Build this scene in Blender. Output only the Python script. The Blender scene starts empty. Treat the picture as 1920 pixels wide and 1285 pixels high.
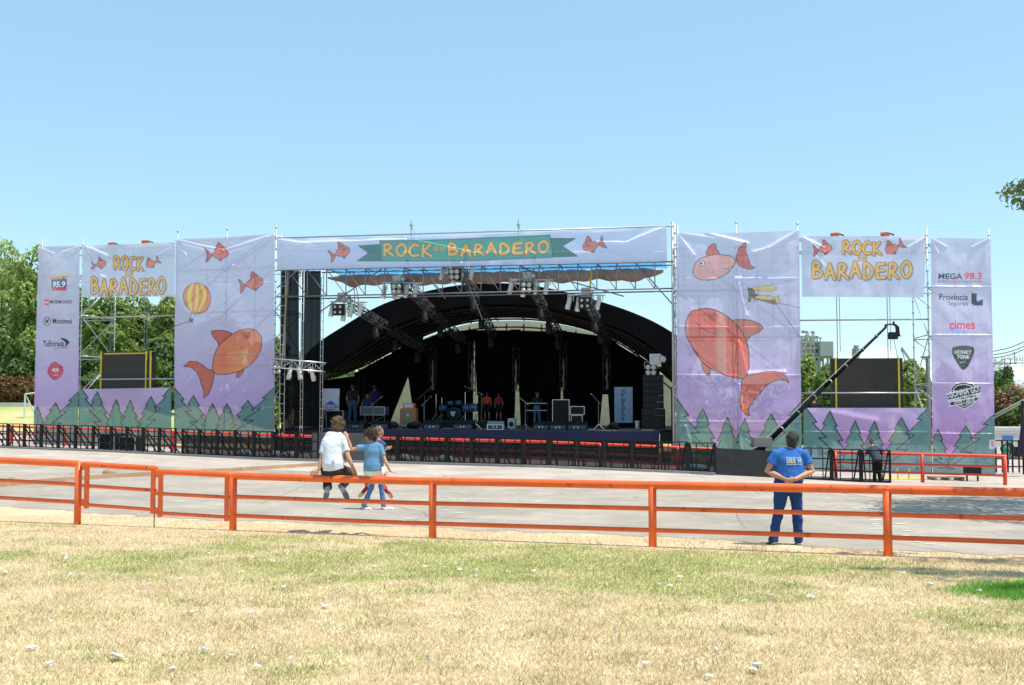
import bpy, bmesh, math, random
import numpy as np
from mathutils import Vector, Matrix
random.seed(7); rng = np.random.default_rng(7)
SC = bpy.context.scene; COL = SC.collection
R = math.radians
# ------------------------------------------------------------------ camera
F = 2060.0; CX, CY = 960.0, 642.5; HOR = 758.0; CZ = 2.3
PT = math.atan((HOR-CY)/F); CP, SP = math.cos(PT), math.sin(PT)
cam = bpy.data.objects.new('camera', bpy.data.cameras.new('camera')); COL.objects.link(cam)
cam.location = (0, 0, CZ); cam.rotation_euler = (math.pi/2+PT, 0, 0)
cam.data.sensor_width = 36; cam.data.lens = 36*F/1920; cam.data.clip_start = .1; cam.data.clip_end = 3000
SC.camera = cam
SC.render.resolution_x = 1024; SC.render.resolution_y = 685
SC.view_settings.view_transform = 'Standard'; SC.view_settings.look = 'None'
SC.view_settings.gamma = 1; SC.view_settings.exposure = 0.42
# ------------------------------------------------------------------ sky and sun
SUNV = Vector((0.37, -0.12, 0.92)).normalized()
w = bpy.data.worlds.new("World"); SC.world = w; w.use_nodes = True
nt = w.node_tree; bg = nt.nodes['Background']
sky = nt.nodes.new('ShaderNodeTexSky'); sky.sky_type = 'NISHITA'; sky.sun_disc = False
sky.sun_elevation = math.asin(SUNV.z); sky.sun_rotation = math.atan2(SUNV.x, SUNV.y)
sky.air_density = 1.0; sky.dust_density = 0.3; sky.ozone_density = 1.3; sky.altitude = 0
def wn(t, **k):
    n = nt.nodes.new(t)
    for a, b in k.items(): setattr(n, a, b)
    return n
# small fair weather clouds low over the horizon, in the sky itself
tc = wn('ShaderNodeTexCoord'); mp = wn('ShaderNodeMapping'); mp.inputs['Scale'].default_value = (9, 9, 26)
mp.inputs['Location'].default_value = (2.3, 0.4, 0.75)
nz = wn('ShaderNodeTexNoise'); nz.inputs['Scale'].default_value = 1.0; nz.inputs['Detail'].default_value = 5; nz.inputs['Roughness'].default_value = .6
rp = wn('ShaderNodeValToRGB'); rp.color_ramp.elements[0].position = .52; rp.color_ramp.elements[1].position = .72
sx = wn('ShaderNodeSeparateXYZ'); mr = wn('ShaderNodeMapRange'); mr.inputs['From Min'].default_value = .11; mr.inputs['From Max'].default_value = .03
mxr = wn('ShaderNodeMapRange'); mxr.inputs['From Min'].default_value = .12; mxr.inputs['From Max'].default_value = .3
mul = wn('ShaderNodeMath', operation='MULTIPLY'); mul2 = wn('ShaderNodeMath', operation='MULTIPLY'); mul2.inputs[1].default_value = .75
mul3 = wn('ShaderNodeMath', operation='MULTIPLY')
mix = wn('ShaderNodeMix', data_type='RGBA'); mix.inputs['B'].default_value = (8.6, 8.9, 9.2, 1)
hs = wn('ShaderNodeHueSaturation'); hs.inputs['Saturation'].default_value = 1.0; hs.inputs['Hue'].default_value = .5
tint = wn('ShaderNodeMix', data_type='RGBA', blend_type='MULTIPLY'); tint.inputs['Factor'].default_value = 1; tint.inputs['B'].default_value = (1.02, 1.085, 1.05, 1)
L = nt.links.new
L(tc.outputs['Generated'], mp.inputs['Vector']); L(mp.outputs[0], nz.inputs['Vector']); L(nz.outputs[0], rp.inputs[0])
L(tc.outputs['Generated'], sx.inputs[0]); L(sx.outputs['Z'], mr.inputs['Value']); L(sx.outputs['X'], mxr.inputs['Value'])
L(rp.outputs[0], mul.inputs[0]); L(mr.outputs[0], mul.inputs[1]); L(mul.outputs[0], mul3.inputs[0]); L(mxr.outputs[0], mul3.inputs[1]); L(mul3.outputs[0], mul2.inputs[0])
L(sky.outputs[0], tint.inputs['A']); flat_ = wn('ShaderNodeMix', data_type='RGBA'); flat_.inputs['Factor'].default_value = .5; flat_.inputs['B'].default_value = (2.15, 3.75, 4.85, 1); L(tint.outputs['Result'], flat_.inputs['A']); L(flat_.outputs['Result'], hs.inputs['Color']); L(hs.outputs[0], mix.inputs['A']); L(mul2.outputs[0], mix.inputs['Factor'])
L(mix.outputs['Result'], bg.inputs['Color']); bg.inputs['Strength'].default_value = 0.148
sun = bpy.data.objects.new('sun', bpy.data.lights.new('sun', 'SUN')); COL.objects.link(sun)
sun.data.energy = 4.6; sun.data.angle = R(.5); sun.data.color = (1, .95, .87)
sun.rotation_euler = SUNV.to_track_quat('Z', 'Y').to_euler(); sun.location = (20, -10, 60)
# ------------------------------------------------------------------ projection helpers (used to author positions on real planes)
def ray(px, py):
    u = -(py-CY)/F
    return (px-CX)/F, CP-SP*u, SP+CP*u
def P(px, py, Y):
    a, b, c = ray(px, py); t = Y/b
    return Vector((a*t, Y, CZ+c*t))
def G(px, py, z=0.0):
    a, b, c = ray(px, py); t = (z-CZ)/c
    return Vector((a*t, b*t, z))
class Plan:
    """a vertical wall-like polyline in plan"""
    def __init__(s, pts): s.p = [Vector(q) for q in pts]
    def hit(s, px, py=HOR, off=0.0):
        a, b, c = ray(px, py); best = None
        for i in range(len(s.p)-1):
            A, Bq = s.p[i], s.p[i+1]; d = (Bq-A).normalized(); n = Vector((-d.y, d.x))
            A2 = A+n*off
            den = n.x*a+n.y*b
            if abs(den) < 1e-9: continue
            t = (n.x*A2.x+n.y*A2.y)/den; k = (Vector((a*t, b*t))-A2).dot(d)
            lo = 0 if i else -1e9; hi = (Bq-A).length if i < len(s.p)-2 else 1e9
            e = max(lo-k, k-hi, 0)
            if best is None or e < best[0]-1e-6: best = (e, t, n, d)
        e, t, n, d = best
        return Vector((a*t, b*t, CZ+c*t)), n, d
    def pt(s, px, py=HOR, off=0.0): return s.hit(px, py, off)[0]
    def xy(s, px, off=0.0):
        q = s.hit(px, HOR, off)[0]; return Vector((q.x, q.y))
def pl(px, sc): return ((px-CX)/sc, F/sc)
FAC = Plan([pl(62, 37.8), pl(515, 41), pl(1265, 44.5), pl(1867, 46)])
MID = Plan([pl(515, 41), pl(1265, 44.5)])
RAIL = Plan([(-5.1, 20.2), (5.72, 16.8)])
BARR = Plan([pl(-60, 40), pl(205, 42.6), pl(500, 47), pl(1000, 51), pl(1335, 52), pl(1650, 54)])
MU = (MID.p[1]-MID.p[0]).normalized(); MN = Vector((-MU.y, MU.x)); MYAW = math.atan2(MU.y, MU.x)
def S(px, off, z=None):
    q = MID.xy(px, off); return Vector((q.x, q.y, STAGE_Z if z is None else z))
STAGE_Z = 1.14
def sstep(t): t = np.clip(t, 0, 1); return t*t*(3-2*t)
def gz(x, y):
    x = np.asarray(x, float); y = np.asarray(y, float)
    D = y+.314*x
    zb = np.interp(x, [-200, -60, -24, -9, 1, 7, 12, 20, 60, 300], [1.6, .9, .27, .08, -.02, -.22, -.4, -.5, -.6, -.6])
    z = np.clip((D-19.5)/22, 0, 1.2)*zb
    bank = sstep((y-56)/18)*sstep((-x-19)/6)*1.75
    return z+bank
def GZ(x, y): return float(gz(x, y))
def Gt(px, py):
    """pixel onto the terrain"""
    z = 0
    for _ in range(12):
        q = G(px, py, z); z = GZ(q.x, q.y)
    return Vector((q.x, q.y, z))
# ------------------------------------------------------------------ noise
def _h(i, j, s): 
    n = (i*374761393+j*668265263+s*1442695041) & 0xffffffff
    n = ((n ^ (n >> 13))*1274126177) & 0xffffffff
    return ((n ^ (n >> 16)) & 0xffff)/65535.0
def vnoise(x, y, s=0):
    x = np.asarray(x, float); y = np.asarray(y, float)
    i = np.floor(x).astype(np.int64); j = np.floor(y).astype(np.int64); u = x-i; v = y-j
    u = u*u*(3-2*u); v = v*v*(3-2*v)
    a = _h(i, j, s); b = _h(i+1, j, s); c = _h(i, j+1, s); d = _h(i+1, j+1, s)
    return (a*(1-u)+b*u)*(1-v)+(c*(1-u)+d*u)*v
def fbm(x, y, s=0, o=4):
    r = 0; a = .5; t = 0
    for k in range(o):
        r = r+a*vnoise(x*2**k, y*2**k, s+k*17); t += a; a *= .5
    return r/t
def lin(c):
    c = np.asarray(c, float)/255.0
    return np.where(c <= .04045, c/12.92, ((c+.055)/1.055)**2.4)
# ------------------------------------------------------------------ materials
MATS = {}
def mat(name, col=(.5, .5, .5), rough=.6, metal=0, var=0.0, vscale=6, bump=0, bscale=60, spec=.5, attr=None, transl=0, transp=0, coat=0, dirt=None):
    if name in MATS: return MATS[name]
    m = bpy.data.materials.new(name); m.use_nodes = True; t = m.node_tree; p = t.nodes['Principled BSDF']
    p.inputs['Roughness'].default_value = rough; p.inputs['Metallic'].default_value = metal; p.inputs['Specular IOR Level'].default_value = spec
    p.inputs['Coat Weight'].default_value = coat
    c4 = (*col, 1); p.inputs['Base Color'].default_value = c4
    src = None
    if attr:
        a = t.nodes.new('ShaderNodeAttribute'); a.attribute_name = attr; src = a.outputs['Color']
    if var or dirt:
        tc = t.nodes.new('ShaderNodeTexCoord'); n = t.nodes.new('ShaderNodeTexNoise'); n.inputs['Scale'].default_value = vscale; n.inputs['Detail'].default_value = 6; n.inputs['Roughness'].default_value = .65
        t.links.new(tc.outputs['Object'], n.inputs['Vector'])
        mr = t.nodes.new('ShaderNodeMapRange'); mr.inputs['From Min'].default_value = .25; mr.inputs['From Max'].default_value = .75
        mr.inputs['To Min'].default_value = 1-var; mr.inputs['To Max'].default_value = 1+var
        t.links.new(n.outputs[0], mr.inputs['Value'])
        mx = t.nodes.new('ShaderNodeMix'); mx.data_type = 'RGBA'; mx.blend_type = 'MULTIPLY'; mx.inputs['Factor'].default_value = 1
        if src: t.links.new(src, mx.inputs['A'])
        else: mx.inputs['A'].default_value = c4
        t.links.new(mr.outputs[0], mx.inputs['B']); src = mx.outputs['Result']
        if dirt:
            n2 = t.nodes.new('ShaderNodeTexNoise'); n2.inputs['Scale'].default_value = dirt[1]; n2.inputs['Detail'].default_value = 8
            t.links.new(tc.outputs['Object'], n2.inputs['Vector'])
            r2 = t.nodes.new('ShaderNodeValToRGB'); r2.color_ramp.elements[0].position = dirt[2]; r2.color_ramp.elements[1].position = dirt[2]+.12
            t.links.new(n2.outputs[0], r2.inputs[0])
            m2 = t.nodes.new('ShaderNodeMix'); m2.data_type = 'RGBA'; t.links.new(r2.outputs[0], m2.inputs['Factor']); t.links.new(src, m2.inputs['A']); m2.inputs['B'].default_value = (*dirt[0], 1)
            src = m2.outputs['Result']
    if src: t.links.new(src, p.inputs['Base Color'])
    if bump:
        n = t.nodes.new('ShaderNodeTexNoise'); n.inputs['Scale'].default_value = bscale; n.inputs['Detail'].default_value = 4
        tc = t.nodes.new('ShaderNodeTexCoord'); t.links.new(tc.outputs['Object'], n.inputs['Vector'])
        b = t.nodes.new('ShaderNodeBump'); b.inputs['Strength'].default_value = bump; b.inputs['Distance'].default_value = .02
        t.links.new(n.outputs[0], b.inputs['Height']); t.links.new(b.outputs[0], p.inputs['Normal'])
    out = t.nodes['Material Output']; sh = p.outputs[0]
    if transl:
        tr = t.nodes.new('ShaderNodeBsdfTranslucent'); tr.inputs['Color'].default_value = c4
        if src: t.links.new(src, tr.inputs['Color'])
        ms = t.nodes.new('ShaderNodeMixShader'); ms.inputs[0].default_value = transl; t.links.new(sh, ms.inputs[1]); t.links.new(tr.outputs[0], ms.inputs[2]); sh = ms.outputs[0]
    if transp:
        tr = t.nodes.new('ShaderNodeBsdfTransparent')
        ms = t.nodes.new('ShaderNodeMixShader'); ms.inputs[0].default_value = transp; t.links.new(sh, ms.inputs[1]); t.links.new(tr.outputs[0], ms.inputs[2]); sh = ms.outputs[0]
    t.links.new(sh, out.inputs[0]); MATS[name] = m
    return m
M_ORANGE = mat('orange_paint', (.78, .115, .014), .42, var=.22, vscale=2.2, dirt=((.20, .04, .018), 7, .62), coat=.12, bump=.25, bscale=45)
M_RED = mat('red_rail_paint', (.72, .055, .02), .4, var=.12, vscale=4)
M_GALV = mat('galvanised_steel', (.42, .43, .44), .42, .55, var=.15, vscale=5)
M_DKSTEEL = mat('dull_steel', (.17, .175, .18), .5, .4, var=.2)
M_ALU = mat('aluminium', (.62, .62, .62), .35, .7, var=.08)
M_BLACK = mat('black_paint', (.008, .008, .009), .6, var=.2, spec=.3)
M_BLKCLOTH = mat('black_cloth', (.006, .006, .007), .95, var=.3, vscale=2, spec=.1)
M_SHELL = mat('dark_shell_sheet', (.007, .0075, .009), .95, var=.25, vscale=1.2, spec=.08)
M_RIB = mat('shell_rib', (.014, .012, .010), .8, var=.3)
M_CASE = mat('road_case_black', (.010, .010, .012), .7, var=.2, spec=.25)
M_PLY = mat('black_plywood', (.035, .034, .033), .7, var=.35, vscale=3, bump=.2, bscale=30)
M_MESHP = mat('black_perforated_mesh', (.008, .008, .009), .8, var=.2, transp=.33)
M_WHITE = mat('white_housing', (.55, .53, .50), .4, var=.06)
M_LENS = mat('lamp_glass', (.42, .42, .40), .15, var=.1)
M_DLENS = mat('dark_lens', (.03, .03, .04), .12)
M_NAVY = mat('navy_fascia_cloth', (.010, .014, .060), .85, var=.3, vscale=1)
M_DECK = mat('stage_deck', (.075, .08, .095), .55, var=.35, vscale=1.5)
M_CREAM = mat('cream_canvas', (.62, .55, .42), .85, var=.14, vscale=.8, transl=.5, transp=.05)
M_BLUET = mat('blue_tarpaulin', (.10, .34, .60), .5, var=.12, transl=.6)
M_BROWNT = mat('brown_folded_canvas', (.42, .31, .26), .85, var=.3, vscale=1.5, transl=.55)
M_CURT = mat('black_gauze_curtain', (.010, .012, .017), .95, transp=.03, var=.3, vscale=3, spec=.08)
M_WOOD = mat('weathered_wood', (.32, .23, .14), .8, var=.3)
M_YEL = mat('yellow_webbing', (.65, .5, .02), .6, var=.1)
M_SCREEN = mat('led_screen_face', (.022, .018, .014), .55, var=.12, vscale=1)
M_BARK = mat('bark', (.13, .09, .06), .9, var=.4, bump=.5)
M_PAPER = mat('paper_litter', (.82, .82, .82), .8, transl=.2)
M_BLUEP = mat('blue_litter', (.25, .42, .62), .6)
M_REDP = mat('red_litter', (.62, .16, .14), .6)
M_RUBBER = mat('rubber', (.02, .02, .02), .8)
M_CONC = mat('concrete', (.46, .42, .37), .9, var=.15, vscale=1.5, bump=.2)
M_CHROME = mat('chrome', (.7, .7, .7), .2, .9)
# ------------------------------------------------------------------ mesh builder
class B:
    def __init__(s): s.v = []; s.f = []
    def add(s, vs, fs):
        o = len(s.v); s.v += [tuple(q) for q in vs]; s.f += [tuple(i+o for i in q) for q in fs]; return s
    def box(s, c, d, yaw=0, M=None):
        x, y, z = d[0]/2, d[1]/2, d[2]/2
        vs = [Vector((i*x, j*y, k*z)) for k in (-1, 1) for j in (-1, 1) for i in (-1, 1)]
        if M is not None: vs = [M @ q for q in vs]
        if yaw: Rz = Matrix.Rotation(yaw, 3, 'Z'); vs = [Rz @ q for q in vs]
        c = Vector(c)
        return s.add([q+c for q in vs], [(0, 2, 3, 1), (4, 5, 7, 6), (0, 1, 5, 4), (2, 6, 7, 3), (0, 4, 6, 2), (1, 3, 7, 5)])
    def frame(s, p, q, ref=None):
        d = (Vector(q)-Vector(p)).normalized(); r = Vector(ref) if ref else (Vector((0, 0, 1)) if abs(d.z) < .9 else Vector((1, 0, 0)))
        u = d.cross(r).normalized(); return d, u, u.cross(d).normalized()
    def beam(s, p, q, w, h, ref=None):
        p, q = Vector(p), Vector(q); d, u, v = s.frame(p, q, ref)
        vs = [a+u*i*w/2+v*j*h/2 for a in (p, q) for i, j in ((-1, -1), (1, -1), (1, 1), (-1, 1))]
        return s.add(vs, [(0, 3, 2, 1), (4, 5, 6, 7), (0, 1, 5, 4), (1, 2, 6, 5), (2, 3, 7, 6), (3, 0, 4, 7)])
    def cyl(s, p, q, r, r2=None, n=8):
        p, q = Vector(p), Vector(q); r2 = r if r2 is None else r2; d, u, v = s.frame(p, q)
        vs = []
        for a, rr in ((p, r), (q, r2)):
            for k in range(n):
                t = 2*math.pi*k/n; vs.append(a+(u*math.cos(t)+v*math.sin(t))*rr)
        fs = [(k, (k+1) % n, n+(k+1) % n, n+k) for k in range(n)]
        return s.add(vs, fs+[tuple(range(n))[::-1], tuple(range(n, 2*n))])
    def tube(s, pts, r, n=6):
        for a, b in zip(pts[:-1], pts[1:]): s.cyl(a, b, r, n=n)
        return s
    def loft(s, pts, rads, ref=(1, 0, 0), n=14, cap=True):
        pts = [Vector(p) for p in pts]; N = len(pts); ref = Vector(ref); vs = []; fs = []
        def ring(c, T, a, b):
            V = T.cross(ref)
            V = V.normalized() if V.length > 1e-4 else Vector((0, 1, 0)); U = V.cross(T).normalized()
            return [c+U*a*math.cos(2*math.pi*k/n)+V*b*math.sin(2*math.pi*k/n) for k in range(n)]
        rr = [(q, q) if not isinstance(q, (tuple, list)) else q for q in rads]
        Ts = [(pts[min(i+1, N-1)]-pts[max(i-1, 0)]).normalized() for i in range(N)]
        rings = []
        if cap:
            a, b = rr[0]; m = min(a, b)
            for k in (.3, .75): rings.append((pts[0]-Ts[0]*m*math.cos(k*math.pi/2), Ts[0], a*math.sin(k*math.pi/2), b*math.sin(k*math.pi/2)))
        for i in range(N): rings.append((pts[i], Ts[i], *rr[i]))
        if cap:
            a, b = rr[-1]; m = min(a, b)
            for k in (.75, .3): rings.append((pts[-1]+Ts[-1]*m*math.cos(k*math.pi/2), Ts[-1], a*math.sin(k*math.pi/2), b*math.sin(k*math.pi/2)))
        for q in rings: vs += ring(*q)
        K = len(rings)
        for i in range(K-1):
            for k in range(n): fs.append((i*n+k, i*n+(k+1) % n, (i+1)*n+(k+1) % n, (i+1)*n+k))
        fs += [tuple(range(n))[::-1], tuple(range((K-1)*n, K*n))]
        return s.add(vs, fs)
    def ball(s, c, r, n=10, m=7, rot=None):
        r = (r, r, r) if not isinstance(r, (tuple, list)) else r; vs = []; fs = []; c = Vector(c)
        for j in range(m+1):
            t = math.pi*j/m
            for k in range(n):
                a = 2*math.pi*k/n; q = Vector((r[0]*math.sin(t)*math.cos(a), r[1]*math.sin(t)*math.sin(a), r[2]*math.cos(t)))
                vs.append(c+(rot @ q if rot else q))
        for j in range(m):
            for k in range(n): fs.append((j*n+k, (j+1)*n+k, (j+1)*n+(k+1) % n, j*n+(k+1) % n))
        return s.add(vs, fs)
    def prism(s, poly, thick, org=(0, 0, 0), U=(1, 0, 0), V=(0, 0, 1)):
        """polygon in the U-V plane given thickness along U x V"""
        org, U, V = Vector(org), Vector(U), Vector(V); W = U.cross(V).normalized(); n = len(poly)
        a = [org+U*p[0]+V*p[1]-W*thick/2 for p in poly]; b = [q+W*thick for q in a]
        return s.add(a+b, [tuple(range(n))[::-1], tuple(range(n, 2*n))]+[(k, (k+1) % n, n+(k+1) % n, n+k) for k in range(n)])
    def mesh(s, name, org=(0, 0, 0), smooth=False, tri=False):
        me = bpy.data.meshes.new(name); o = Vector(org)
        me.from_pydata([(a-o.x, b-o.y, c-o.z) for a, b, c in s.v], [], s.f); me.update()
        bm = bmesh.new(); bm.from_mesh(me); bmesh.ops.recalc_face_normals(bm, faces=bm.faces); bm.to_mesh(me); bm.free()
        if smooth: me.polygons.foreach_set('use_smooth', [True]*len(me.polygons))
        return me
def tag(o, label=None, cat=None, group=None, kind=None):
    if label: o['label'] = label
    if cat: o['category'] = cat
    if group: o['group'] = group
    if kind: o['kind'] = kind
    return o
def link(name, me, m, parent=None):
    o = bpy.data.objects.new(name, me); COL.objects.link(o)
    if m and me and not len(me.materials): me.materials.append(m)
    if parent: o.parent = parent
    return o
def root(name, loc, label, cat, group=None, yaw=0):
    o = bpy.data.objects.new(name, None); COL.objects.link(o); o.location = loc; o.rotation_euler = (0, 0, yaw); o.empty_display_size = .2
    return tag(o, label, cat, group)
def part(name, b, m, par, smooth=False, world=True, label=None):
    """part whose builder holds world coordinates (world=True, unrotated parent) or parent-local ones"""
    org = Vector((0, 0, 0))
    if world:
        q = par
        while q is not None: org = org+q.location; q = q.parent
    o = link(name, b.mesh(name, org, smooth), m, par)
    if label: o['label'] = label
    return o
def solo(name, b, m, label, cat, group=None, smooth=False, kind=None, org=None):
    if org is None:
        a = np.array(b.v); org = (a[:, 0].mean(), a[:, 1].mean(), a[:, 2].min())
    o = link(name, b.mesh(name, org, smooth), m); o.location = org
    return tag(o, label, cat, group, kind)
def copytree(o, loc=None, yaw=None, label=None, par=None):
    c = o.copy(); COL.objects.link(c)
    if par: c.parent = par
    if loc is not None: c.location = loc
    if yaw is not None: c.rotation_euler = (0, 0, yaw)
    if label: c['label'] = label
    for ch in list(o.children): copytree(ch, par=c)
    return c
def npmesh(name, V, Fq, col=None, smooth=False, uvdom='POINT'):
    """fast mesh from numpy arrays; Fq (n,k) faces"""
    me = bpy.data.meshes.new(name); n, k = Fq.shape
    me.vertices.add(len(V)); me.vertices.foreach_set('co', np.ascontiguousarray(V, np.float32).ravel())
    me.loops.add(n*k); me.loops.foreach_set('vertex_index', np.ascontiguousarray(Fq, np.int32).ravel())
    me.polygons.add(n); me.polygons.foreach_set('loop_start', np.arange(0, n*k, k, dtype=np.int32))
    try: me.polygons.foreach_set('loop_total', np.full(n, k, np.int32))
    except Exception: pass
    if smooth: me.polygons.foreach_set('use_smooth', np.ones(n, bool))
    me.update(calc_edges=True)
    if col is not None:
        a = me.attributes.new('col', 'FLOAT_COLOR', 'POINT'); c4 = np.ones((len(V), 4), np.float32); c4[:, :3] = col
        a.data.foreach_set('color', c4.ravel())
    return me
# ================================================================== ground
def sheet(name, xs, ys, zoff, m, kind='structure', colfn=None):
    X, Y = np.meshgrid(xs, ys); Z = gz(X, Y)+zoff
    V = np.stack([X.ravel(), Y.ravel(), Z.ravel()], 1); nx, ny = len(xs), len(ys)
    i = np.arange(ny-1)[:, None]*nx+np.arange(nx-1)[None]; i = i.ravel()
    Fq = np.stack([i, i+1, i+1+nx, i+nx], 1)
    c = colfn(V[:, 0], V[:, 1]) if colfn else None
    o = link(name, npmesh(name, V, Fq, c, True), m); tag(o, kind=kind); return o
# where the grass is green (x, y on the ground)
def green(x, y):
    D = y+.314*x
    g = fbm(x*.35+3, y*.5+9, 5, 4)*1.0
    band = np.exp(-((D-15.0)/2.7)**2)*.40-np.clip(x-2.0, 0, 8)*.045
    left = np.exp(-((x+5.4)/2.6)**2)*.17+(fbm(x*1.7+40, y*2.2, 65, 3)-.5)*.9
    dirt = np.clip((D-18.1)/.8, 0, 1)*.75
    v = (g-.5)*1.9+.455+band+left-dirt
    lush = np.exp(-(((x-6.85)/1.35)**2+((y-13.55)/.72)**2)**2)*np.clip(fbm(x*3, y*3, 91, 3)*2.2+.1, 0, 1)
    return np.clip((v-.42)*1.9, 0, 1), lush
STRAW = np.array([.70, .58, .35]); STRAW2 = np.array([.50, .385, .215]); GRN = np.array([.33, .38, .075]); LUSH = np.array([.12, .33, .03])
def groundcol(x, y):
    g, l = green(x, y); n = fbm(x*2.2, y*2.2, 31, 4)[:, None]; D = y+.314*x
    base = STRAW*(1-n)+STRAW2*n; c = base*(1-g[:, None]*.6)+GRN*g[:, None]*.6
    d = np.clip((D-18.3)/.5, 0, 1)[:, None]*np.clip(fbm(x*1.1, y*1.1, 77, 3)*1.8-.35, 0, 1)[:, None]
    c = c*(1-d*.75)+np.array([.50, .33, .20])*d*.75
    far = np.clip((y-45)/6, 0, 1)[:, None]; gr = np.clip(fbm(x*.3, y*.3, 3, 3)*2.4-.7, 0, 1)[:, None]
    c = c*(1-far)+(np.array([.50, .42, .20])*(1-gr)+np.array([.26, .36, .08])*gr)*far
    return c*(1-l[:, None])+LUSH*l[:, None]
M_GROUND = mat('dry_lawn_soil', (.4, .3, .15), .95, attr='col', var=.22, vscale=9, bump=.7, bscale=35)
xs = np.unique(np.concatenate([np.linspace(-900, -60, 15), np.linspace(-60, -14, 60), np.linspace(-14, 14, 300), np.linspace(14, 60, 60), np.linspace(60, 900, 15)]))
ys = np.unique(np.concatenate([np.linspace(-60, 6, 8), np.linspace(6, 24, 240), np.linspace(24, 80, 110), np.linspace(80, 1500, 25)]))
sheet('ground', xs, ys, 0, M_GROUND, colfn=groundcol)
# asphalt apron between the near railing and the barriers
M_ASPH = mat('asphalt', (.335, .29, .232), .9, var=.16, vscale=1.1, bump=.35, bscale=120, dirt=((.40, .365, .31), 2.5, .60))
def worn(m, s1, w1, col, s2=.35):
    t = m.node_tree; p = t.nodes['Principled BSDF']; src = p.inputs['Base Color'].links[0].from_socket; tc = t.nodes.new('ShaderNodeTexCoord')
    nz_ = t.nodes.new('ShaderNodeTexNoise'); nz_.inputs['Scale'].default_value = 1.3; nz_.inputs['Detail'].default_value = 5; t.links.new(tc.outputs['Object'], nz_.inputs['Vector'])
    ad = t.nodes.new('ShaderNodeMix'); ad.data_type = 'VECTOR'; ad.inputs['Factor'].default_value = .18; t.links.new(tc.outputs['Object'], ad.inputs['A']); t.links.new(nz_.outputs['Color'], ad.inputs['B'])
    vo = t.nodes.new('ShaderNodeTexVoronoi'); vo.feature = 'DISTANCE_TO_EDGE'; vo.inputs['Scale'].default_value = s1; t.links.new(ad.outputs['Result'], vo.inputs['Vector'])
    mr = t.nodes.new('ShaderNodeMapRange'); mr.inputs['From Max'].default_value = w1; mr.inputs['To Min'].default_value = .55; mr.inputs['To Max'].default_value = 0; t.links.new(vo.outputs['Distance'], mr.inputs['Value'])
    mx = t.nodes.new('ShaderNodeMix'); mx.data_type = 'RGBA'; t.links.new(mr.outputs[0], mx.inputs['Factor']); t.links.new(src, mx.inputs['A']); mx.inputs['B'].default_value = (*col, 1)
    n3 = t.nodes.new('ShaderNodeTexNoise'); n3.inputs['Scale'].default_value = s2; n3.inputs['Detail'].default_value = 7; n3.inputs['Roughness'].default_value = .7; t.links.new(tc.outputs['Object'], n3.inputs['Vector'])
    m3 = t.nodes.new('ShaderNodeMapRange'); m3.inputs['From Min'].default_value = .35; m3.inputs['From Max'].default_value = .65; m3.inputs['To Min'].default_value = .80; m3.inputs['To Max'].default_value = 1.16; t.links.new(n3.outputs[0], m3.inputs['Value'])
    m4 = t.nodes.new('ShaderNodeMix'); m4.data_type = 'RGBA'; m4.blend_type = 'MULTIPLY'; m4.inputs['Factor'].default_value = 1; t.links.new(mx.outputs['Result'], m4.inputs['A']); t.links.new(m3.outputs[0], m4.inputs['B']); t.links.new(m4.outputs['Result'], p.inputs['Base Color'])
worn(M_ASPH, .22, .006, (.12, .11, .095))
edge = [(-300, 938), (-60, 947), (0, 951), (130, 960), (300, 970), (440, 977), (620, 983), (812, 990), (1000, 997), (1222, 1006), (1400, 1016), (1560, 1027), (1680, 1034), (1920, 1041), (2300, 1060)]
ex = np.array([G(a, b).x for a, b in edge]); ey = np.array([G(a, b).y for a, b in edge])
def apron(name, xs, lo, hi, zoff, m, ny=60):
    nx = len(xs); T = np.linspace(0, 1, ny); V = []
    X = np.repeat(xs[None], ny, 0); Y = lo[None]*(1-T[:, None])+hi[None]*T[:, None]
    Z = gz(X, Y)+zoff; V = np.stack([X.ravel(), Y.ravel(), Z.ravel()], 1)
    i = (np.arange(ny-1)[:, None]*nx+np.arange(nx-1)[None]).ravel(); Fq = np.stack([i, i+1, i+1+nx, i+nx], 1)
    return tag(link(name, npmesh(name, V, Fq, None, True), m), kind='structure')
ax = np.linspace(-40, 60, 1200)
lo = np.interp(ax, ex, ey)+(fbm(ax*1.5, ax*0, 4, 3)-.5)*.5+(fbm(ax*7, ax*0, 9, 3)-.5)*.35
lo = np.where(ax > ex[-1], ey[-1]+(ax-ex[-1])*-.3, lo)
by = np.array([BARR.pt(p).y for p in (-60, 205, 500, 1000, 1335, 1650, 2200)]); bx = np.array([BARR.pt(p).x for p in (-60, 205, 500, 1000, 1335, 1650, 2200)])
bl = np.interp(ax, bx, by)
bl = np.where(ax > bx[-1], by[-1], bl); bl = np.where(ax < bx[0], by[0]+(bx[0]-ax)*.45, bl)
apron('road', ax, lo, bl+9+np.clip((ax-9)*3, 0, 40), .005, M_ASPH, 90)
# pale concrete strip along the barriers
M_PALE = mat('pale_concrete', (.42, .355, .295), .9, var=.12, vscale=.9, bump=.2, dirt=((.43, .30, .25), 1.0, .64))
cs = np.array([G(a, b, 0).y for a, b in [(0, 861), (1, 861)]])
loedge = [(-60, 862, ), (0, 866), (560, 884), (700, 894), (1100, 904), (1300, 906), (1500, 915), (1640, 934), (1760, 926), (2300, 925)]
lx = []; ly = []
for a, b in loedge:
    q = Gt(a, b); lx.append(q.x); ly.append(q.y)
a2 = ax[(ax > -34) & (ax < 40)]
l2 = np.interp(a2, lx, ly)+(fbm(a2*.9, a2*0, 14, 2)-.5)*.25
m2 = (ax > -34) & (ax < 40)
apron('pavement', a2, l2, (bl+7+np.clip((ax-9)*3, 0, 22))[m2], .011, M_PALE, 50)
worn(M_PALE, .30, .008, (.16, .13, .10), .5)
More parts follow.
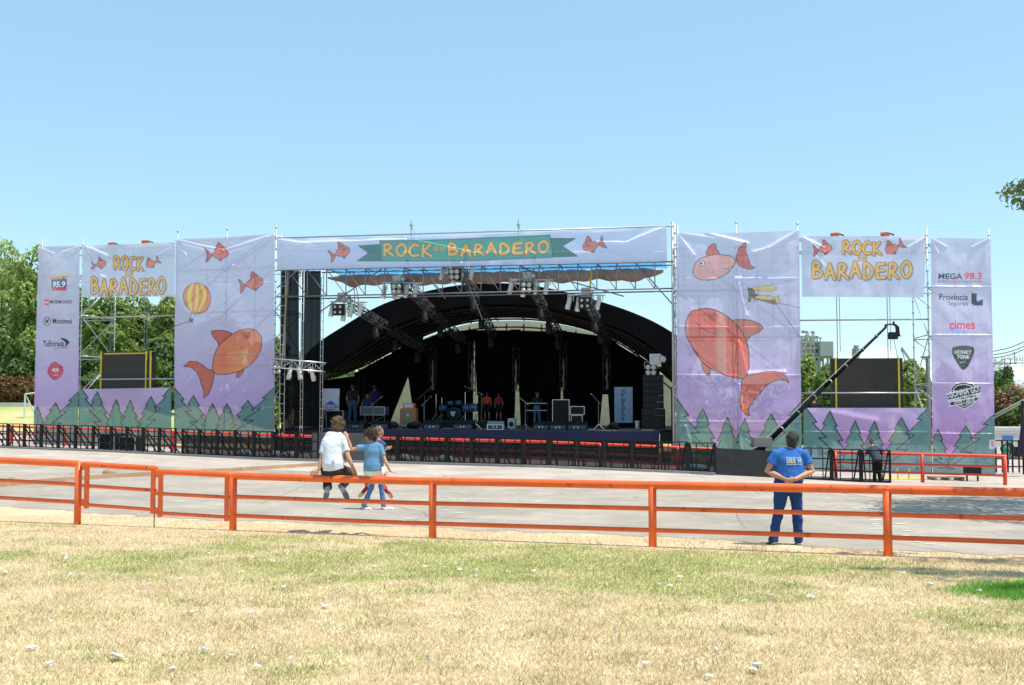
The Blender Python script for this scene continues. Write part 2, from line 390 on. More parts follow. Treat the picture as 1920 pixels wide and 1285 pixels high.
# kerb like cable channel crossing the asphalt at the left
kp = [Gt(a, b) for a, b in [(-40, 917), (60, 908), (200, 897), (330, 890), (450, 884), (620, 873)]]
b = B()
for p, q in zip(kp[:-1], kp[1:]): b.beam(p+Vector((0, 0, .05)), q+Vector((0, 0, .05)), .20, .17)
solo('kerb', b, mat('rusty_concrete_kerb', (.42, .27, .17), .9, var=.25, vscale=3), None, None, kind='structure')
for k, (a, c) in enumerate([(25, 905), (205, 889)]):
    q = Gt(a, c); b = B(); b.ball(q+Vector((0, 0, .05)), (.22, .16, .11), 9, 6)
    solo('rubble_heap', b, mat('earth', (.36, .24, .14), .95, var=.4, bump=.6), ['small heap of brown earth on the kerb at the left edge of the picture', 'small heap of brown earth on the kerb seen through the left gate'][k], 'rubble', 'earth heaps on the kerb')
# ================================================================== lawn (uncountable)
def blades(name, n, box, hgt, wd, dens, colf, zoff=0):
    x = rng.uniform(box[0], box[1], n); u = rng.uniform(0, 1, n); y0, y1 = box[2], box[3]
    y = y0*(y1/y0)**u
    keep = dens(x, y) > rng.uniform(0, 1, n); x = x[keep]; y = y[keep]; n = len(x)
    z = gz(x, y)+zoff; a = rng.uniform(0, 2*np.pi, n); h = hgt*rng.uniform(.35, 1.25, n); L = h*rng.uniform(.2, 1.5, n)
    wx = np.cos(a)*wd/2; wy = np.sin(a)*wd/2; b2 = rng.uniform(0, 2*np.pi, n)
    A = np.stack([x-wx, y-wy, z], 1); Bq = np.stack([x+wx, y+wy, z], 1); C = np.stack([x+np.cos(b2)*L, y+np.sin(b2)*L, z+h], 1)
    V = np.stack([A, Bq, C], 1).reshape(-1, 3); c = np.repeat(colf(x, y), 3, 0)
    Fq = np.arange(3*n).reshape(-1, 3)
    o = link(name, npmesh(name, V, Fq, c), M_BLADE); return o
M_BLADE = mat('grass_blade', (.4, .35, .15), .7, attr='col', transl=.3, spec=.2)
def dens(x, y):
    v = np.abs(x) < (y*.475+.6); D = y+.314*x
    e = np.interp(x, ex, ey); return v*(y < e-.02+ (vnoise(x*3, y*3, 8)-.6)*.5)*np.where(D > 18.4, .30, 1)*(.5+.8*fbm(x*1.2, y*1.2, 55, 3))
def bcol(x, y):
    g, l = green(x, y); n = len(x); r = rng.uniform(0, 1, n)
    isg = (r < g*.80+.03)[:, None]; v = rng.uniform(.7, 1.2, n)[:, None]
    s = rng.uniform(0, 1, n)[:, None]
    pt_ = (fbm(x*2.6, y*3.4, 71, 4)[:, None]-.5)*2.2; s = np.clip(s*.8-pt_*.55+.1, 0, 1.15); straw = np.array([.84, .70, .475])*(1-s)+np.array([.56, .435, .265])*s
    gr = np.array([.43, .435, .165])*(1-s)+np.array([.26, .285, .10])*s
    c = np.where(isg, gr, straw)*v
    return np.where((l > rng.uniform(.25, .95, n))[:, None], np.array([.17, .36, .05])*v, c)
o = blades('grass', 760000, (-10.5, 10.5, 8.2, 22.5), .038, .008, dens, bcol); tag(o, 'short sunburnt lawn with greener patches', 'lawn', kind='stuff')
o = blades('lush_grass', 34000, (4.8, 8.6, 12.2, 15.1), .085, .011, lambda x, y: np.clip(green(x, y)[1]*1.5-.12, 0, 1), lambda x, y: np.array([.17, .38, .05])*rng.uniform(.7, 1.25, len(x))[:, None]); tag(o, 'patch of lush bright green grass at the right edge of the lawn', 'grass', kind='stuff')
o = blades('weed_grass', 46000, (-9.5, 9.5, 8.4, 19), .085, .010, lambda x, y: (np.abs(x) < y*.475+.5)*np.clip((fbm(x*2.1, y*2.6, 140, 4)-.56)*9, 0, 1)*(y < np.interp(x, ex, ey)-.2), lambda x, y: (np.array([.30, .34, .10])*(1-(q_ := rng.uniform(0, 1, len(x))[:, None]))+np.array([.52, .44, .24])*q_)*rng.uniform(.7, 1.1, len(x))[:, None]); tag(o, 'scattered taller weeds in the dry lawn', 'weeds', kind='stuff')
# ================================================================== litter: single scraps
def scrap(seed):
    r = random.Random(seed); b = B(); b.ball((0, 0, .35), (r.uniform(.8, 1.25), r.uniform(.45, .8), r.uniform(.16, .3)), 9, 5)
    b.v = [(x*r.uniform(.5, 1.35), y*r.uniform(.45, 1.4), z*r.uniform(.4, 1.6)) for x, y, z in b.v]
    return b.mesh('paper_scrap')
scr = [scrap(i) for i in range(5)]
scb = [scrap(20+i) for i in range(3)]
for m in scr: m.materials.append(M_PAPER)
scb[0].materials.append(M_BLUEP); scb[1].materials.append(M_REDP); scb[2].materials.append(M_BLUEP)
big = [(218, 1240, 2.2), (435, 1237, 1), (360, 1155, 1.3), (305, 1158, .8), (470, 1153, 1), (942, 1187, 1.1), (1141, 1047, 1.5), (1275, 1086, .9), (1256, 1103, 1), (1520, 1125, 1.3), (1745, 1101, 1.1), (1837, 1113, 1.3), (1420, 1254, 1.1), (1412, 1264, 1.2), (1235, 1100, .8), (145, 982, 2.0), (240, 1016, 1), (386, 1011, 1.2), (100, 1062, 1.1), (124, 1051, 1), (133, 1082, 1), (166, 1066, .9), (10, 1078, 1.1), (510, 1057, 1.2), (455, 1076, 1), (702, 1066, .9), (601, 1069, .8), (532, 1105, .8), (610, 1142, .9), (92, 1252, 1), (60, 1221, 1.1), (544, 1239, .9), (483, 1257, .9), (324, 1260, .8), (1210, 1250, .9), (1329, 1276, .9), (1605, 1255, .8), (833, 1068, .8), (1001, 1075, .8), (952, 1076, .7), (1446, 1121, .8), (1395, 1132, .7), (1695, 1079, .9), (1782, 1045, .6), (310, 975, 1.0), (405, 1000, 1.2), (300, 985, .8), (120, 975, .9), (935, 1007, 1)]
def put_scrap(px, py, k, col=False):
    q = Gt(px, py); me = random.choice(scb if col else scr)
    o = link('paper_scrap', me, None); o.location = (q.x, q.y, q.z+.028); s = .034*k*random.uniform(.6, 1.15)
    o.scale = (s, s, s*.8); o.rotation_euler = (random.uniform(-.5, .3), random.uniform(-.3, .3), random.uniform(0, 6))
    return o, q
for px, py, k in big:
    o, q = put_scrap(px, py, min(k, 1.6)*1.25); tag(o, 'crumpled white paper scrap lying on the lawn', 'litter', 'white paper scraps on the lawn')
tag(bpy.context.scene.objects['paper_scrap'], 'largest crumpled white paper scrap, low at the left of the lawn', 'litter')
for k in range(85):
    px = random.uniform(0, 1920); py = 1012+260*random.random()**1.6
    if random.random() < .45: px = random.uniform(0, 900); py = random.uniform(1010, 1110)
    if Gt(px, py).y+.314*Gt(px, py).x > 18.2: continue
    c = random.random() < .22; o, q = put_scrap(px, py, random.uniform(.5, .9), c)
    if c: tag(o, 'small coloured plastic scrap lying on the lawn', 'litter', 'coloured scraps on the lawn')
    else: tag(o, 'crumpled white paper scrap lying on the lawn', 'litter', 'white paper scraps on the lawn')
flat = B(); flat.prism([(-1, -.3), (.2, -.5), (1.1, -.1), (.8, .4), (-.5, .5)], .05, U=(1, 0, 0), V=(0, 1, 0)); flatm = flat.mesh('paper_scrap'); flatm.materials.append(M_PAPER)
for k in range(105):
    r = random.random()
    if r < .45: t = random.random(); px = 760+t*330+random.gauss(0, 25); py = 968-t*75+random.gauss(0, 9)
    elif r < .8: t = random.random(); px = 1500+t*250+random.gauss(0, 20); py = 905+t*120+random.gauss(0, 8)
    else: px = random.uniform(0, 1900); py = random.uniform(900, 980)
    q = Gt(px, py)
    if q.y < np.interp(q.x, ex, ey)+.3: continue
    o = link('paper_scrap', flatm, None); o.location = (q.x, q.y, q.z+.015); s = random.uniform(.035, .085); o.scale = (s*1.4, s, s); o.rotation_euler = (0, 0, random.uniform(-.6, .6))
    tag(o, 'flat white paper scrap lying on the asphalt', 'litter', 'white paper scraps on the asphalt')
# ================================================================== near orange railing
def railz(px): return float(np.interp(px, [-100, 0, 150, 160, 295, 296, 437, 440, 700, 1222, 1660, 2100], [1.28, 1.263, 1.22, 1.21, 1.155, 1.10, 1.065, 1.06, 1.035, 1.058, 1.07, 1.07]))
def rp(px, z): q = RAIL.xy(px); return Vector((q.x, q.y, z))
def section(label, pxs, posts, low, mid, over=(0, 0), group='orange pipe railing sections'):
    c = rp(posts[0], 0); t = root('pipe_railing', c, label, 'railing', group)
    a, z = pxs
    for p in posts:
        b = B(); b.cyl(rp(p, -.25), rp(p, railz(p)-.04), .066, n=16); part('post', b, M_ORANGE, t, True)
    def run(f, r, nm):
        b = B(); n = 10; pts = [rp(a+(z-a)*k/n, f(a+(z-a)*k/n)) for k in range(n+1)]; b.loft(pts, [r]*len(pts), ref=(0, 0, 1), n=16); part(nm, b, M_ORANGE, t, True)
    run(lambda p: railz(p)-.068, .068, 'top_rail'); run(lambda p: railz(p)-mid, .038, 'middle_rail'); run(lambda p: railz(p)-low, .038, 'bottom_rail')
    return t
section('long orange pipe railing running from the gates to the right edge', (440, 2100), [440, 812, 1222, 1660, 2098], .79, .445)
tl = section('short orange pipe railing at the left edge, left of the gates', (-230, 150), [150, -228], .80, .46)
def gate(label, pa, pb):
    t = root('pipe_gate', rp(pa, 0), label, 'gate', 'orange pipe gates')
    za, zb = railz(pa+1), railz(pb-1)
    for p, zz in ((pa+6, za), (pb-4, zb)):
        b = B(); b.beam(rp(p, zz-.90), rp(p, zz-.02), .075, .075); part('stile', b, M_ORANGE, t)
    for d, r, nm in ((.06, .055, 'top_bar'), (.47, .034, 'middle_bar'), (.83, .034, 'bottom_bar')):
        b = B(); b.loft([rp(pa, za-d), rp(pb, zb-d)], [r, r], ref=(0, 0, 1), n=14); part(nm, b, M_ORANGE, t, True)
    for zz in (.12, .78):
        b = B(); b.cyl(rp(pa+1, za-zz-.05), rp(pa+1, za-zz+.05), .045, n=10); part('hinge', b, M_ORANGE, t, True)
    return t
g1 = gate('orange pipe gate leaf beside the left end railing', 160, 294)
g2 = gate('orange pipe gate leaf beside the long right-hand railing', 298, 432)
b = B(); b.cyl(rp(293, .0), rp(293, .5), .012); part('drop_bolt', b, M_DKSTEEL, g1)
# ================================================================== crowd barriers
def make_barrier(solid):
    t = root('crowd_barrier', (0, 0, 0), 'black steel crowd barrier module', 'barrier', 'black crowd barriers in front of the stage')
    H = 1.1; W = .98
    for sx in (-1, 1):
        b = B(); b.beam((sx*W*.47, 0, 0), (sx*W*.47, 0, H), .06, .075, ref=(1, 0, 0)); part('upright', b, M_BLACK, t, world=False)
    b = B()
    for z in (.04, .38, .74): b.beam((-W/2, 0, z), (W/2, 0, z), .04, .045)
    for x in (-.2, .2): b.beam((x, 0, .04), (x, 0, H-.03), .035, .035, ref=(1, 0, 0))
    part('frame_bars', b, M_BLACK, t, world=False)
    b = B(); b.beam((-W/2, .0, H), (W/2, .0, H), .07, .035); part('top_rail', b, M_BLACK, t, world=False)
    for sx in (-1, 1):
        b = B(); b.beam((sx*W*.42, .03, H-.06), (sx*W*.30, .95, .03), .045, .045); part('rear_brace', b, M_BLACK, t, world=False)
    b = B(); b.box((0, .52, .012), (W, 1.0, .02)); b.beam((-W/2, 1.0, .03), (W/2, 1.0, .03), .04, .04); part('foot_plate', b, M_DKSTEEL, t, world=False)
    if solid:
        b = B(); b.box((0, .035, .45), (W-.05, .006, .84)); part('mesh_panel', b, M_MESHP, t, world=False)
    return t
pa, pb = make_barrier(False), make_barrier(True)
def walk(px0, px1, step):
    """points along the barrier line every step metres"""
    out = []; q = BARR.pt(px0); q = Vector((q.x, q.y)); e = BARR.pt(px1); e = Vector((e.x, e.y))
    pxs_ = np.linspace(px0, px1, 900); L = [BARR.xy(p) for p in pxs_]; d = 0; last = L[0]; nxt = step/2
    for i in range(1, len(L)):
        d += (L[i]-L[i-1]).length
        if d >= nxt: out.append((L[i], pxs_[i])); nxt += step
    return out
cnt = {}
def place_barrier(p, px, side, lab):
    h = BARR.hit(px)[2]; yaw = math.atan2(h.y, h.x); loc = (p.x, p.y, GZ(p.x, p.y)+.02)
    src = pb if side else pa
    if src.name in cnt: o = copytree(src, loc, yaw)
    else: o = src; o.location = loc; o.rotation_euler = (0, 0, yaw); cnt[src.name] = 1
    o['label'] = lab; o['group'] = lab; return o
for p, px in walk(-45, 340, 1.0): place_barrier(p, px, False, 'open black steel crowd barrier module in the left row below the fir tree banners')
for p, px in walk(342, 586, 1.0): place_barrier(p, px, True, 'black crowd barrier module with mesh panel left of the seated man')
for p, px in walk(701, 1338, 1.0): place_barrier(p, px, True, 'black crowd barrier module with mesh panel in front of the stage')
for p, px in walk(1503, 1656, .98): place_barrier(p, px, False, 'open black steel crowd barrier module between the man in blue and the leaning worker')
# base strip
b = B(); L = [BARR.xy(p, -.12) for p in np.linspace(-70, 1340, 60)]
for p, q in zip(L[:-1], L[1:]): b.beam((p.x, p.y, GZ(p.x, p.y)+.05), (q.x, q.y, GZ(q.x, q.y)+.05), .16, .09)
solo('kerb', b, mat('grey_steel_sill', (.25, .245, .24), .7, var=.2), None, None, kind='structure')
# solid plywood panels
for k, (a, c) in enumerate([(587, 643), (645, 700)]):
    p, q = BARR.xy(a), BARR.xy(c); z0 = GZ(p.x, p.y); t = root('plywood_barrier', (p.x, p.y, z0), ['grey plywood barrier panel behind the seated man', 'grey plywood barrier panel behind the seated boy'][k], 'barrier', 'plywood panels in the barrier row')
    b = B(); b.beam((p.x, p.y, z0+.58), (q.x, q.y, z0+.58), .03, 1.1); part('panel', b, mat('grey_plywood', (.10, .098, .092), .8, var=.3, vscale=2), t)
    for r in (p, q):
        d = MN*.7; b = B(); b.beam((r.x, r.y+.03, z0+1.0), (r.x+d.x, r.y+d.y, z0+.03), .05, .05); part('rear_brace', b, M_BLACK, t)
# ================================================================== red railing behind the barriers
BACK = Plan([(BARR.xy(p, o).x, BARR.xy(p, o).y) for p, o in ((-60, 2.6), (205, 2.6), (500, 2.4), (1000, 2.2), (1335, 2.2))])
def red_rail(label, plan, pxs, zt, posts, group='red pipe railings near the stage', H=.87):
    q0 = plan.xy(posts[0]); t = root('pipe_railing', (q0.x, q0.y, GZ(q0.x, q0.y)), label, 'railing', group)
    for p in posts:
        q = plan.xy(p); g = GZ(q.x, q.y); b = B(); b.cyl((q.x, q.y, g-.1), (q.x, q.y, g+H), .065, n=10); part('post', b, M_RED, t, True)
    for d, r, nm in ((0.0, .055, 'top_rail'), (.36, .04, 'middle_rail'), (.66, .04, 'bottom_rail')):
        b = B(); pts = []
        for p in np.linspace(pxs[0], pxs[1], 12):
            q = plan.xy(p); pts.append((q.x, q.y, GZ(q.x, q.y)+H-d))
        b.loft(pts, [r]*12, ref=(0, 0, 1), n=10); part(nm, b, M_RED, t, True)
    return t
red_rail('red pipe railing behind the left crowd barriers, below the fir tree banners', BACK, (-60, 585), 0, [22, 122, 177, 325, 468, 560])
red_rail('red pipe railing behind the mesh barriers in front of the stage', BACK, (586, 1338), 0, [690, 870, 985, 1125, 1270])
RIGHT = Plan([((1500-CX)/51.5, F/51.5), ((1885-CX)/54, F/54)])
red_rail('red pipe railing standing free at the right in front of the fir tree banner', RIGHT, (1556, 1883), 0, [1565, 1727, 1881], H=1.0)
# ================================================================== printed banners: fine cloth meshes whose points carry the print colours
def inpoly(X, Y, poly):
    n = len(poly); ins = np.zeros(X.shape, bool); d2 = np.full(X.shape, 1e18)
    for i in range(n):
        x0, y0 = poly[i]; x1, y1 = poly[(i+1) % n]
        if y0 != y1:
            c = ((y0 > Y) != (y1 > Y)) & (X < (x1-x0)*(Y-y0)/(y1-y0)+x0); ins ^= c
        dx, dy = x1-x0, y1-y0; L = dx*dx+dy*dy+1e-12
        t = np.clip(((X-x0)*dx+(Y-y0)*dy)/L, 0, 1); d2 = np.minimum(d2, (X-x0-t*dx)**2+(Y-y0-t*dy)**2)
    d = np.sqrt(d2); return np.where(ins, -d, d)
def segdist(X, Y, pts):
    d2 = np.full(X.shape, 1e18)
    for (x0, y0), (x1, y1) in zip(pts[:-1], pts[1:]):
        dx, dy = x1-x0, y1-y0; L = dx*dx+dy*dy+1e-12
        t = np.clip(((X-x0)*dx+(Y-y0)*dy)/L, 0, 1); d2 = np.minimum(d2, (X-x0-t*dx)**2+(Y-y0-t*dy)**2)
    return np.sqrt(d2)
def smooth(pts, k=4, closed=True):
    P_ = [np.array(p, float) for p in pts]; n = len(P_); out = []
    rg = range(n) if closed else range(n-1)
    for i in rg:
        if closed: a, b_, c, d = P_[i-1], P_[i], P_[(i+1) % n], P_[(i+2) % n]
        else: a, b_, c, d = P_[max(i-1, 0)], P_[i], P_[i+1], P_[min(i+2, n-1)]
        for j in range(k):
            t = j/k; out.append(tuple(.5*((2*b_)+(-a+c)*t+(2*a-5*b_+4*c-d)*t*t+(-a+3*b_-3*c+d)*t**3)))
    if not closed: out.append(tuple(P_[-1]))
    return out
class Art:
    def __init__(s, X, Y, col): s.X, s.Y, s.c = X, Y, col; s.sm = None
    def reg(s, x0, x1, y0, y1, m=4): return np.where((s.X > x0-m) & (s.X < x1+m) & (s.Y > y0-m) & (s.Y < y1+m))[0]
    def blend(s, i, a, col): s.c[i] = s.c[i]*(1-a[:, None])+np.asarray(col)*a[:, None]
    def poly(s, pts, fill, line=None, lw=1.2, aa=.8, fa=1.0):
        xs_ = [p[0] for p in pts]; ys_ = [p[1] for p in pts]; i = s.reg(min(xs_), max(xs_), min(ys_), max(ys_), lw+3)
        if not len(i): return
        d = inpoly(s.X[i], s.Y[i], pts)
        if fill is not None: s.blend(i, np.clip(.5-d/aa, 0, 1)*fa, fill)
        if line is not None: s.blend(i, np.clip((lw/2-np.abs(d))/aa+.5, 0, 1), line)
    def line(s, pts, col, lw=1.2, aa=.8, a=1.0):
        xs_ = [p[0] for p in pts]; ys_ = [p[1] for p in pts]; i = s.reg(min(xs_), max(xs_), min(ys_), max(ys_), lw+3)
        if len(i): s.blend(i, np.clip((lw/2-segdist(s.X[i], s.Y[i], pts))/aa+.5, 0, 1)*a, col)
    def strokes(s, groups, fill, edge, w, ew, shadow=None):
        allp = [p for g in groups for p in g]; i = s.reg(min(p[0] for p in allp), max(p[0] for p in allp), min(p[1] for p in allp), max(p[1] for p in allp), w+5)
        if not len(i): return
        d = np.full(len(i), 1e9)
        for g in groups: d = np.minimum(d, segdist(s.X[i], s.Y[i], g))
        if shadow:
            d2 = np.full(len(i), 1e9)
            for g in groups: d2 = np.minimum(d2, segdist(s.X[i]-shadow, s.Y[i]-shadow, g))
            s.blend(i, np.clip((w/2+ew-d2)/1.6+.5, 0, 1)*.55, lin((95, 85, 95)))
        s.blend(i, np.clip((w/2+ew-d)/.8+.5, 0, 1), edge); s.blend(i, np.clip((w/2-d)/.8+.5, 0, 1), fill)
    def text(s, body, x0, x1, y0, y1, col, bold=0, shear=0, font=None, rot=0, a=1.0):
        """built-in font text fitted in the box (photo pixels), y1 below y0"""
        T = text_tris(body, bold, shear); mn = T.reshape(-1, 2).min(0); mx = T.reshape(-1, 2).max(0)
        T = (T-mn)/(mx-mn); T = T*np.array([x1-x0, -(y1-y0)])+np.array([x0, y1])
        if rot:
            c = np.array([(x0+x1)/2, (y0+y1)/2]); T = T-c; ca, sa = math.cos(rot), math.sin(rot); T = np.stack([T[..., 0]*ca-T[..., 1]*sa, T[..., 0]*sa+T[..., 1]*ca], -1)+c
        i = s.reg(T[..., 0].min(), T[..., 0].max(), T[..., 1].min(), T[..., 1].max(), 2)
        if not len(i): return
        cov = np.zeros(len(i)); X, Y = s.X[i], s.Y[i]; o = np.array([-.3, 0, .3])
        for ox in o:
            for oy in o:
                h = np.zeros(len(i), bool)
                for t in T:
                    bx0, by0 = t.min(0); bx1, by1 = t.max(0)
                    j = np.where((X+ox >= bx0) & (X+ox <= bx1) & (Y+oy >= by0) & (Y+oy <= by1) & ~h)[0]
                    if not len(j): continue
                    px_, py_ = X[j]+ox, Y[j]+oy; sg = []
                    for k in range(3):
                        ax_, ay_ = t[k]; bx_, by_ = t[(k+1) % 3]; sg.append((bx_-ax_)*(py_-ay_)-(by_-ay_)*(px_-ax_))
                    h[j[((sg[0] >= 0) & (sg[1] >= 0) & (sg[2] >= 0)) | ((sg[0] <= 0) & (sg[1] <= 0) & (sg[2] <= 0))]] = True
                cov += h/9.0
        s.blend(i, cov*a, col)
_tt = {}
def text_tris(body, bold, shear):
    bold = min(bold, .022); k = (body, bold, shear)
    if k in _tt: return _tt[k]
    cu = bpy.data.curves.new('t', 'FONT'); cu.body = body; cu.offset = bold; cu.shear = shear; cu.resolution_u = 3
    o = bpy.data.objects.new('t', cu); COL.objects.link(o); dg = bpy.context.evaluated_depsgraph_get(); me = o.evaluated_get(dg).to_mesh()
    me.calc_loop_triangles(); v = np.array([q.co[:2] for q in me.vertices]); T = np.array([v[list(t.vertices)] for t in me.loop_triangles])
    o.evaluated_get(dg).to_mesh_clear(); bpy.data.objects.remove(o); bpy.data.curves.remove(cu); _tt[k] = T; return T
INK = lin((42, 30, 40))
FISH = lin((206, 112, 96)); FISHD = lin((190, 98, 88)); GOLD = lin((240, 168, 72)); BRN = lin((110, 66, 34)); TEAL = lin((92, 128, 130)); TINK = lin((26, 44, 52))
def hump(cx, a0, a1, r, y): return smooth([(cx-r, y), (cx-r*.7, y+r*.8), (cx, y+r), (cx+r*.7, y+r*.8), (cx+r, y)], 3, False)
# hand drawn capitals as strokes in a unit box
GL = {
 'R': [[(.08, 1), (.12, .05), (.5, 0), (.78, .2), (.6, .45), (.2, .55), (.55, .7), (1, .97)]],
 'O': [[(.5, 0), (.15, .2), (.02, .55), (.25, .93), (.6, 1), (.95, .7), (.98, .35), (.75, .05), (.5, 0)]],
 'C': [[(.95, .12), (.55, .0), (.15, .3), (.05, .65), (.35, .97), (.95, .9)]],
 'K': [[(.12, .02), (.08, 1)], [(.85, 0), (.15, .55), (1, .97)]],
 'E': [[(.9, .03), (.2, .06), (.08, .5), (.15, .97), (.95, .93)], [(.12, .5), (.8, .46)]],
 'N': [[(.05, 1), (.12, .05), (.85, .95), (.95, .0)]],
 'B': [[(.08, 1), (.1, .02), (.55, .05), (.72, .22), (.5, .42), (.15, .48), (.7, .52), (.95, .72), (.6, .95), (.08, 1)]],
 'A': [[(.02, 1), (.45, .02), (.95, 1)], [(.2, .66), (.78, .6)]],
 'D': [[(.08, .98), (.12, .03), (.6, .1), (.95, .5), (.65, .9), (.08, .98)]]}
def word(art, wd, x0, x1, y0, y1, w, ew, shadow=None, jit=True, tilt=0):
    n = len(wd); adv = (x1-x0)/n; r = random.Random(len(wd)*7+3)
    for k, ch in enumerate(wd):
        lx = x0+k*adv; lw_ = adv*.74; dy = r.uniform(-.07, .07)*(y1-y0) if jit else 0; gs = []
        for g in GL[ch]:
            gs.append(smooth([(lx+adv*.1+p[0]*lw_, y0+dy+p[1]*(y1-y0)+tilt*(lx-x0)) for p in g], 3, False) if ch in 'OCDB' else [(lx+adv*.1+p[0]*lw_, y0+dy+p[1]*(y1-y0)+tilt*(lx-x0)) for p in g])
        art.strokes(gs, GOLD, BRN, w, ew, shadow)
FT_BODY = [(1, .02), (.96, -.2), (.75, -.42), (.4, -.48), (0, -.36), (-.3, -.12), (-.42, .05), (-.3, .22), (0, .42), (.4, .5), (.75, .36), (.96, .2)]
FT_TAIL = [(-.40, .05), (-.62, -.12), (-.78, -.42), (-.98, -.58), (-.88, -.1), (-.92, .22), (-1.05, .62), (-.78, .5), (-.58, .3)]
FT_FIN = [(.1, -.36), (.12, -.75), (.3, -.95), (.5, -.72), (.66, -.42)]
FT_FIN2 = [(.2, .44), (.12, .62), (.3, .66), (.45, .48)]
def fish(art, cx, cy, s, ang=0, flip=1, fill=FISH, eye=True, lw=1.0):
    ca, sa = math.cos(ang), math.sin(ang)
    def T(p): return (cx+flip*(p[0]*ca-p[1]*sa)*s, cy+(p[0]*sa+p[1]*ca)*s)
    for q in (FT_TAIL, FT_FIN, FT_FIN2): art.poly([T(p) for p in smooth(q, 3)], FISHD if fill is FISH else fill, INK, lw)
    art.poly([T(p) for p in smooth(FT_BODY, 3)], fill, INK, lw)
    if eye:
        art.poly([T((.55+.16*math.cos(a), -.14+.16*math.sin(a))) for a in np.linspace(0, 6.28, 12)[:-1]], FISHD, INK, lw*.8)
        art.line([T(p) for p in ((.15, .02), (.22, .12), (.35, .05))], INK, lw*.7)
def tree(art, cx, top, bot, hw, tiers=4, side=0):
    Lp = []; Rp = []; H = bot-top; n = tiers
    for k in range(1, n+1):
        t = k/n; x = hw*t**.85; y = top+H*t
        Lp += [(cx-x, y), (cx-x*.80-hw*.02, y-H*.055+0)] if False else [(cx-x*1.0, y-H*.02), (cx-x*.66, y-H*.015)]
        Rp += [(cx+x*1.0, y+H*.02), (cx+x*.64, y+H*.03)]
    poly = [(cx, top)]+Rp+[(cx, bot+5)]+Lp[::-1]
    poly = [(cx, top)]+[q for k in range(0, len(Rp), 2) for q in (Rp[k], Rp[k+1])]+[(cx, bot+8)]+[q for k in range(len(Lp)-2, -1, -2) for q in (Lp[k+1], Lp[k])]
    art.poly(poly, TEAL, None)
    art.line([(cx, top)]+Rp, TINK, 2.1, a=1); art.line([(cx, top)]+Lp, TINK, 1.7, a=.95)
    r = random.Random(int(cx))
    for k in range(7):
        x = cx+r.uniform(-.5, .5)*hw*.8; y = top+H*r.uniform(.3, .95); art.line([(x, y), (x+2, y+3.5)], TINK, .6, a=.45)
def forest(art, y1, peaks, lx, rx, ly, ry):
    for q in peaks: tree(art, q[0], q[1], y1+6, q[2])
    tree(art, lx, ly, y1+4, (peaks[0][0]-lx)*1.55); tree(art, rx, ry, y1+4, (rx-peaks[-1][0])*1.5)
    i = art.reg(-9e9, 9e9, y1-52, 9e9); base = art.Y[i] > y1-18
    art.c[i] = np.where((base & (art.c[i][:, 2] > art.c[i][:, 1]*1.1) & (art.c[i][:, 0] > .2))[:, None], TEAL, art.c[i])
TOPC, MIDC, LOWC, BOTC = lin((184, 188, 212)), lin((186, 177, 208)), lin((178, 153, 202)), lin((168, 118, 178))
def sky_grad(Y, ytop, ybot):
    t = np.clip((Y-ytop)/(ybot-ytop), 0, 1); k = [0, .42, .70, .92]
    return np.stack([np.interp(t, k, [q[c] for q in (TOPC, MIDC, LOWC, BOTC)]) for c in range(3)], 1)
M_BANNER = mat('printed_mesh_vinyl', (.6, .6, .7), .30, attr='col', transl=.34, transp=.105, spec=.4)
BGAIN = 1.37
def banner(name, quad, label, cat, artfn, creases=(), group=None, plan=None, off=-.06, dy=(437, 880), wr=1.0, mtl=None, step=.95, hsag=0):
    plan = plan or FAC; TL, TR, BR, BL = quad
    nu = max(8, int(abs(TR[0]-TL[0])/step)); nv = max(8, int(abs(BL[1]-TL[1])/step)); u = np.linspace(0, 1, nu); v = np.linspace(0, 1, nv); U, V = np.meshgrid(u, v); U = U.ravel(); V = V.ravel()
    def bil(a): return TL[a]*(1-U)*(1-V)+TR[a]*U*(1-V)+BR[a]*U*V+BL[a]*(1-U)*V
    X, Y = bil(0), bil(1)
    C = [np.array(plan.pt(*q, off)) for q in (TL, TR, BR, BL)]; nrm = plan.hit((TL[0]+TR[0])/2)[1]
    Pp = C[0][None]*((1-U)*(1-V))[:, None]+C[1][None]*(U*(1-V))[:, None]+C[2][None]*(U*V)[:, None]+C[3][None]*((1-U)*V)[:, None]
    # back-project the flat cloth so the print keeps the proportions of the picture
    rel = Pp-np.array([0, 0, CZ]); dep = rel[:, 1]*CP+rel[:, 2]*SP; upc = -rel[:, 1]*SP+rel[:, 2]*CP
    X = CX+F*rel[:, 0]/dep; Y = CY-F*upc/dep
    d = (fbm(X*.012, Y*.009, 3, 3)-.5)*.30*wr+(fbm(X*.05+Y*.02, Y*.035, 23, 3)-.5)*.05*wr+(fbm(X*.11, Y*.02+X*.03, 41, 2)-.5)*.014*wr
    for (a, b_, wd, amp) in creases:
        q = segdist(X, Y, [a, b_]); d = d-amp*1.25*np.exp(-(q/wd)**2)
    edge_ = np.minimum(np.minimum(U, 1-U)*12, 1)*np.minimum(V*14, 1)
    d = d*(.25+.75*edge_)
    if hsag: Pp[:, 2] -= hsag*np.sin(np.pi*U)*(1-V)
    Pp = Pp+np.array([nrm.x, nrm.y, 0])[None]*(d*1.0)[:, None]
    art = Art(X, Y, sky_grad(Y, dy[0], dy[1])); artfn(art); c = np.clip(art.c*BGAIN, 0, 1)
    i = (np.arange(nv-1)[:, None]*nu+np.arange(nu-1)[None]).ravel(); Fq = np.stack([i, i+nu, i+nu+1, i+1], 1)
    org = Pp.mean(0); org[2] = Pp[:, 2].min()
    o = link(name, npmesh(name, Pp-org, Fq, c, True), mtl or M_BANNER); o.location = org; return tag(o, label, cat, group)
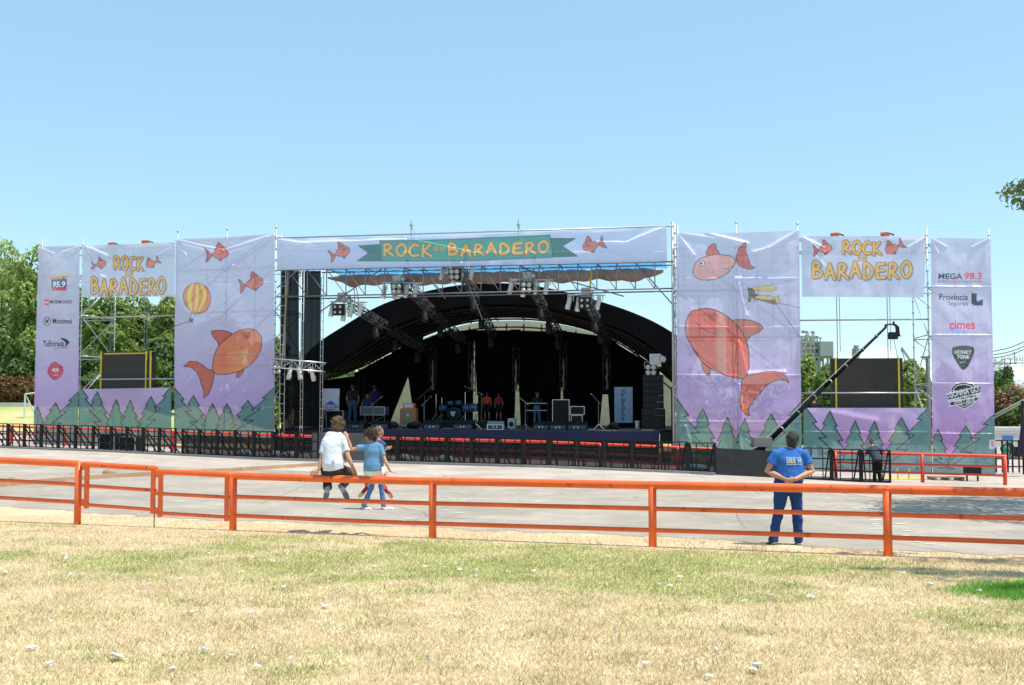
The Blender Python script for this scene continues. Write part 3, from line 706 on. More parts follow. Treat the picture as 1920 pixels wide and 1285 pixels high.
def corner_creases(x0, x1, y, n=3, ln=60, s=1):
    r = random.Random(int(x0)); out = []
    for k in range(n):
        a = r.uniform(.35, 1.1); out.append(((x0, y), (x0+ln*math.cos(a)*r.uniform(.5, 1), y+ln*math.sin(a)*.8), 2.0, .06*s))
        out.append(((x1, y), (x1-ln*math.cos(a)*r.uniform(.5, 1), y+ln*math.sin(a)*.8), 2.0, .06*s))
    return out
def seams(x0, x1, ys_): return [((x0, y), (x1, y+1), 1.3, .03) for y in ys_]
# ---- left sponsor column
DKN = lin((50, 52, 78))
def art_left_col(a):
    forest(a, 812, [(70, 763, 24), (104, 756, 34)], 40, 149, 790, 733)
    a.poly([(94, 522), (127, 518), (124, 545), (97, 545)], lin((92, 84, 132))); a.poly([(97, 540), (124, 540), (124, 545), (97, 545)], lin((200, 80, 90)))
    a.text('Rock&Pop', 92, 129, 513, 527, lin((225, 180, 70)), .03, .25, rot=-.1); a.text('95.9', 98, 122, 528, 539, lin((250, 250, 255)), .05)
    a.poly([(82, 562), (91, 562), (91, 572), (82, 572)], lin((215, 60, 80))); a.text('m', 83.5, 89.5, 565, 570, lin((245, 235, 240)), .06); a.text('MUSIMUNDO', 93, 136, 563, 569.5, DKN, .05)
    c = (87, 602.5); a.line([(c[0]+6.6*math.cos(t), c[1]+7.8*math.sin(t)) for t in np.linspace(0, 6.3, 24)], DKN, 1.2); a.text('M', 83.5, 90.5, 598, 607, DKN, .03, .2)
    a.text('Motomel', 97, 134, 597, 607, DKN, .02)
    a.text('TuEntrada', 80, 121, 639, 650, DKN, .02, .15)
    a.poly(smooth([(113, 634), (124, 636), (131, 643), (122, 650), (124, 643)], 3), DKN); a.line([(102, 655), (112, 653), (128, 650.5)], DKN, .9); a.text('.com', 118, 128, 650, 654, lin((190, 90, 120)))
    a.poly(smooth([(104+(14.5+1.6*math.sin(k*2.3+1))*math.cos(k*.5236), 696+(17+1.6*math.sin(k*3.1))*math.sin(k*.5236)) for k in range(12)], 3), lin((184, 72, 108)))
    a.line([(104+10*math.cos(t), 696+12*math.sin(t)) for t in np.linspace(0, 6.3, 20)], lin((200, 100, 130)), .8)
    a.text('400', 97, 111, 690, 698, lin((240, 205, 215)), .02); a.text('cafe', 99, 110, 700, 705, lin((230, 180, 195)))
banner('sponsor_banner', ((72, 463), (150, 461), (146, 838), (62, 836)), 'tall narrow printed banner with round dark pink seal at the left end', 'banner', art_left_col, corner_creases(72, 150, 463, 2, 40)+seams(62, 150, (537, 613, 690, 766)), step=.55)
# ---- right sponsor column
BK = lin((40, 38, 48))
def art_right_col(a):
    forest(a, 872, [(1759, 806, 30), (1811, 799, 40)], 1722, 1870, 812, 772)
    a.text('MEGA', 1759, 1805, 513, 524, BK, .06); a.text('98.3', 1808, 1841, 511, 524, lin((222, 58, 96)), .06)
    a.text('PURO', 1759, 1779, 526, 530.5, BK); a.text('ROCK', 1781, 1801, 526, 530.5, lin((222, 58, 96)), .03); a.text('NACIONAL', 1803, 1842, 526, 530.5, BK)
    a.text('Provincia', 1761, 1816, 551, 563, BK, .02); a.text('Seguros', 1778, 1816, 565, 575, lin((70, 70, 92)), 0)
    a.poly([(1822, 550), (1832, 550), (1832, 566), (1843, 561), (1843, 573), (1826, 573), (1822, 569)], BK); a.poly([(1833, 551), (1837, 555), (1834, 560), (1831, 560)], lin((176, 182, 212))); 
    a.poly([(1800+21*math.cos(t), 616+13*math.sin(t)) for t in np.linspace(0, 6.28, 24)[:-1]], lin((150, 170, 225)), None, fa=.5)
    a.text('cimes', 1780, 1828, 601, 618, lin((222, 52, 78)), .07)
    a.poly([(1785, 620), (1818, 620), (1812, 627), (1792, 627)], lin((120, 160, 228)), fa=.6)
    a.poly(smooth([(1785, 654), (1792, 650), (1806, 648.5), (1820, 650), (1826, 655), (1824, 668), (1814, 688), (1806, 694), (1799, 689), (1788, 670)], 4), BK)
    a.text('HONKY', 1790, 1821, 657, 664, lin((225, 222, 235)), .045); a.text('TONK', 1794, 1818, 666, 673, lin((225, 222, 235)), .045); a.text('1971', 1800, 1811, 678, 682, lin((190, 188, 205)))
    WHT = lin((225, 220, 240))
    def pent(k): return [(1806+(x-1806)*k, 742+(y-742)*k) for x, y in ((1784, 728), (1792, 720), (1806, 717), (1821, 720), (1829, 728), (1829, 752), (1808, 767), (1784, 753))]
    a.poly(pent(1.06), WHT); a.poly(pent(1.0), BK); a.poly(pent(.88), WHT); a.poly(pent(.82), BK)
    a.poly([(1773, 739), (1842, 722), (1838, 730), (1840, 738), (1776, 752), (1779, 745)], WHT); a.poly([(1775, 741), (1840, 724), (1837, 731), (1839, 736), (1777, 750), (1780, 745)], BK)
    a.poly([(1777, 753), (1836, 743), (1833, 748), (1835, 752), (1778, 763), (1781, 758)], WHT); a.poly([(1779, 755), (1834, 745), (1832, 749), (1833, 751), (1780, 761), (1783, 757)], BK)
    a.text('GONNA GO!', 1779, 1836, 728.5, 741, WHT, .02, rot=-.22); a.text('2006 - 2016', 1788, 1826, 746, 754.5, WHT, .015, rot=-.15)
    a.poly([(1805, 744), (1808, 741.5), (1811, 744), (1808, 746.5)], WHT)
    a.poly([(1855, 825), (1866, 825), (1866, 842), (1855, 842)], lin((190, 180, 200))); a.poly([(1858, 828), (1863, 828), (1863, 838), (1858, 838)], lin((190, 120, 130)))
banner('sponsor_banner', ((1745, 446), (1857, 448), (1867, 893), (1749, 892)), 'tall narrow printed banner with black plectrum and shield logos at the right end', 'banner', art_right_col, corner_creases(1745, 1857, 447, 2, 40)+seams(1740, 1867, (537, 628, 719, 813)), step=.55)
# ---- upper name banners over the screens
def art_rock(sx, sy, ox, oy):
    def f(a):
        X = lambda x: ox+x*sx
        Yy = lambda y: oy+y*sy
        a.c[:] = a.c*.45+lin((186, 194, 216))*.55
        word(a, 'ROCK', X(.30), X(.70), Yy(.10), Yy(.38), 4.2*sx/187, 1.2, 1.6); word(a, 'EN', X(.455), X(.555), Yy(.41), Yy(.53), 1.3, .7, None); word(a, 'BARADERO', X(0), X(1), Yy(.58), Yy(.92), 4.8*sx/187, 1.3, 1.8)
        fish(a, X(.11), Yy(.26), .095*sx, -.15, 1, eye=False); fish(a, X(.82), Yy(.22), .095*sx, .5, -1, eye=False)
    return f
banner('name_banner', ((154, 461), (328, 454), (327, 556), (153, 558)), 'banner reading ROCK EN BARADERO above the left black video screen', 'banner', art_rock(141, 84, 170, 474), corner_creases(154, 328, 458, 3, 55)+[((165, 500), (196, 520), 2, .06)], group='name banners above the video screens')
banner('name_banner', ((1502, 443), (1736, 443), (1733, 558), (1504, 557)), 'banner reading ROCK EN BARADERO above the right black video screen', 'banner', art_rock(190, 82, 1521, 446), corner_creases(1502, 1736, 443, 3, 60)+[((1515, 462), (1545, 500), 3.5, .03)], group='name banners above the video screens')
# ---- forest banners under the screens
banner('forest_banner', ((149, 730), (320, 727), (322, 838), (147, 838)), 'low printed banner of fir trees below the left video screen', 'banner', lambda a: forest(a, 806, [(182, 735, 34), (217, 750, 24), (243, 751, 24), (282, 744, 32)], 150, 322, 724, 724), seams(147, 322, (770,)), dy=(640, 800), group='fir tree banners below the video screens')
banner('forest_banner', ((1507, 765), (1743, 765), (1745, 886), (1506, 880)), 'low printed banner of fir trees below the right video screen', 'banner', lambda a: forest(a, 870, [(1556, 771, 44), (1603, 789, 32), (1639, 790, 32), (1690, 783, 44)], 1509, 1745, 762, 760), seams(1506, 1745, (810,))+[((1560, 775), (1640, 790), 7, .05)], dy=(640, 850), group='fir tree banners below the video screens')
# ---- big fish panels
def spiral(cx, cy, r, n=2.6): return [(cx+r*t*math.cos(t*n*6.28), cy+r*t*math.sin(t*n*6.28)) for t in np.linspace(.1, 1, 34)]
def sc(pts, ox, oy, k): return [(ox+x*k, oy+y*k) for x, y in pts]
def art_left_fish(a):
    forest(a, 806, [(362, 742, 36), (398, 757, 27), (425, 757, 27), (464, 751, 40)], 327, 513, 728, 728)
    fish(a, 405, 474, 22, -.12, 1); fish(a, 471, 531, 23, -.2, 1)
    a.line([(327, 612), (355, 603)], INK, 1)
    rs = smooth([(368+25.5*math.cos(t), 556+26*math.sin(t)) for t in np.linspace(math.pi, 2*math.pi, 9)]+[(392, 570), (384, 582), (369, 588), (358, 582), (346, 570)], 2)
    a.poly(rs, lin((222, 126, 84)), INK, 1.2)
    for o1, o2 in ((-19, -10), (-2.5, 5), (12, 19)): a.poly(smooth([(368+o1*.55, 533), (368+o1*1.0, 553), (365+o1*.45, 582), (365+o2*.45, 582), (368+o2*1.0, 553), (368+o2*.55, 533)], 3), lin((240, 192, 78)), lin((190, 110, 60)), .6)
    a.poly([(358, 581), (370, 585), (366, 589), (358, 587)], lin((170, 150, 120))); a.line([(358, 587), (357, 597)], INK, .7); a.line([(366, 589), (362, 599)], INK, .7); a.poly([(356, 596), (363, 598), (361, 604), (355, 602)], lin((120, 105, 95)), INK, .7)
    body = smooth(sc([(810, 940), (800, 890), (760, 850), (705, 838), (640, 850), (575, 880), (510, 930), (460, 980), (430, 1050), (418, 1110), (418, 1160), (430, 1195), (480, 1207), (560, 1200), (640, 1175), (700, 1140), (760, 1080), (800, 1010)], 300, 420, .2335), 2)
    a.poly(smooth(sc([(405, 865), (430, 852), (480, 850), (530, 858), (570, 880), (520, 920), (470, 975), (455, 940), (430, 915)], 300, 420, .2335), 2), FISHD, INK, 1.3)
    a.poly([(398, 692), (390, 693), (379, 684), (368, 678), (356, 677), (345, 687), (357, 688), (368, 697), (374, 708), (376, 718), (382, 735), (381, 747), (390, 740), (396, 725), (400, 705), (400, 693)], FISHD, INK, 1.3)
    a.poly([(456, 689), (454, 698), (446, 708), (441, 706), (443, 698), (440, 692)], FISHD, INK, 1.2)
    a.poly(body, lin((216, 120, 92)), None)
    i = a.reg(395, 495, 612, 705); d = inpoly(a.X[i], a.Y[i], body); t = np.clip(1-np.abs(a.X[i]-447)/30, 0, 1)*np.clip((a.Y[i]-640)/30, 0, 1)*(d < 0); a.blend(i, t*.6, lin((228, 158, 100)))
    a.poly(body, None, INK, 1.4); a.line(spiral(461, 626, 8), INK, 1); a.line([(449, 648), (450, 653), (455, 653)], INK, 1)
    for k in range(16):
        x = 408+(k % 4)*11+(k//4)*3; y = 652+(k//4)*10; a.line(hump(x, 0, 0, 4, y), lin((150, 80, 70)), .7, a=.7)
banner('fish_banner', ((329, 448), (515, 438), (513, 832), (326, 832)), 'large printed banner with hot-air balloon and orange fish, left of stage', 'banner', art_left_fish,
       [((330, 451), (350, 478), 2.2, .10), ((330, 450), (420, 468), 3, .12), ((420, 468), (514, 441), 3.2, .14), ((514, 441), (440, 497), 2.4, .12), ((440, 497), (421, 505), 2.4, .10), ((514, 441), (470, 500), 2, .05)]+seams(327, 515, (528, 606, 686, 765)), hsag=.05)
def art_right_fish(a):
    forest(a, 868, [(1318, 766, 40), (1364, 782, 34), (1396, 785, 32), (1446, 776, 44)], 1268, 1504, 746, 752)
    # small upper fish facing left
    a.poly(smooth(sc([(580, 300), (600, 240), (640, 200), (662, 190), (655, 250), (680, 330), (700, 385), (735, 400), (690, 415), (640, 400), (600, 380), (578, 340)], 1250, 410, .2256), 2), FISHD, INK, 1.2)
    a.poly(smooth(sc([(330, 300), (345, 235), (385, 203), (410, 210), (412, 250), (440, 290)], 1250, 410, .2256), 2), FISHD, INK, 1.1)
    a.poly(smooth(sc([(218, 430), (240, 365), (290, 325), (370, 300), (450, 293), (530, 305), (572, 335), (555, 390), (500, 450), (430, 490), (340, 508), (260, 495), (225, 465)], 1250, 410, .2256), 2), lin((214, 158, 158)), INK, 1.2)
    a.line(sc([(470, 412), (520, 408), (552, 385)], 1250, 410, .2256), INK, .9); a.poly([(1316+5*math.cos(t), 493+5*math.sin(t)) for t in np.linspace(0, 6.28, 12)[:-1]], lin((238, 226, 215)), INK, 1.2); a.poly([(1315+2.4*math.cos(t), 493+2.4*math.sin(t)) for t in np.linspace(0, 6.28, 10)[:-1]], INK)
    # biplane with tow lines
    TN, TN2 = lin((204, 172, 122)), lin((170, 138, 98))
    a.line([(1458, 568), (1498, 577)], INK, .9); a.line([(1455, 570), (1500, 633)], INK, .9)
    S_ = lambda p: sc(p, 1250, 410, .2256)
    a.poly(smooth(S_([(700, 600), (740, 620), (800, 640), (870, 660), (930, 690), (900, 712), (830, 690), (760, 670), (700, 650), (680, 620)]), 2), lin((132, 104, 78)), lin((80, 62, 48)), .9)
    a.poly(smooth(S_([(745, 635), (830, 632), (900, 648), (918, 662), (880, 672), (800, 668), (740, 655)]), 2), TN, lin((110, 88, 66)), .7)
    a.poly(smooth(S_([(690, 578), (740, 560), (860, 553), (905, 565), (912, 582), (870, 600), (760, 596), (700, 592)]), 2), TN, lin((110, 88, 66)), .7)
    for p, q in (((765, 597), (760, 640)), ((857, 600), (858, 640))): a.line(S_([p, q]), lin((120, 95, 70)), .8)
    for p in ((690, 658), (735, 668)): c = S_([p])[0]; a.poly([(c[0]+3*math.cos(t), c[1]+3*math.sin(t)) for t in np.linspace(0, 6.28, 10)[:-1]], TN2, lin((90, 70, 55)), .7)
    a.poly(smooth(S_([(676, 572), (712, 574), (730, 600), (745, 640), (712, 640), (684, 610)]), 2), lin((112, 84, 64)), lin((70, 52, 42)), .8); a.line(S_([(672, 560), (690, 655)]), lin((80, 60, 46)), 1.0); a.poly(S_([(895, 660), (930, 640), (940, 690), (915, 712)]), TN, lin((90, 70, 55)), .8); a.poly(smooth(S_([(690, 662), (700, 676), (688, 690), (676, 676)]), 2), lin((70, 56, 48)))
    # large fish diving
    a.poly(smooth(S_([(540, 845), (600, 832), (700, 840), (770, 870), (800, 900), (780, 930), (740, 955), (700, 970), (660, 1015), (640, 960), (600, 895)]), 2), FISHD, INK, 1.5)
    T_ = lambda p: sc(p, 1240, 660, .2023)
    a.poly(T_([(375, 70), (375, 120), (390, 170), (420, 210), (445, 218), (450, 190), (457, 150)]), FISHD, INK, 1.4)
    tail = T_([(770, 225), (840, 210), (900, 195), (980, 178), (1060, 180), (1120, 200), (1165, 240), (1188, 288), (1150, 262), (1090, 255), (1030, 275), (990, 295), (950, 330), (930, 370), (880, 415), (850, 455), (845, 482), (815, 500), (808, 540), (818, 590), (770, 570), (735, 520), (725, 440), (735, 350), (748, 255)])
    a.poly(tail, lin((206, 100, 92)), INK, 1.5)
    for q in ([(830, 300), (800, 360), (820, 420)], [(860, 290), (900, 250), (980, 250), (960, 300)], [(780, 350), (770, 430), (790, 480)]): a.line(smooth(T_(q), 3, False), lin((130, 60, 60)), .7, a=.8)
    body = [(1295, 585), (1305, 581), (1324, 577), (1340, 580), (1354, 586), (1370, 597), (1385, 613), (1397, 632), (1403, 651), (1405, 672), (1404, 690), (1399, 706), (1392, 709), (1382, 708.5), (1361, 703.5), (1345, 696), (1329, 688), (1315, 676), (1305, 662), (1296, 648), (1287, 629), (1286, 603)]
    body = smooth(body, 2); a.poly(body, lin((206, 92, 78)), None)
    i = a.reg(1284, 1406, 575, 712); d = inpoly(a.X[i], a.Y[i], body); t = (d < 0)*np.clip((a.X[i]-1340)/8, 0, 1)*np.clip((1363-a.X[i])/3, 0, 1); a.blend(i, t*.5, lin((210, 160, 150)))
    t = (d < 0)*np.clip(1-(a.X[i]-1284)/9, 0, 1); a.blend(i, t*.8, lin((205, 185, 195)))
    a.poly(body, None, INK, 1.7); a.line(spiral(1338, 592, 9), INK, 1.1)
    a.line(smooth([(1305, 604), (1317, 615), (1335, 624), (1341, 626)], 3, False), INK, 1.2); a.line(smooth([(1341, 617), (1343, 628), (1338, 632), (1332, 629)], 3, False), INK, 1.1)
    for k in range(18):
        x = 1326+k*3.6; y = 676+k*1.2; a.line([(x, y), (x+.4, y+5)], lin((130, 62, 58)), .6, a=.7)
    for x, y in ((1352, 640), (1370, 624), (1362, 660), (1380, 650), (1376, 672), (1350, 668), (1384, 690), (1366, 686)): a.line(hump(x, 0, 0, 5, y), lin((150, 66, 62)), .7, a=.6)
banner('fish_banner', ((1268, 437), (1498, 432), (1504, 888), (1270, 884)), 'large printed banner with biplane and big diving red fish, right of stage', 'banner', art_right_fish,
       [((1270, 438), (1300, 478), 2.4, .12), ((1325, 436), (1400, 455), 3, .13), ((1270, 437), (1345, 446), 3, .10), ((1496, 433), (1440, 465), 3, .13), ((1440, 465), (1412, 472), 2.5, .09), ((1385, 530), (1398, 590), 5, .12), ((1380, 520), (1425, 520), 3, .08), ((1404, 700), (1470, 698), 4, .10), ((1386, 720), (1392, 790), 3, .09), ((1285, 800), (1300, 860), 3, .1), ((1385, 805), (1390, 850), 3, .1), ((1385, 640), (1400, 700), 3, .08)]+seams(1270, 1502, (521, 612, 703, 790)), hsag=.05)
def art_header(a):
    a.c[:] = a.c*.3+(lin((192, 200, 232))*np.clip((500-a.Y)/60, 0, 1)[:, None]+lin((180, 180, 206))*np.clip(1-(500-a.Y)/60, 0, 1)[:, None])*.7
    dk, gr = lin((62, 104, 100)), lin((70, 146, 132))
    a.poly([(671, 459), (716, 456), (716, 489), (669, 489), (691, 473)], dk, lin((40, 66, 66)), 1); a.poly([(1030, 444), (1079, 445), (1055, 460), (1083, 480), (1030, 482)], dk, lin((40, 66, 66)), 1)
    a.poly([(713, 450), (1031, 438), (1037, 482), (900, 488), (714, 489)], gr, lin((36, 62, 62)), 1.4)
    word(a, 'ROCK', 717, 812, 457, 480, 4.4, 1.1, None, tilt=-.015); word(a, 'EN', 812, 834, 460, 468, 1.4, .5); word(a, 'BARADERO', 838, 1031, 455, 477, 4.8, 1.1, None, tilt=-.022)
    fish(a, 637, 473, 20, -.35, 1); fish(a, 1113, 458, 21, .30, -1)
banner('header_banner', ((519, 447), (1250, 425), (1251, 490), (519, 507)), 'long header banner with green ribbon reading ROCK EN BARADERO above the stage opening', 'banner', art_header,
       [((520, 449), (600, 462), 3, .12), ((560, 456), (760, 446), 2.5, .10), ((780, 448), (880, 470), 2.4, .08), ((1248, 426), (1175, 455), 3.2, .16), ((1175, 455), (1120, 452), 2.5, .1), ((620, 470), (700, 466), 2, .06)]+seams(520, 1250, (472,)), off=-.06, hsag=.10)
# ================================================================== scaffolding
def zof(px, py, off=0, plan=None): return (plan or FAC).pt(px, py, off).z
def scaffold(label, pxs, ztop, lifts, depth=2.5, braces='both', sides=True, group='scaffold towers of the stage front', off=.06, plan=None, extra=0.45):
    plan = plan or FAC; front = [plan.xy(p, off) for p in pxs]; n = plan.hit((pxs[0]+pxs[-1])/2)[1]
    back = [q+n*depth for q in front]; g = [GZ(q.x, q.y) for q in front]; base = min(g)
    t = root('scaffold_tower', (front[0].x, front[0].y, base), label, 'scaffold', group); r = .026
    def bar(nm, p, q, rr=r): b = B(); b.cyl(p, q, rr, n=6); return part(nm, b, M_GALV, t, True)
    for row in ((front, back) if sides else (front,)):
        for k, q in enumerate(row):
            z0 = GZ(q.x, q.y); zt = ztop[k]+(extra if row is front else -.1)
            b = B(); b.cyl((q.x, q.y, z0-.02), (q.x, q.y, zt), r, n=6)
            z = z0+.3
            while z < zt: b.cyl((q.x, q.y, z), (q.x, q.y, z+.06), r*1.9, n=6); z += .5
            part('standard', b, M_GALV, t, True)
            b = B(); b.box((q.x, q.y, z0+.01), (.18, .18, .03)); part('base_plate', b, M_GALV, t)
        for z in lifts:
            for p, q in zip(row[:-1], row[1:]): bar('ledger', (p.x, p.y, z), (q.x, q.y, z))
        for i, (z, z2) in enumerate(zip(lifts[:-1], lifts[1:])):
            for k, (p, q) in enumerate(zip(row[:-1], row[1:])):
                if (i+k) % 2 and braces == 'alt': continue
                if braces == 'left': bar('brace', (p.x, p.y, z2), (q.x, q.y, z), r*.9)
                else: bar('brace', (p.x, p.y, z), (q.x, q.y, z2), r*.9)
    if sides:
        for p, q in zip(front, back):
            for z in lifts: bar('ledger', (p.x, p.y, z+.05), (q.x, q.y, z+.05))
            for i, (z, z2) in enumerate(zip(lifts[:-1], lifts[1:])):
                a_, b_ = (p, q) if i % 2 else (q, p); bar('brace', (a_.x, a_.y, z), (b_.x, b_.y, z2), r*.9)
    return t
LL = [.6, 2.6, 4.6, 6.6, 8.6, 10.0]; LR = [-.2, 1.1, 3.1, 5.1, 7.1, 8.9]
t1 = scaffold('narrow scaffold tower at the far left behind the sponsor logo column', [72, 149], [zof(72, 466), zof(150, 465)], LL, braces='up')
t2 = scaffold('wide scaffold tower behind the hot-air balloon banner', [328, 421, 514], [zof(328, 452), zof(421, 447), zof(515, 440)], LL, braces='up')
t3 = scaffold('wide scaffold tower behind the biplane banner', [1268, 1384, 1500], [zof(1268, 438), zof(1384, 436), zof(1499, 434)], LR, braces='left')
t4 = scaffold('narrow scaffold tower at the far right behind the plectrum logo column', [1744, 1862], [zof(1744, 446), zof(1860, 450)], LR, braces='left')
# deck boards and stair bits inside the biplane tower
n3 = FAC.hit(1384)[1]
for z in (7.1, 5.1, 3.1):
    p, q = FAC.xy(1270, 1.3), FAC.xy(1384, 1.3); b = B(); b.beam((p.x, p.y, z+.1), (q.x, q.y, z+.1), .6, .05); part('deck_board', b, M_ALU, t3)
for px in np.linspace(1285, 1480, 8):
    p = FAC.xy(px, 1.9); b = B(); b.cyl((p.x, p.y, 5.3), (p.x, p.y, 9.0), .02, n=5); part('guard_post', b, M_DKSTEEL, t3)
for z in (5.6, 6.2, 6.7, 7.5, 8.1, 8.5):
    p, q = FAC.xy(1275, 1.9), FAC.xy(1350 if z < 7.5 else 1480, 1.9); b = B(); b.cyl((p.x, p.y, z), (q.x, q.y, z), .02, n=5); part('guard_rail', b, M_DKSTEEL, t3)
# bridges between towers over the screens
def bridge(label, pa, pb, zs, zt, group='scaffold bridges over the video screens'):
    p, q = FAC.xy(pa, .07), FAC.xy(pb, .07); t = root('scaffold_bridge', (p.x, p.y, zs[0]), label, 'scaffold', group)
    for z in zs: b = B(); b.cyl((p.x, p.y, z), (q.x, q.y, z), .035, n=6); part('ledger', b, M_GALV, t, True)
    n = FAC.hit((pa+pb)/2)[1]
    for o in (.12, .75):
        P1, Q1 = FAC.xy(pa, o), FAC.xy(pb, o)
        b = B(); b.cyl((P1.x, P1.y, zt[0]-.05), (Q1.x, Q1.y, zt[1]-.05), .03, n=6); b.cyl((P1.x, P1.y, zt[0]-.6), (Q1.x, Q1.y, zt[1]-.6), .03, n=6)
        N = 11
        for k in range(N+1):
            f = k/N; A = P1.lerp(Q1, f); z = (zt[0]*(1-f)+zt[1]*f); b.cyl((A.x, A.y, z-.05), (A.x, A.y, z-.6), .018, n=5)
        part('lattice_beam', b, M_GALV, t, True)
    return t
bridge('lattice bridge above the left video screen', 150, 328, [zof(240, 594), zof(240, 711)], (zof(152, 462), zof(328, 454)))
bridge('lattice bridge above the right video screen', 1500, 1744, [zof(1600, 600), zof(1600, 737)], (zof(1500, 445), zof(1744, 445)))
# ================================================================== video screens and their hoists
def screen(label, x0, x1, y0, y1, off, yel, depth=.35):
    A, Bq = FAC.pt(x0, y0, off), FAC.pt(x1, y0, off); z1 = FAC.pt((x0+x1)/2, y0, off).z; z0 = FAC.pt((x0+x1)/2, y1, off).z
    d = Vector((Bq.x-A.x, Bq.y-A.y, 0)); L = d.length; d.normalize(); n = Vector((-d.y, d.x, 0)); yaw = math.atan2(d.y, d.x); c = Vector(((A.x+Bq.x)/2, (A.y+Bq.y)/2, z0))
    t = root('video_screen', c, label, 'screen', 'black video screens', yaw); H = z1-z0
    nc, nr = (6, 4) if L > 3 else (5, 4)
    b = B(); b.box((0, depth/2, H/2), (L, depth, H)); part('cabinet', b, M_BLACK, t, world=False)
    b = B(); cw, ch = L/nc, H/nr
    for i in range(nc):
        for j in range(nr): b.box((-L/2+cw*(i+.5), -.012, ch*(j+.5)), (cw-.003, .02, ch-.003))
    part('display_face', b, M_SCREEN, t, world=False)
    for x in yel:
        xx = ((x-x0)/(x1-x0)-.5)*L; b = B(); b.box((xx, -.04, H/2), (.07, .03, H+.05)); part('yellow_strap', b, M_YEL, t, world=False)
    return t
screen('left black video screen with yellow straps, in front of the trees', 189, 285, 660, 745, .5, (191, 275.5, 283.5))
sL = bpy.context.scene.objects['video_screen']
b = B(); b.box((0, -.045, 2.12), (2.5, .03, .06)); part('yellow_strap', b, M_YEL, sL, world=False)
screen('right black video screen with yellow straps, beside the camera crane', 1558, 1692, 672, 778, .5, (1566.5, 1684.5))
def hoist(label, px, ytop, off, z1, body='orange', plan=None):
    q = (plan or FAC).xy(px, off); zt = (plan or FAC).pt(px, ytop, off).z; t = root('chain_hoist', (q.x, q.y, z1), label, 'hoist', 'chain hoists of the screens')
    b = B(); b.cyl((q.x, q.y, z1), (q.x, q.y, zt), .018, n=5); b.cyl((q.x+.12, q.y, z1+.3), (q.x+.1, q.y, zt), .014, n=5); part('chain', b, M_DKSTEEL, t)
    m = mat('hoist_orange', (.6, .12, .04), .5)
    b = B(); b.box((q.x, q.y, zt), (.26, .2, .16)); b.cyl((q.x-.2, q.y, zt+.02), (q.x+.1, q.y, zt+.02), .09, n=10); part('motor', b, m, t)
    b = B(); b.beam((q.x, q.y, zt+.1), (q.x+.35, q.y, zt-.02), .05, .05); part('bracket', b, M_BLACK, t)
z = zof(230, 660, .5)
hoist('chain hoist on the bridge above the left edge of the left screen', 205, 459, .6, z); hoist('chain hoist with blue chain above the right edge of the left screen', 268, 455, .6, z)
z = zof(1620, 672, .5)
hoist('chain hoist on the bridge above the left edge of the right screen', 1572, 441, .6, z); hoist('chain hoist on the bridge above the right edge of the right screen', 1667, 440, .6, z)
# ================================================================== header truss, roof tarpaulin
def XYZ(px, py, off=0, plan=None): return (plan or MID).pt(px, py, off)
t = root('header_truss', XYZ(519, 507, .1), 'long dark lattice truss under the ROCK EN BARADERO header', 'truss')
def chord(nm, pts, r=.035, m=M_DKSTEEL):
    b = B(); b.tube(pts, r, 6); return part(nm, b, m, t, True)
for off in (.12, 1.3):
    chord('top_chord', [XYZ(519, 507, .12)+Vector((MN.x, MN.y, 0))*(off-.12), XYZ(1262, 491, .12)+Vector((MN.x, MN.y, 0))*(off-.12)])
    chord('bottom_chord', [XYZ(519, 557, .12)+Vector((MN.x, MN.y, 0))*(off-.12), XYZ(1262, 541, .12)+Vector((MN.x, MN.y, 0))*(off-.12)])
xs_ = list(np.arange(540, 1262, 36.2)); tp = lambda x: 507-16*(x-519)/743
for k, x in enumerate(xs_):
    chord('vertical', [XYZ(x, tp(x), .12), XYZ(x, tp(x)+50, .12)], .026)
    if k+1 < len(xs_): chord('diagonal', [XYZ(x, tp(x), .12), XYZ(xs_[k+1], tp(xs_[k+1])+50, .12)], .02)
    if k % 2 == 0: chord('cross_bar', [XYZ(x, tp(x), .12), XYZ(x, tp(x), .12)+Vector((MN.x, MN.y, 0))*1.2], .024)
for x, y, x2, y2 in ((600, 585, 715, 505), (868, 507, 905, 600), (985, 505, 1170, 556), (1205, 508, 1262, 572), (520, 540, 560, 505), (790, 505, 835, 560)): chord('diagonal', [XYZ(x, y, .3), XYZ(x2, y2, .3)], .03)
for x in (771, 972):
    b = B(); p = XYZ(x, 437, .3); b.cyl(p+Vector((0, 0, -.3)), p+Vector((0, 0, .55)), .03, n=6); b.cyl(p+Vector((0, 0, .3)), p+Vector((.18, 0, 0)), .02, n=5); b.box(p+Vector((0, 0, .34)), (.16, .1, .08)); part('mast_clamp', b, M_GALV, t)
b = B(); yy = lambda x: 447-22*(x-519)/731
b.tube([XYZ(519, yy(519), .1), XYZ(1262, 424, .1)], .035, 6); part('top_chord', b, M_GALV, t, True)
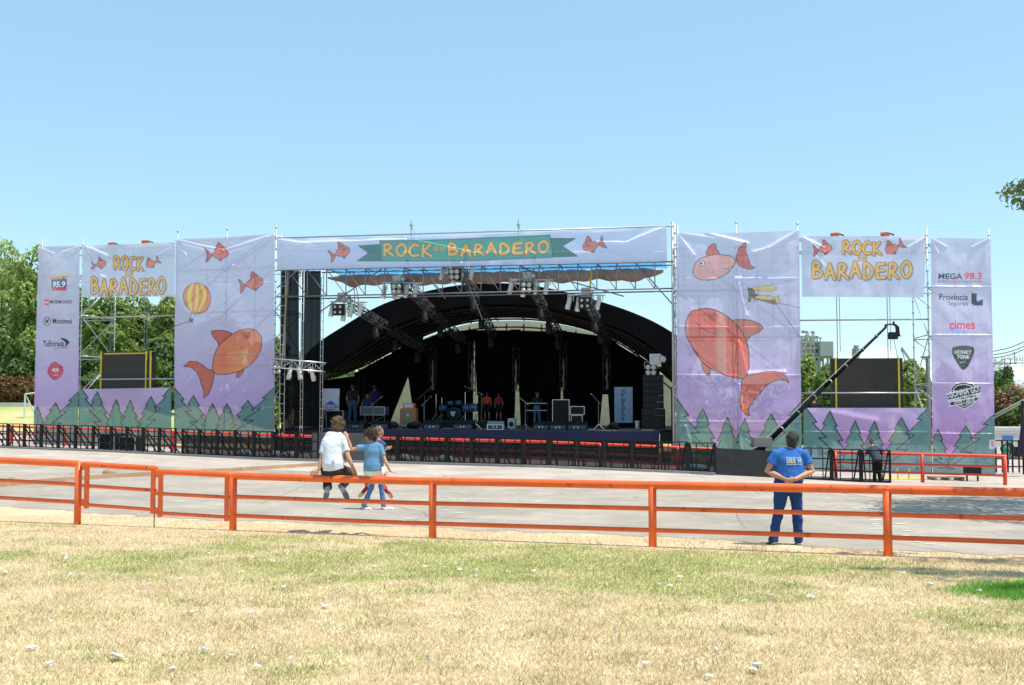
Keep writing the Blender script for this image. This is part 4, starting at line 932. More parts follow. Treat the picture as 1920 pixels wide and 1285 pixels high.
# supports of the header
for lab, px, y0, m in (('galvanised post at the left jamb of the stage opening', 524, 440, M_GALV), ('thick galvanised post at the right jamb of the stage opening', 1263, 416, M_GALV)):
    q = MID.xy(px, .15); g = GZ(q.x, q.y); tt = root('jamb_post', (q.x, q.y, g), lab, 'post', 'jamb posts of the stage opening'); zt = XYZ(px, y0, .15).z
    for dx in (0, .22):
        b = B(); b.cyl((q.x+dx, q.y, g), (q.x+dx, q.y, zt-dx), .022 if px < 900 else .05, n=8); part('standard', b, m, tt, True)
    b = B(); z = g+.4
    while z < zt-.5: b.cyl((q.x, q.y, z), (q.x+.22, q.y, z), .016, n=5); z += .45
    part('rungs', b, m, tt)
for k, px in enumerate((563, 600)):
    q = MID.xy(px, .3); g = GZ(q.x, q.y); zt = XYZ(px, 507, .3).z; tt = root('ladder_post', (q.x, q.y, g), ['pale ladder post between the two black side curtains', 'pale ladder post right of the two black side curtains'][k], 'post', 'ladder posts by the side curtains')
    for dx in (0, .11): b = B(); b.cyl((q.x+dx, q.y, g), (q.x+dx, q.y, zt), .018, n=6); part('upright', b, M_GALV, tt, True)
    b = B(); z = g+.4
    while z < zt-.2: b.cyl((q.x, q.y, z), (q.x+.11, q.y, z), .014, n=5); z += .4
    part('rungs', b, M_GALV, tt)
# blue tarpaulin roof strip and the brown canvas bundle hanging behind it
nx = 160; V = []; Fq = []
t = root('stage_roof', XYZ(880, 500, .5), 'blue and brown tarpaulin roof strip behind the header truss', 'roof')
b = B(); N = Vector((MN.x, MN.y, 0)); rows = 6
zt0 = [XYZ(608+640*k/nx, 507-15*k/nx-1, .12).z for k in range(nx+1)]
for k in range(nx+1):
    q = MID.xy(606+641*k/nx, .2)
    for j in range(rows): V.append((q.x+N.x*2.3*j/rows, q.y+N.y*2.3*j/rows, zt0[k]+.12-.03*j+.02*math.sin(k*.9)))
for k in range(nx):
    for j in range(rows-1): a = k*rows+j; Fq.append((a, a+1, a+1+rows, a+rows))
b.add(V, Fq); part('blue_tarpaulin', b, M_BLUET, t, True)
b = B(); V = []; Fq = []; m = 14; N2 = 230
for k in range(N2+1):
    f = k/N2; q = MID.xy(612+634*f, 2.2); z = zt0[min(int(f*nx), nx)]-.12; s = .27*(.92+.08*math.sin(f*math.pi*9.3+.5)+.22*(vnoise(f*16, 0, 3)-.5))*min(1, f*14, (1-f)*12+.2)
    for j in range(m):
        a = 2*math.pi*j/m; V.append((q.x+N.x*s*1.6*math.cos(a), q.y+N.y*s*1.6*math.cos(a), z-s*.6+s*1.1*math.sin(a)+.04*math.sin(f*90+j)))
for k in range(N2):
    for j in range(m): a = k*m+j; c = k*m+(j+1) % m; Fq.append((a, c, c+m, a+m))
b.add(V, Fq); part('rolled_canvas', b, M_BROWNT, t, True)
# ================================================================== arched stage shell
AF, AB = 4.0, 12.5     # distance of front and back arch behind the facade
outer = [(570, 668), (600, 640), (645, 611), (690, 584), (740, 562), (805, 545), (860, 535), (920, 531), (985, 534), (1050, 545), (1110, 561), (1170, 580), (1225, 603), (1270, 630), (1310, 662)]
inner = [(585, 715), (630, 682), (685, 644), (746, 608), (805, 586), (870, 574), (930, 570), (985, 571), (1040, 580), (1090, 594), (1140, 608), (1180, 624), (1225, 652), (1262, 684), (1290, 712)]
back = [(640, 700), (700, 676), (755, 648), (800, 628), (850, 610), (900, 600), (950, 597), (1000, 598), (1050, 604), (1095, 614), (1130, 628), (1165, 645), (1200, 668), (1235, 692), (1262, 715)]
outer, inner, back = smooth(outer, 3, False), smooth(inner, 3, False), smooth(back, 3, False)
t = root('stage_shell', S(930, AF, -.2), 'black arched stage shell roof over the stage', 'stage roof')
b = B(); n = len(outer); V = [XYZ(*p, AF) for p in outer]+[XYZ(*p, AF) for p in inner]; dN = N*.35; V += [v+dN for v in V[:n]]+[v+dN for v in V[n:2*n]]
Fq = []
for k in range(n-1): Fq += [(k, k+1, n+k+1, n+k), (2*n+k, 3*n+k, 3*n+k+1, 2*n+k+1), (k, 2*n+k, 2*n+k+1, k+1), (n+k, n+k+1, 3*n+k+1, 3*n+k)]
b.add(V, Fq); part('front_fascia', b, M_SHELL, t)
# roof skin sloping down to the back arch, stopping short of the gable so daylight enters
b = B(); V = []; J = 12; off_in = [XYZ(*p, AF+.3) for p in inner]; off_bk = [XYZ(*p, AB) for p in back]
for i in range(n):
    a, c = off_in[i], off_bk[i]
    fe = float(np.interp(inner[i][0], [600, 840, 880, 1080, 1110, 1300], [1.0, 1.0, .955, .955, .972, .975]))
    for j in range(J+1):
        f = j/J*fe; q = a.lerp(c, f); V.append(q+Vector((0, 0, .25*math.sin(f*3.14))))
Fq = [(i*(J+1)+j, i*(J+1)+j+1, (i+1)*(J+1)+j+1, (i+1)*(J+1)+j) for i in range(n-1) for j in range(J)]
b.add(V, Fq); part('roof_skin', b, M_SHELL, t)
o2 = [XYZ(*p, AF+.3) for p in outer]
b = B(); V = []
for i in range(n):
    a, c = o2[i], off_bk[i]+Vector((0, 0, .6))
    for j in range(J+1): V.append(a.lerp(c, j/J*.96))
b.add(V, Fq); part('outer_skin', b, mat('grey_roof_sheet', (.2, .2, .2), .6, .3), t)
for j in (1, 3, 5, 7, 9, 11):
    pts = []
    for i in range(n):
        q = off_in[i].lerp(off_bk[i], j/12*.98); pts.append(q+Vector((0, 0, -.12)))
    b = B(); b.tube(pts, .05, 5); part('arch_rib', b, M_RIB, t)
for i in range(2, n-2, 3):
    b = B(); b.tube([off_in[i]+Vector((0, 0, -.15)), off_bk[i]+Vector((0, 0, -.1))], .045, 5); part('purlin', b, M_RIB, t)
random.seed(5)
for i in range(3, n-3, 1):       # crumpled pale sheets where daylight gets in near the back edge
    if random.random() < .42:
        a, c = off_in[i].lerp(off_bk[i], .93), off_in[i+1].lerp(off_bk[i+1], .92+random.uniform(.0, .05)); a2, c2 = off_bk[i], off_bk[i+1]
        b = B(); b.add([a, c, a.lerp(c2, .8), a.lerp(a2, .9)], [(0, 1, 2, 3)]); part('translucent_sheet', b, mat('dusty_translucent_sheet', (.55, .50, .42), .8, transl=.6, var=.4), t)
# back wall of cream canvas, lit through from outside
b = B(); bw = [XYZ(*p, AB+.15) for p in back if p[0] > 662]; V = []; zb = STAGE_Z-.3
for q in bw: V += [(q.x, q.y, q.z-.14), (q.x, q.y, zb)]
Fq = [(2*k, 2*k+1, 2*k+3, 2*k+2) for k in range(len(bw)-1)]; b.add(V, Fq); solo('back_wall', b, M_CREAM, 'cream canvas gable wall at the back of the stage, behind the black curtains', 'wall')
# steel frame of the gable
t = root('gable_frame', S(930, AB-.1), 'thin dark steel frame of the shell gable above the black curtains', 'frame')
b = B(); b.tube([q-N*.12+Vector((0, 0, -.5)) for q in bw], .05, 5); part('arch_bar', b, M_RIB, t)
for x in (800, 845, 880, 912, 950, 982, 1015, 1046, 1080):
    a = XYZ(x, np.interp(x, [p[0] for p in back], [p[1] for p in back])+10, AB); b = B(); b.cyl(a, (a.x, a.y, STAGE_Z), .04, n=5); part('mullion', b, M_RIB, t)
# black curtains: each with a slanted or straight lower edge leaving cream gaps
def curtain(label, poly, off, group='black backdrop curtains', m=M_BLKCLOTH):
    """poly: (top-left, top-right, bottom-right, bottom-left) in the curtain plane, pleated"""
    TL, TR, BR, BL = [XYZ(*p, off) for p in poly]; nu, nv = 40, 8; V = []; Fq = []
    for i in range(nu+1):
        u = i/nu
        for j in range(nv+1):
            v = j/nv; q = TL.lerp(TR, u).lerp(BL.lerp(BR, u), v); V.append(q+N*(.07*math.sin(u*nu*1.3)+.04*math.sin(u*17+v*2)))
    for i in range(nu):
        for j in range(nv): a = i*(nv+1)+j; Fq.append((a, a+1, a+nv+2, a+nv+1))
    b = B(); b.add(V, Fq); return solo('backdrop_curtain', b, m, label, 'curtain', group, True)
CO = AB-.5; yb = 800
curtain('black backdrop curtain at the far left of the back wall, beside the tall cream gap', [(664, 700), (796, 628), (728, 800), (662, 800)], CO+.1)
curtain('black backdrop curtain between the tall cream gap and the drum kit', [(757, 650), (850, 616), (850, 800), (778, 800)], CO)
curtain('black backdrop curtain directly behind the drum kit', [(845, 622), (889, 618), (886, 800), (843, 800)], CO-.1)
curtain('black backdrop curtain behind the two people in red shirts', [(888, 619), (970, 620), (964, 800), (897, 800)], CO)
curtain('black backdrop curtain behind the keyboard player', [(968, 620), (1054, 622), (1050, 800), (976, 800)], CO)
curtain('black backdrop curtain behind the big black case', [(1050, 620), (1140, 632), (1124, 800), (1058, 800)], CO)
curtain('black backdrop curtain behind the tall pale blue banner', [(1132, 629), (1237, 694), (1225, 800), (1144, 800)], CO)
for x, y0, y1 in ((966, 618, 722), (1052, 620, 727), (1136, 630, 740)):
    curtain('short black curtain drop closing the joint above a cream gap', [(x-10, y0), (x+10, y0), (x+9, y1), (x-9, y1)], CO-.15, 'short black curtain drops')
# side curtains at the left of the opening
for k, (a, c) in enumerate([((526, 508), (560, 508)), ((566, 508), (601, 508))]):
    curtain(['black gauze side curtain next to the hot-air balloon banner', 'black gauze side curtain nearest the stage opening'][k], [a, c, (c[0], 806), (a[0], 806)], .42, 'black gauze side curtains', M_CURT)
b = B(); b.cyl(XYZ(540, 512, .2), XYZ(529, 680, .2), .045, n=6); solo('wooden_pole', b, M_WOOD, 'leaning brown wooden pole in front of the left side curtain', 'pole')
# side wall of the wings, dark
for k, (x0_, o0_, x1_, o1_, zz) in enumerate([(600, 9.0, 668, 11.5, zof(640, 704, 10, MID))]):
    p, q = S(x0_, o0_), S(x1_, o1_); b = B(); b.add([(p.x, p.y, 0), (q.x, q.y, 0), (q.x, q.y, zz), (p.x, p.y, zz-.3)], [(0, 1, 2, 3)]); solo('side_wall', b, M_BLKCLOTH, 'black cloth side wall at the left back corner of the stage', 'wall')
for k, (a, o0, o1) in enumerate([(1258, 1.0, AB)]):
    p, q = S(a, o0), S(1275, o1); b = B(); b.add([(p.x, p.y, 0), (q.x, q.y, 0), (q.x, q.y, 3.9), (p.x, p.y, 3.0)], [(0, 1, 2, 3)]); solo('side_wall', b, M_BLKCLOTH, 'black cloth side wall at the right of the stage', 'wall')
# ================================================================== stage deck
t = root('stage_deck', S(880, .6, GZ(*S(880, .6)[:2])), 'dark stage platform with navy cloth front edge', 'stage')
p0, p1 = S(517, .9), S(1236, .9); q0, q1 = S(517, .9)+N*12.6, S(1300, .9)+N*12.6; q0.z = q1.z = STAGE_Z
b = B(); top = [p0, p1, q1, q0]; b.add([v for v in top]+[v-Vector((0, 0, .12)) for v in top], [(0, 1, 2, 3), (7, 6, 5, 4), (0, 4, 5, 1), (1, 5, 6, 2), (2, 6, 7, 3), (3, 7, 4, 0)]); part('deck', b, M_DECK, t)
b = B(); b.beam(p0-N*.03+Vector((0, 0, -.22)), p1-N*.03+Vector((0, 0, -.22)), .04, .42); part('front_fascia', b, M_NAVY, t)
b = B(); b.beam(p0+N*.1+Vector((0, 0, -.85)), p1+N*.1+Vector((0, 0, -.85)), .04, .85); part('skirt', b, M_BLACK, t)
r1 = S(1262, 1.0); b = B(); b.beam(p1+N*.4+Vector((0, 0, -.3)), r1+N*.4+Vector((0, 0, -.3)), .5, .5); part('side_ramp', b, M_BLACK, t)
# ================================================================== lattice lighting trusses over the stage
def truss(label, A, Bq, w=.38, m=M_DKSTEEL, group=None, name='lighting_truss', cat='truss', r=.024, seg=None):
    A, Bq = Vector(A), Vector(Bq); t = root(name, A, label, cat, group); d = (Bq-A); Ln = d.length; d.normalize(); u = d.cross(Vector((0, 0, 1)))
    u = u.normalized() if u.length > .1 else Vector((1, 0, 0)); v = u.cross(d).normalized(); cs_ = [u*w/2+v*w/2, -u*w/2+v*w/2, -u*w/2-v*w/2, u*w/2-v*w/2]
    b = B()
    for c in cs_: b.cyl(A+c, Bq+c, r, n=6)
    part('chord_tubes', b, m, t, True); b = B(); K = seg or max(3, int(Ln/(w*1.1)))
    for k in range(K):
        a0, a1 = A+d*Ln*k/K, A+d*Ln*(k+1)/K
        for i in range(4):
            c, e = cs_[i], cs_[(i+1) % 4]; b.cyl(a0+c, a0+e, r*.6, n=4); b.cyl(a0+(c if k % 2 else e), a1+(e if k % 2 else c), r*.6, n=4)
    part('lattice_bars', b, m, t, True); return t
M_LIGHTTRUSS = mat('grey_truss_tube', (.06, .06, .065), .45, .3, var=.2)
heads = [((650, 568), (795, 655)), ((752, 527), (868, 640)), ((862, 500), (925, 630)), ((990, 522), (1050, 632)), ((1098, 556), (1140, 640))]
names = ['leftmost', 'second from left', 'middle', 'second from right', 'rightmost']
# lamps
def yoke(b, w, h, z): b.beam((-w/2, 0, z), (-w/2, 0, z-h), .03, .04); b.beam((w/2, 0, z), (w/2, 0, z-h), .03, .04); b.beam((-w/2, 0, z), (w/2, 0, z), .03, .04)
def make_moving():
    t = root('stage_lamp', (0, 0, 0), 'x', 'stage lamp'); b = B(); yoke(b, .30, .26, 0); part('yoke', b, M_WHITE, t, world=False)
    b = B(); Rm = Matrix.Rotation(.25, 3, 'Y'); b.loft([Rm @ Vector(p) for p in ((0, 0, -.12), (0, -.0, -.25), (0, .02, -.42), (0, .03, -.56))], [.10, .13, .12, .135], n=12); part('housing', b, M_WHITE, t, True, world=False)
    b = B(); c = Rm @ Vector((0, .03, -.62)); b.cyl(c, c+Rm @ Vector((0, .0, -.10)), .125, .13, n=12); part('lens_ring', b, M_ALU, t, world=False); return t
def make_blinder(dark):
    t = root('blinder_lamp', (0, 0, 0), 'x', 'stage lamp'); b = B(); b.box((0, 0, 0), (.52, .22, .52)); part('housing', b, M_BLACK if dark else M_CASE, t, world=False)
    for i in (-1, 1):
        for j in (-1, 1): b = B(); b.cyl((i*.125, -.11, j*.125), (i*.125, -.15, j*.125), .055 if dark else .105, .07 if dark else .118, n=14); part('lamp', b, M_LENS, t, True, world=False)
    b = B(); yoke(b, .6, .3, .36); part('yoke', b, M_DKSTEEL, t, world=False); return t
def make_strobe():
    t = root('strobe_lamp', (0, 0, 0), 'x', 'stage lamp'); b = B(); b.box((0, 0, 0), (.34, .3, .40)); b.box((0, .0, .0), (.38, .1, .44)); part('housing', b, M_WHITE, t, world=False)
    b = B(); b.box((0, -.16, 0), (.26, .03, .30)); part('lens', b, M_LENS, t, world=False); b = B(); b.cyl((.22, -.1, .05), (.22, .3, .05), .11, n=12); part('reflector', b, M_ALU, t, True, world=False)
    b = B(); b.box((-.0, -.18, 0), (.06, .03, .06)); part('bulb', b, M_WHITE, t, world=False); return t
mv, bd, bl_, st = make_moving(), make_blinder(True), make_blinder(False), make_strobe(); used = set()
def put(src, loc, yaw, lab, grp=None, sc_=1):
    if src.name in used: o = copytree(src, loc, yaw)
    else: used.add(src.name); o = src; o.location = loc; o.rotation_euler = (0, 0, yaw)
    o['label'] = lab
    if grp: o['group'] = grp
    if sc_ != 1: o.scale = (sc_,)*3
    return o
lampx = [[(625, 581), (647, 590), (661, 582), (679, 580)], [(722, 547), (746, 548), (763, 545), (783, 544)], [(833, 513), (853, 518), (869, 512), (887, 511)], [(961, 538), (984, 543), (1006, 538), (1027, 538)], [(1070, 567), (1087, 570), (1108, 568), (1125, 567)]]
bl_p = [(635, 581), (745, 543), (853, 515), (988, 540), (1097, 569)]; st_p = [(641, 558), (745, 526), (855, 498), (989, 520), (1098, 549)]
for k, (a, c) in enumerate(heads):
    OF = .9; A, C = XYZ(*a, OF), XYZ(*c, 7.5)
    truss('dark lattice lighting truss over the stage, %s of the five' % names[k], A, C, .34, M_LIGHTTRUSS, 'lighting trusses over the stage', r=.026)
    lf = [p[0] for p in lampx[k]]; ty = min(p[1] for p in lampx[k]); p, q = XYZ(lf[0]-6, ty-14, OF-.35), XYZ(lf[-1]+10, ty-13, OF-.35)
    b = B(); b.cyl(p, q, .03, n=6); b.cyl(XYZ((a[0]+c[0])/2-((c[0]-a[0])/2), a[1]+4, OF), (p+q)/2, .03, n=6); solo('lamp_bar', b, M_ALU, 'thin white lamp bar at the front of the lighting truss, %s of five' % names[k], 'bar', 'lamp bars')
    for j, (x, y) in enumerate(lampx[k]):
        o = put(mv, XYZ(x, y-12, OF-.35), MYAW+random.uniform(-.5, .5), '%s of four white moving-head lamps in the lamp cluster %s of five' % (['first', 'second', 'third', 'last'][j], names[k]), 'white moving-head lamps', .86)
    dark = k in (0, 4)
    put(bd if dark else bl_, XYZ(*bl_p[k], OF-.62), MYAW, 'square four-bulb blinder lamp in the lamp cluster %s of five' % names[k], 'four-bulb blinder lamps')
    put(st, XYZ(*st_p[k], OF-.3), MYAW, 'boxy silver strobe lamp topping the lamp cluster %s of five' % names[k], 'silver strobe lamps')
    for dx in (-.1, .1):
        pass
    tp_ = XYZ(a[0]+12+8*k*0, tp(a[0])+0, OF+.6); b = B(); b.cyl(A.lerp(C, .1), (tp_.x, tp_.y, max(tp_.z, A.z+.9)), .02, n=5); b.cyl(A.lerp(C, .16), (tp_.x, tp_.y, max(tp_.z, A.z+.9)), .02, n=5)
    b.box((tp_.x, tp_.y, max(tp_.z, A.z+.9)), (.14, .14, .3)); solo('chain_hoist', b, M_YEL if k == 4 else mat('hoist_orange'), 'chain hoist holding up the lighting truss %s of five' % names[k], 'hoist', 'hoists of the lighting trusses')
    # dark lamps hung along the truss
    for f in (.35, .6, .9):
        q = A.lerp(C, f)+Vector((0, 0, -.45)); b = B(); b.cyl(q+Vector((0, 0, .3)), q, .03, n=5); b.loft([q, q+Vector((.05, -.1, -.35))], [.13, .16], n=10); solo('stage_lamp', b, M_BLACK, 'small black lamp hung along the lighting truss %s of five' % names[k], 'stage lamp', 'black lamps under truss %d' % k if False else 'black lamps along the %s truss' % names[k], True)
# tower trusses at the back wrapped in drapes
for k, x in enumerate((812, 885, 967, 1056, 1137)):
    a = XYZ(x, 640, AB-1.4); truss('upright lattice truss in front of the black curtains, %s of the five uprights' % names[k], (a.x, a.y, 3.0), a, .36, M_LIGHTTRUSS, 'upright trusses before the backdrop', name='upright_truss', r=.022)
    b = B(); q = Vector((a.x, a.y, 3.1)); 
    b.loft([q+Vector((.02, -.25, 1.6)), q+Vector((-.0, -.26, 1.2)), q+Vector((.03, -.28, .9)), q+Vector((-.02, -.25, .55)), q+Vector((.03, -.25, .3)), q+Vector((0, -.25, 0))], [(.02, .02), (.07, .03), (.04, .03), (.08, .04), (.05, .03), (.09, .04)], n=8)
    solo('grey_drape', b, mat('pale_gathered_gauze', (.22, .22, .22), .7, var=.5, vscale=4), 'grey gathered drape tied to the upright truss, %s of the five' % names[k], 'drape', 'grey drapes on the upright trusses', True)
# low truss at the left side with small lamps
truss('short grey lattice truss with lamps low at the left side of the stage opening', XYZ(512, 681, -.05), XYZ(608, 689, .15), .40, M_ALU, None, r=.034)
for j, (x, y) in enumerate([(521, 690), (545, 688), (560, 688), (583, 690)]):
    if j == 0: put(bl_, XYZ(x, y+4, .05), MYAW, 'four-bulb blinder lamp at the left end of the short low truss', 'four-bulb blinder lamps', .8)
    else: put(mv, XYZ(x, y, .1), 1.3*j, 'silver lamp hanging below the short low truss, %s from the left' % ['', 'first', 'second', 'third'][j], 'silver lamps below the short truss', .85)
q = XYZ(1229, 676, 1.5); put(st, q, MYAW, 'square pale flood lamp above the right loudspeaker column', None, 1.3); put(bl_, XYZ(1221, 694, 1.4), MYAW, 'four-bulb blinder lamp above the right loudspeaker column', None, .95)
# loudspeaker columns
def linearray(label, x, y0, y1, off, n, w=.95):
    zt, zb = XYZ(x, y0, off).z, XYZ(x, y1, off).z; q = MID.xy(x, off); t = root('loudspeaker_column', (q.x, q.y, zb), label, 'loudspeaker', 'loudspeaker columns', MYAW); h = (zt-zb)/n
    for k in range(n):
        b = B(); b.box((0, -.0+.04*(k % 2), h*(k+.5)), (w*(1 if k > 2 else 1.15), .6, h-.012)); c = part('cabinet', b, M_CASE, t, world=False)
        b = B(); 
        for s in (-1, 1): b.cyl((s*w*.28, -.29, h*(k+.5)), (s*w*.28, -.31, h*(k+.5)), h*.32, n=12)
        part('driver', b, M_BLACK, c, world=False)
    return t
linearray('black loudspeaker column at the left side of the stage behind the side curtains', 577, 700, 800, 2.4, 7, 1.0)
linearray('black loudspeaker column at the right side of the stage', 1225, 703, 805, 1.6, 8, .85)
# ================================================================== people
def evalmesh(b, vox, name, sm=2, folds=0, fscale=9, seed=0):
    me = b.mesh('tmp'); o = bpy.data.objects.new('tmp', me); COL.objects.link(o)
    r = o.modifiers.new('r', 'REMESH'); r.mode = 'VOXEL'; r.voxel_size = vox; r.use_smooth_shade = True
    if sm: s_ = o.modifiers.new('s', 'SMOOTH'); s_.iterations = sm; s_.factor = .5
    dg = bpy.context.evaluated_depsgraph_get(); out = bpy.data.meshes.new_from_object(o.evaluated_get(dg)); out.name = name
    bpy.data.objects.remove(o); bpy.data.meshes.remove(me); out.materials.clear()
    if folds:
        n = len(out.vertices); co = np.empty(n*3, np.float32); no = np.empty(n*3, np.float32); out.vertices.foreach_get('co', co); out.vertices.foreach_get('normal', no)
        co = co.reshape(-1, 3); no = no.reshape(-1, 3); x, y, z = co[:, 0], co[:, 1], co[:, 2]
        q = fbm(x*fscale+y*fscale*.5+z*fscale*.4+7, z*fscale*.8-y*3+seed, seed, 3)-.5+ .5*(fbm(x*fscale*2+z*fscale, z*fscale*2.2+y*9, seed+5, 2)-.5)
        co += no*(q*folds)[:, None]; out.vertices.foreach_set('co', co.ravel())
    out.polygons.foreach_set('use_smooth', [True]*len(out.polygons)); out.update(); return out
def skinmat(n, c): return mat(n, c, .55, var=.08, vscale=14, spec=.35)
SKIN = skinmat('tanned_skin', (.50, .255, .165)); SKIN2 = skinmat('olive_skin', (.42, .21, .13))
def cloth(n, c, v=.12): return mat(n, c, .85, var=v, vscale=5, bump=.15, bscale=90, spec=.15)
V3 = lambda *a: Vector(a)
def hand(b, wr, d, up, side, curl=.3, s=1.0, spread=.18):
    """palm and five bent fingers; d = pointing direction, up = back of hand, side = thumb side"""
    d, up, side = Vector(d).normalized(), Vector(up).normalized(), Vector(side).normalized(); pe = wr+d*.085*s
    b.loft([wr, wr+d*.03*s, pe], [(.024*s, .018*s), (.036*s, .016*s), (.042*s, .014*s)], ref=side, n=12)
    for k, (o, ln) in enumerate(((.030, .070), (.011, .078), (-.009, .073), (-.029, .056))):
        p = pe+side*o*s; dd = (d+side*o*spread*20).normalized(); c1 = (dd-up*curl).normalized(); c2 = (dd-up*curl*2.6).normalized()
        q = p+dd*ln*.40*s; r_ = q+c1*ln*.35*s; e = r_+c2*ln*.3*s; b.loft([p-dd*.012, q, r_, e], [.0095*s, .009*s, .0085*s, .007*s], ref=up, n=8)
    p = wr+d*.03*s+side*.028*s; dd = (side*.8+d*.7-up*.2).normalized(); q = p+dd*.035*s; b.loft([p, q, q+(d*.9+side*.3-up*.2).normalized()*.03*s], [.012*s, .0105*s, .008*s], ref=up, n=8)
def human(label, loc, yaw, J, o):
    t = root('person', loc, label, 'person', o.get('group'), yaw); g = lambda k: Vector(J[k]); s = o.get('s', 1.0); fat = o.get('fat', 1.0); vox = o.get('vox', .011); sk = o.get('skin', SKIN)
    b = B(); hip, bel, che, nek, hd = (g(k) for k in ('hip', 'belly', 'chest', 'neck', 'head'))
    tors = [(.155*s*fat, .105*s*fat), (.14*s*fat, .09*s*fat), (.165*s*min(fat, 1.15), .092*s*min(fat, 1.2)), (.14*s, .068*s), (.056*s, .056*s)]
    up = (nek-che).normalized(); sh = nek-up*.055*s
    tp = [hip, bel, che, sh, nek]; b.loft(tp, tors, n=18)
    hdir = Vector(o.get('face', (0, 1, 0))).normalized(); hu = (hd-nek).normalized(); rt = hdir.cross(hu).normalized(); hf = hu.cross(rt).normalized()
    Rm = Matrix((rt, hf, hu)).transposed(); H = o.get('hs', 1.0)*s
    b.loft([nek-hu*.02, hd-hu*.06*H], [.054*s, .050*s], n=12)
    b.ball(hd+hu*.025*H, (.075*H, .094*H, .098*H), 16, 12, Rm); b.ball(hd-hu*.05*H+hf*.025*H, (.055*H, .066*H, .062*H), 14, 10, Rm)
    b.loft([hd+hf*.085*H+hu*.02*H, hd+hf*.110*H-hu*.018*H], [.010*H, .015*H], n=8)
    for q in (-1, 1): b.ball(hd+rt*.078*H*q-hf*.005*H-hu*.005*H, (.012*H, .022*H, .032*H), 8, 6, Rm)
    b.loft([hd+hf*.083*H-hu*.050*H-rt*.018*H, hd+hf*.088*H-hu*.050*H, hd+hf*.083*H-hu*.050*H+rt*.018*H], [.007*H]*3, ref=(0, 0, 1), n=6)
    ar = o.get('arm', 1.0)
    for q in 'LR':
        a, e, w_ = g('sh'+q), g('el'+q), g('wr'+q); b.loft([sh.lerp(a, .3), a, a.lerp(e, .5), e, e.lerp(w_, .3), w_], [.052*s, .048*s*ar, .044*s*ar, .038*s*ar, .040*s*ar, .026*s*ar], ref=(0, 1, .3), n=12)
        hv = J.get('hand'+q)
        if hv: hand(b, w_, *hv, s=s*o.get('hand', 1.0))
        a, e, w_ = g('hi'+q), g('kn'+q), g('an'+q); lg = o.get('leg', 1.0)
        b.loft([hip.lerp(a, .7), a, a.lerp(e, .5), e, e.lerp(w_, .35), w_], [.085*s*lg, .088*s*lg, .07*s*lg, .052*s*lg, .054*s*lg, .034*s], ref=(1, 0, 0), n=14)
        b.loft([w_, w_.lerp(g('to'+q), .6)], [.035*s, .03*s], n=8)
    body = link('body', evalmesh(b, vox, 'body', 1), sk, t)
    # eyes and brows
    b = B()
    for q in (-1, 1): b.ball(hd+hf*.083*H+rt*.03*H*q+hu*.012*H, .011*H, 8, 6)
    part('eyes', b, mat('eye_white', (.5, .45, .42), .2), t, True, world=False)
    # hair
    b = B(); hr = o.get('hairr', 1.0); b.ball(hd+hu*.040*H-hf*.018*H, (.084*H*hr, .098*H*hr, .092*H*hr), 16, 12, Rm)
    if o.get('long', 1): b.ball(hd-hu*.02*H-hf*.035*H, (.074*H*hr, .068*H*hr, .085*H*hr), 14, 10, Rm)
    hm = evalmesh(b, .010*s, 'hair', 1, folds=.045*o.get('hairn', 1), fscale=26, seed=int(loc[0]*10) % 50)
    n_ = len(hm.vertices); co = np.empty(n_*3, np.float32); no = np.empty(n_*3, np.float32); hm.vertices.foreach_get('co', co); hm.vertices.foreach_get('normal', no); co = co.reshape(-1, 3); no = no.reshape(-1, 3)
    if o.get('hs', 1) > 1.05:
        bm_ = bmesh.new(); bm_.from_mesh(hm); rr_ = np.random.default_rng(n_)
        for k_ in rr_.integers(0, n_, 700):
            c_ = co[k_]; d_ = no[k_]*.5+rr_.normal(size=3)*.45+np.array([0, 0, -.55]); d_ /= np.linalg.norm(d_); w_2 = np.cross(d_, rr_.normal(size=3)); w_2 = w_2/np.linalg.norm(w_2)*.0045; l_ = rr_.uniform(.02, .045)*o.get('hairn', 1)
            vs_ = [bm_.verts.new(tuple(q_)) for q_ in (c_-w_2, c_+w_2, c_+d_*l_+no[k_]*.008)]; bm_.faces.new(vs_)
        bm_.to_mesh(hm); bm_.free()
    link('hair', hm, mat(o.get('hairm', ('brown_hair',))[0], o.get('hairc', (.10, .055, .03)), .65, var=.6, vscale=26, bump=.9, bscale=90), t)
    # shirt
    b = B(); k = 1.13; lowf = o.get('shirt_low', .35)
    low = hip.lerp(bel, lowf); pts = [low, hip.lerp(bel, .8), bel.lerp(che, .45), che, sh, nek-up*.012*s]
    w0, d0 = o.get('waist', (.165*fat, .115*fat)); bx = o.get('back', 1.0)
    rad = [(w0*s, d0*s), (w0*1.02*s, d0*1.03*s), (.170*s*fat, .120*s*fat), (.185*s*bx, .125*s*min(fat, 1.2)), (.158*s*bx, .098*s), (.066*s, .064*s)]
    b.loft(pts, rad, n=20, cap=False)
    for q in 'LR':
        a, e = g('sh'+q), g('el'+q); sl = o.get('sleeve', .62); m = a.lerp(e, sl); b.loft([sh.lerp(a, .25), sh.lerp(a, .7), a, a.lerp(e, sl*.6), m], [.088*s, .078*s, .070*s*ar, .066*s*ar, (.069 if sl < .9 else .05)*s*ar], ref=(0, 1, .3), n=14, cap=False)
    shirt = link('shirt', evalmesh(b, vox, 'shirt', 2, folds=.024*s, fscale=5, seed=3), cloth(*o['shirt']), t)
    # trousers
    b = B(); b.loft([low+(hip-bel).normalized()*-.02, hip, hip.lerp((g('hiL')+g('hiR'))/2, 1.0)+V3(0, 0, -.03)], [(.155*s*fat, .112*s*fat), (.168*s*fat, .122*s*fat), (.14*s*fat, .11*s)], n=18)
    cut = o.get('cut', 1.0); tw = o.get('tw', 1.0)
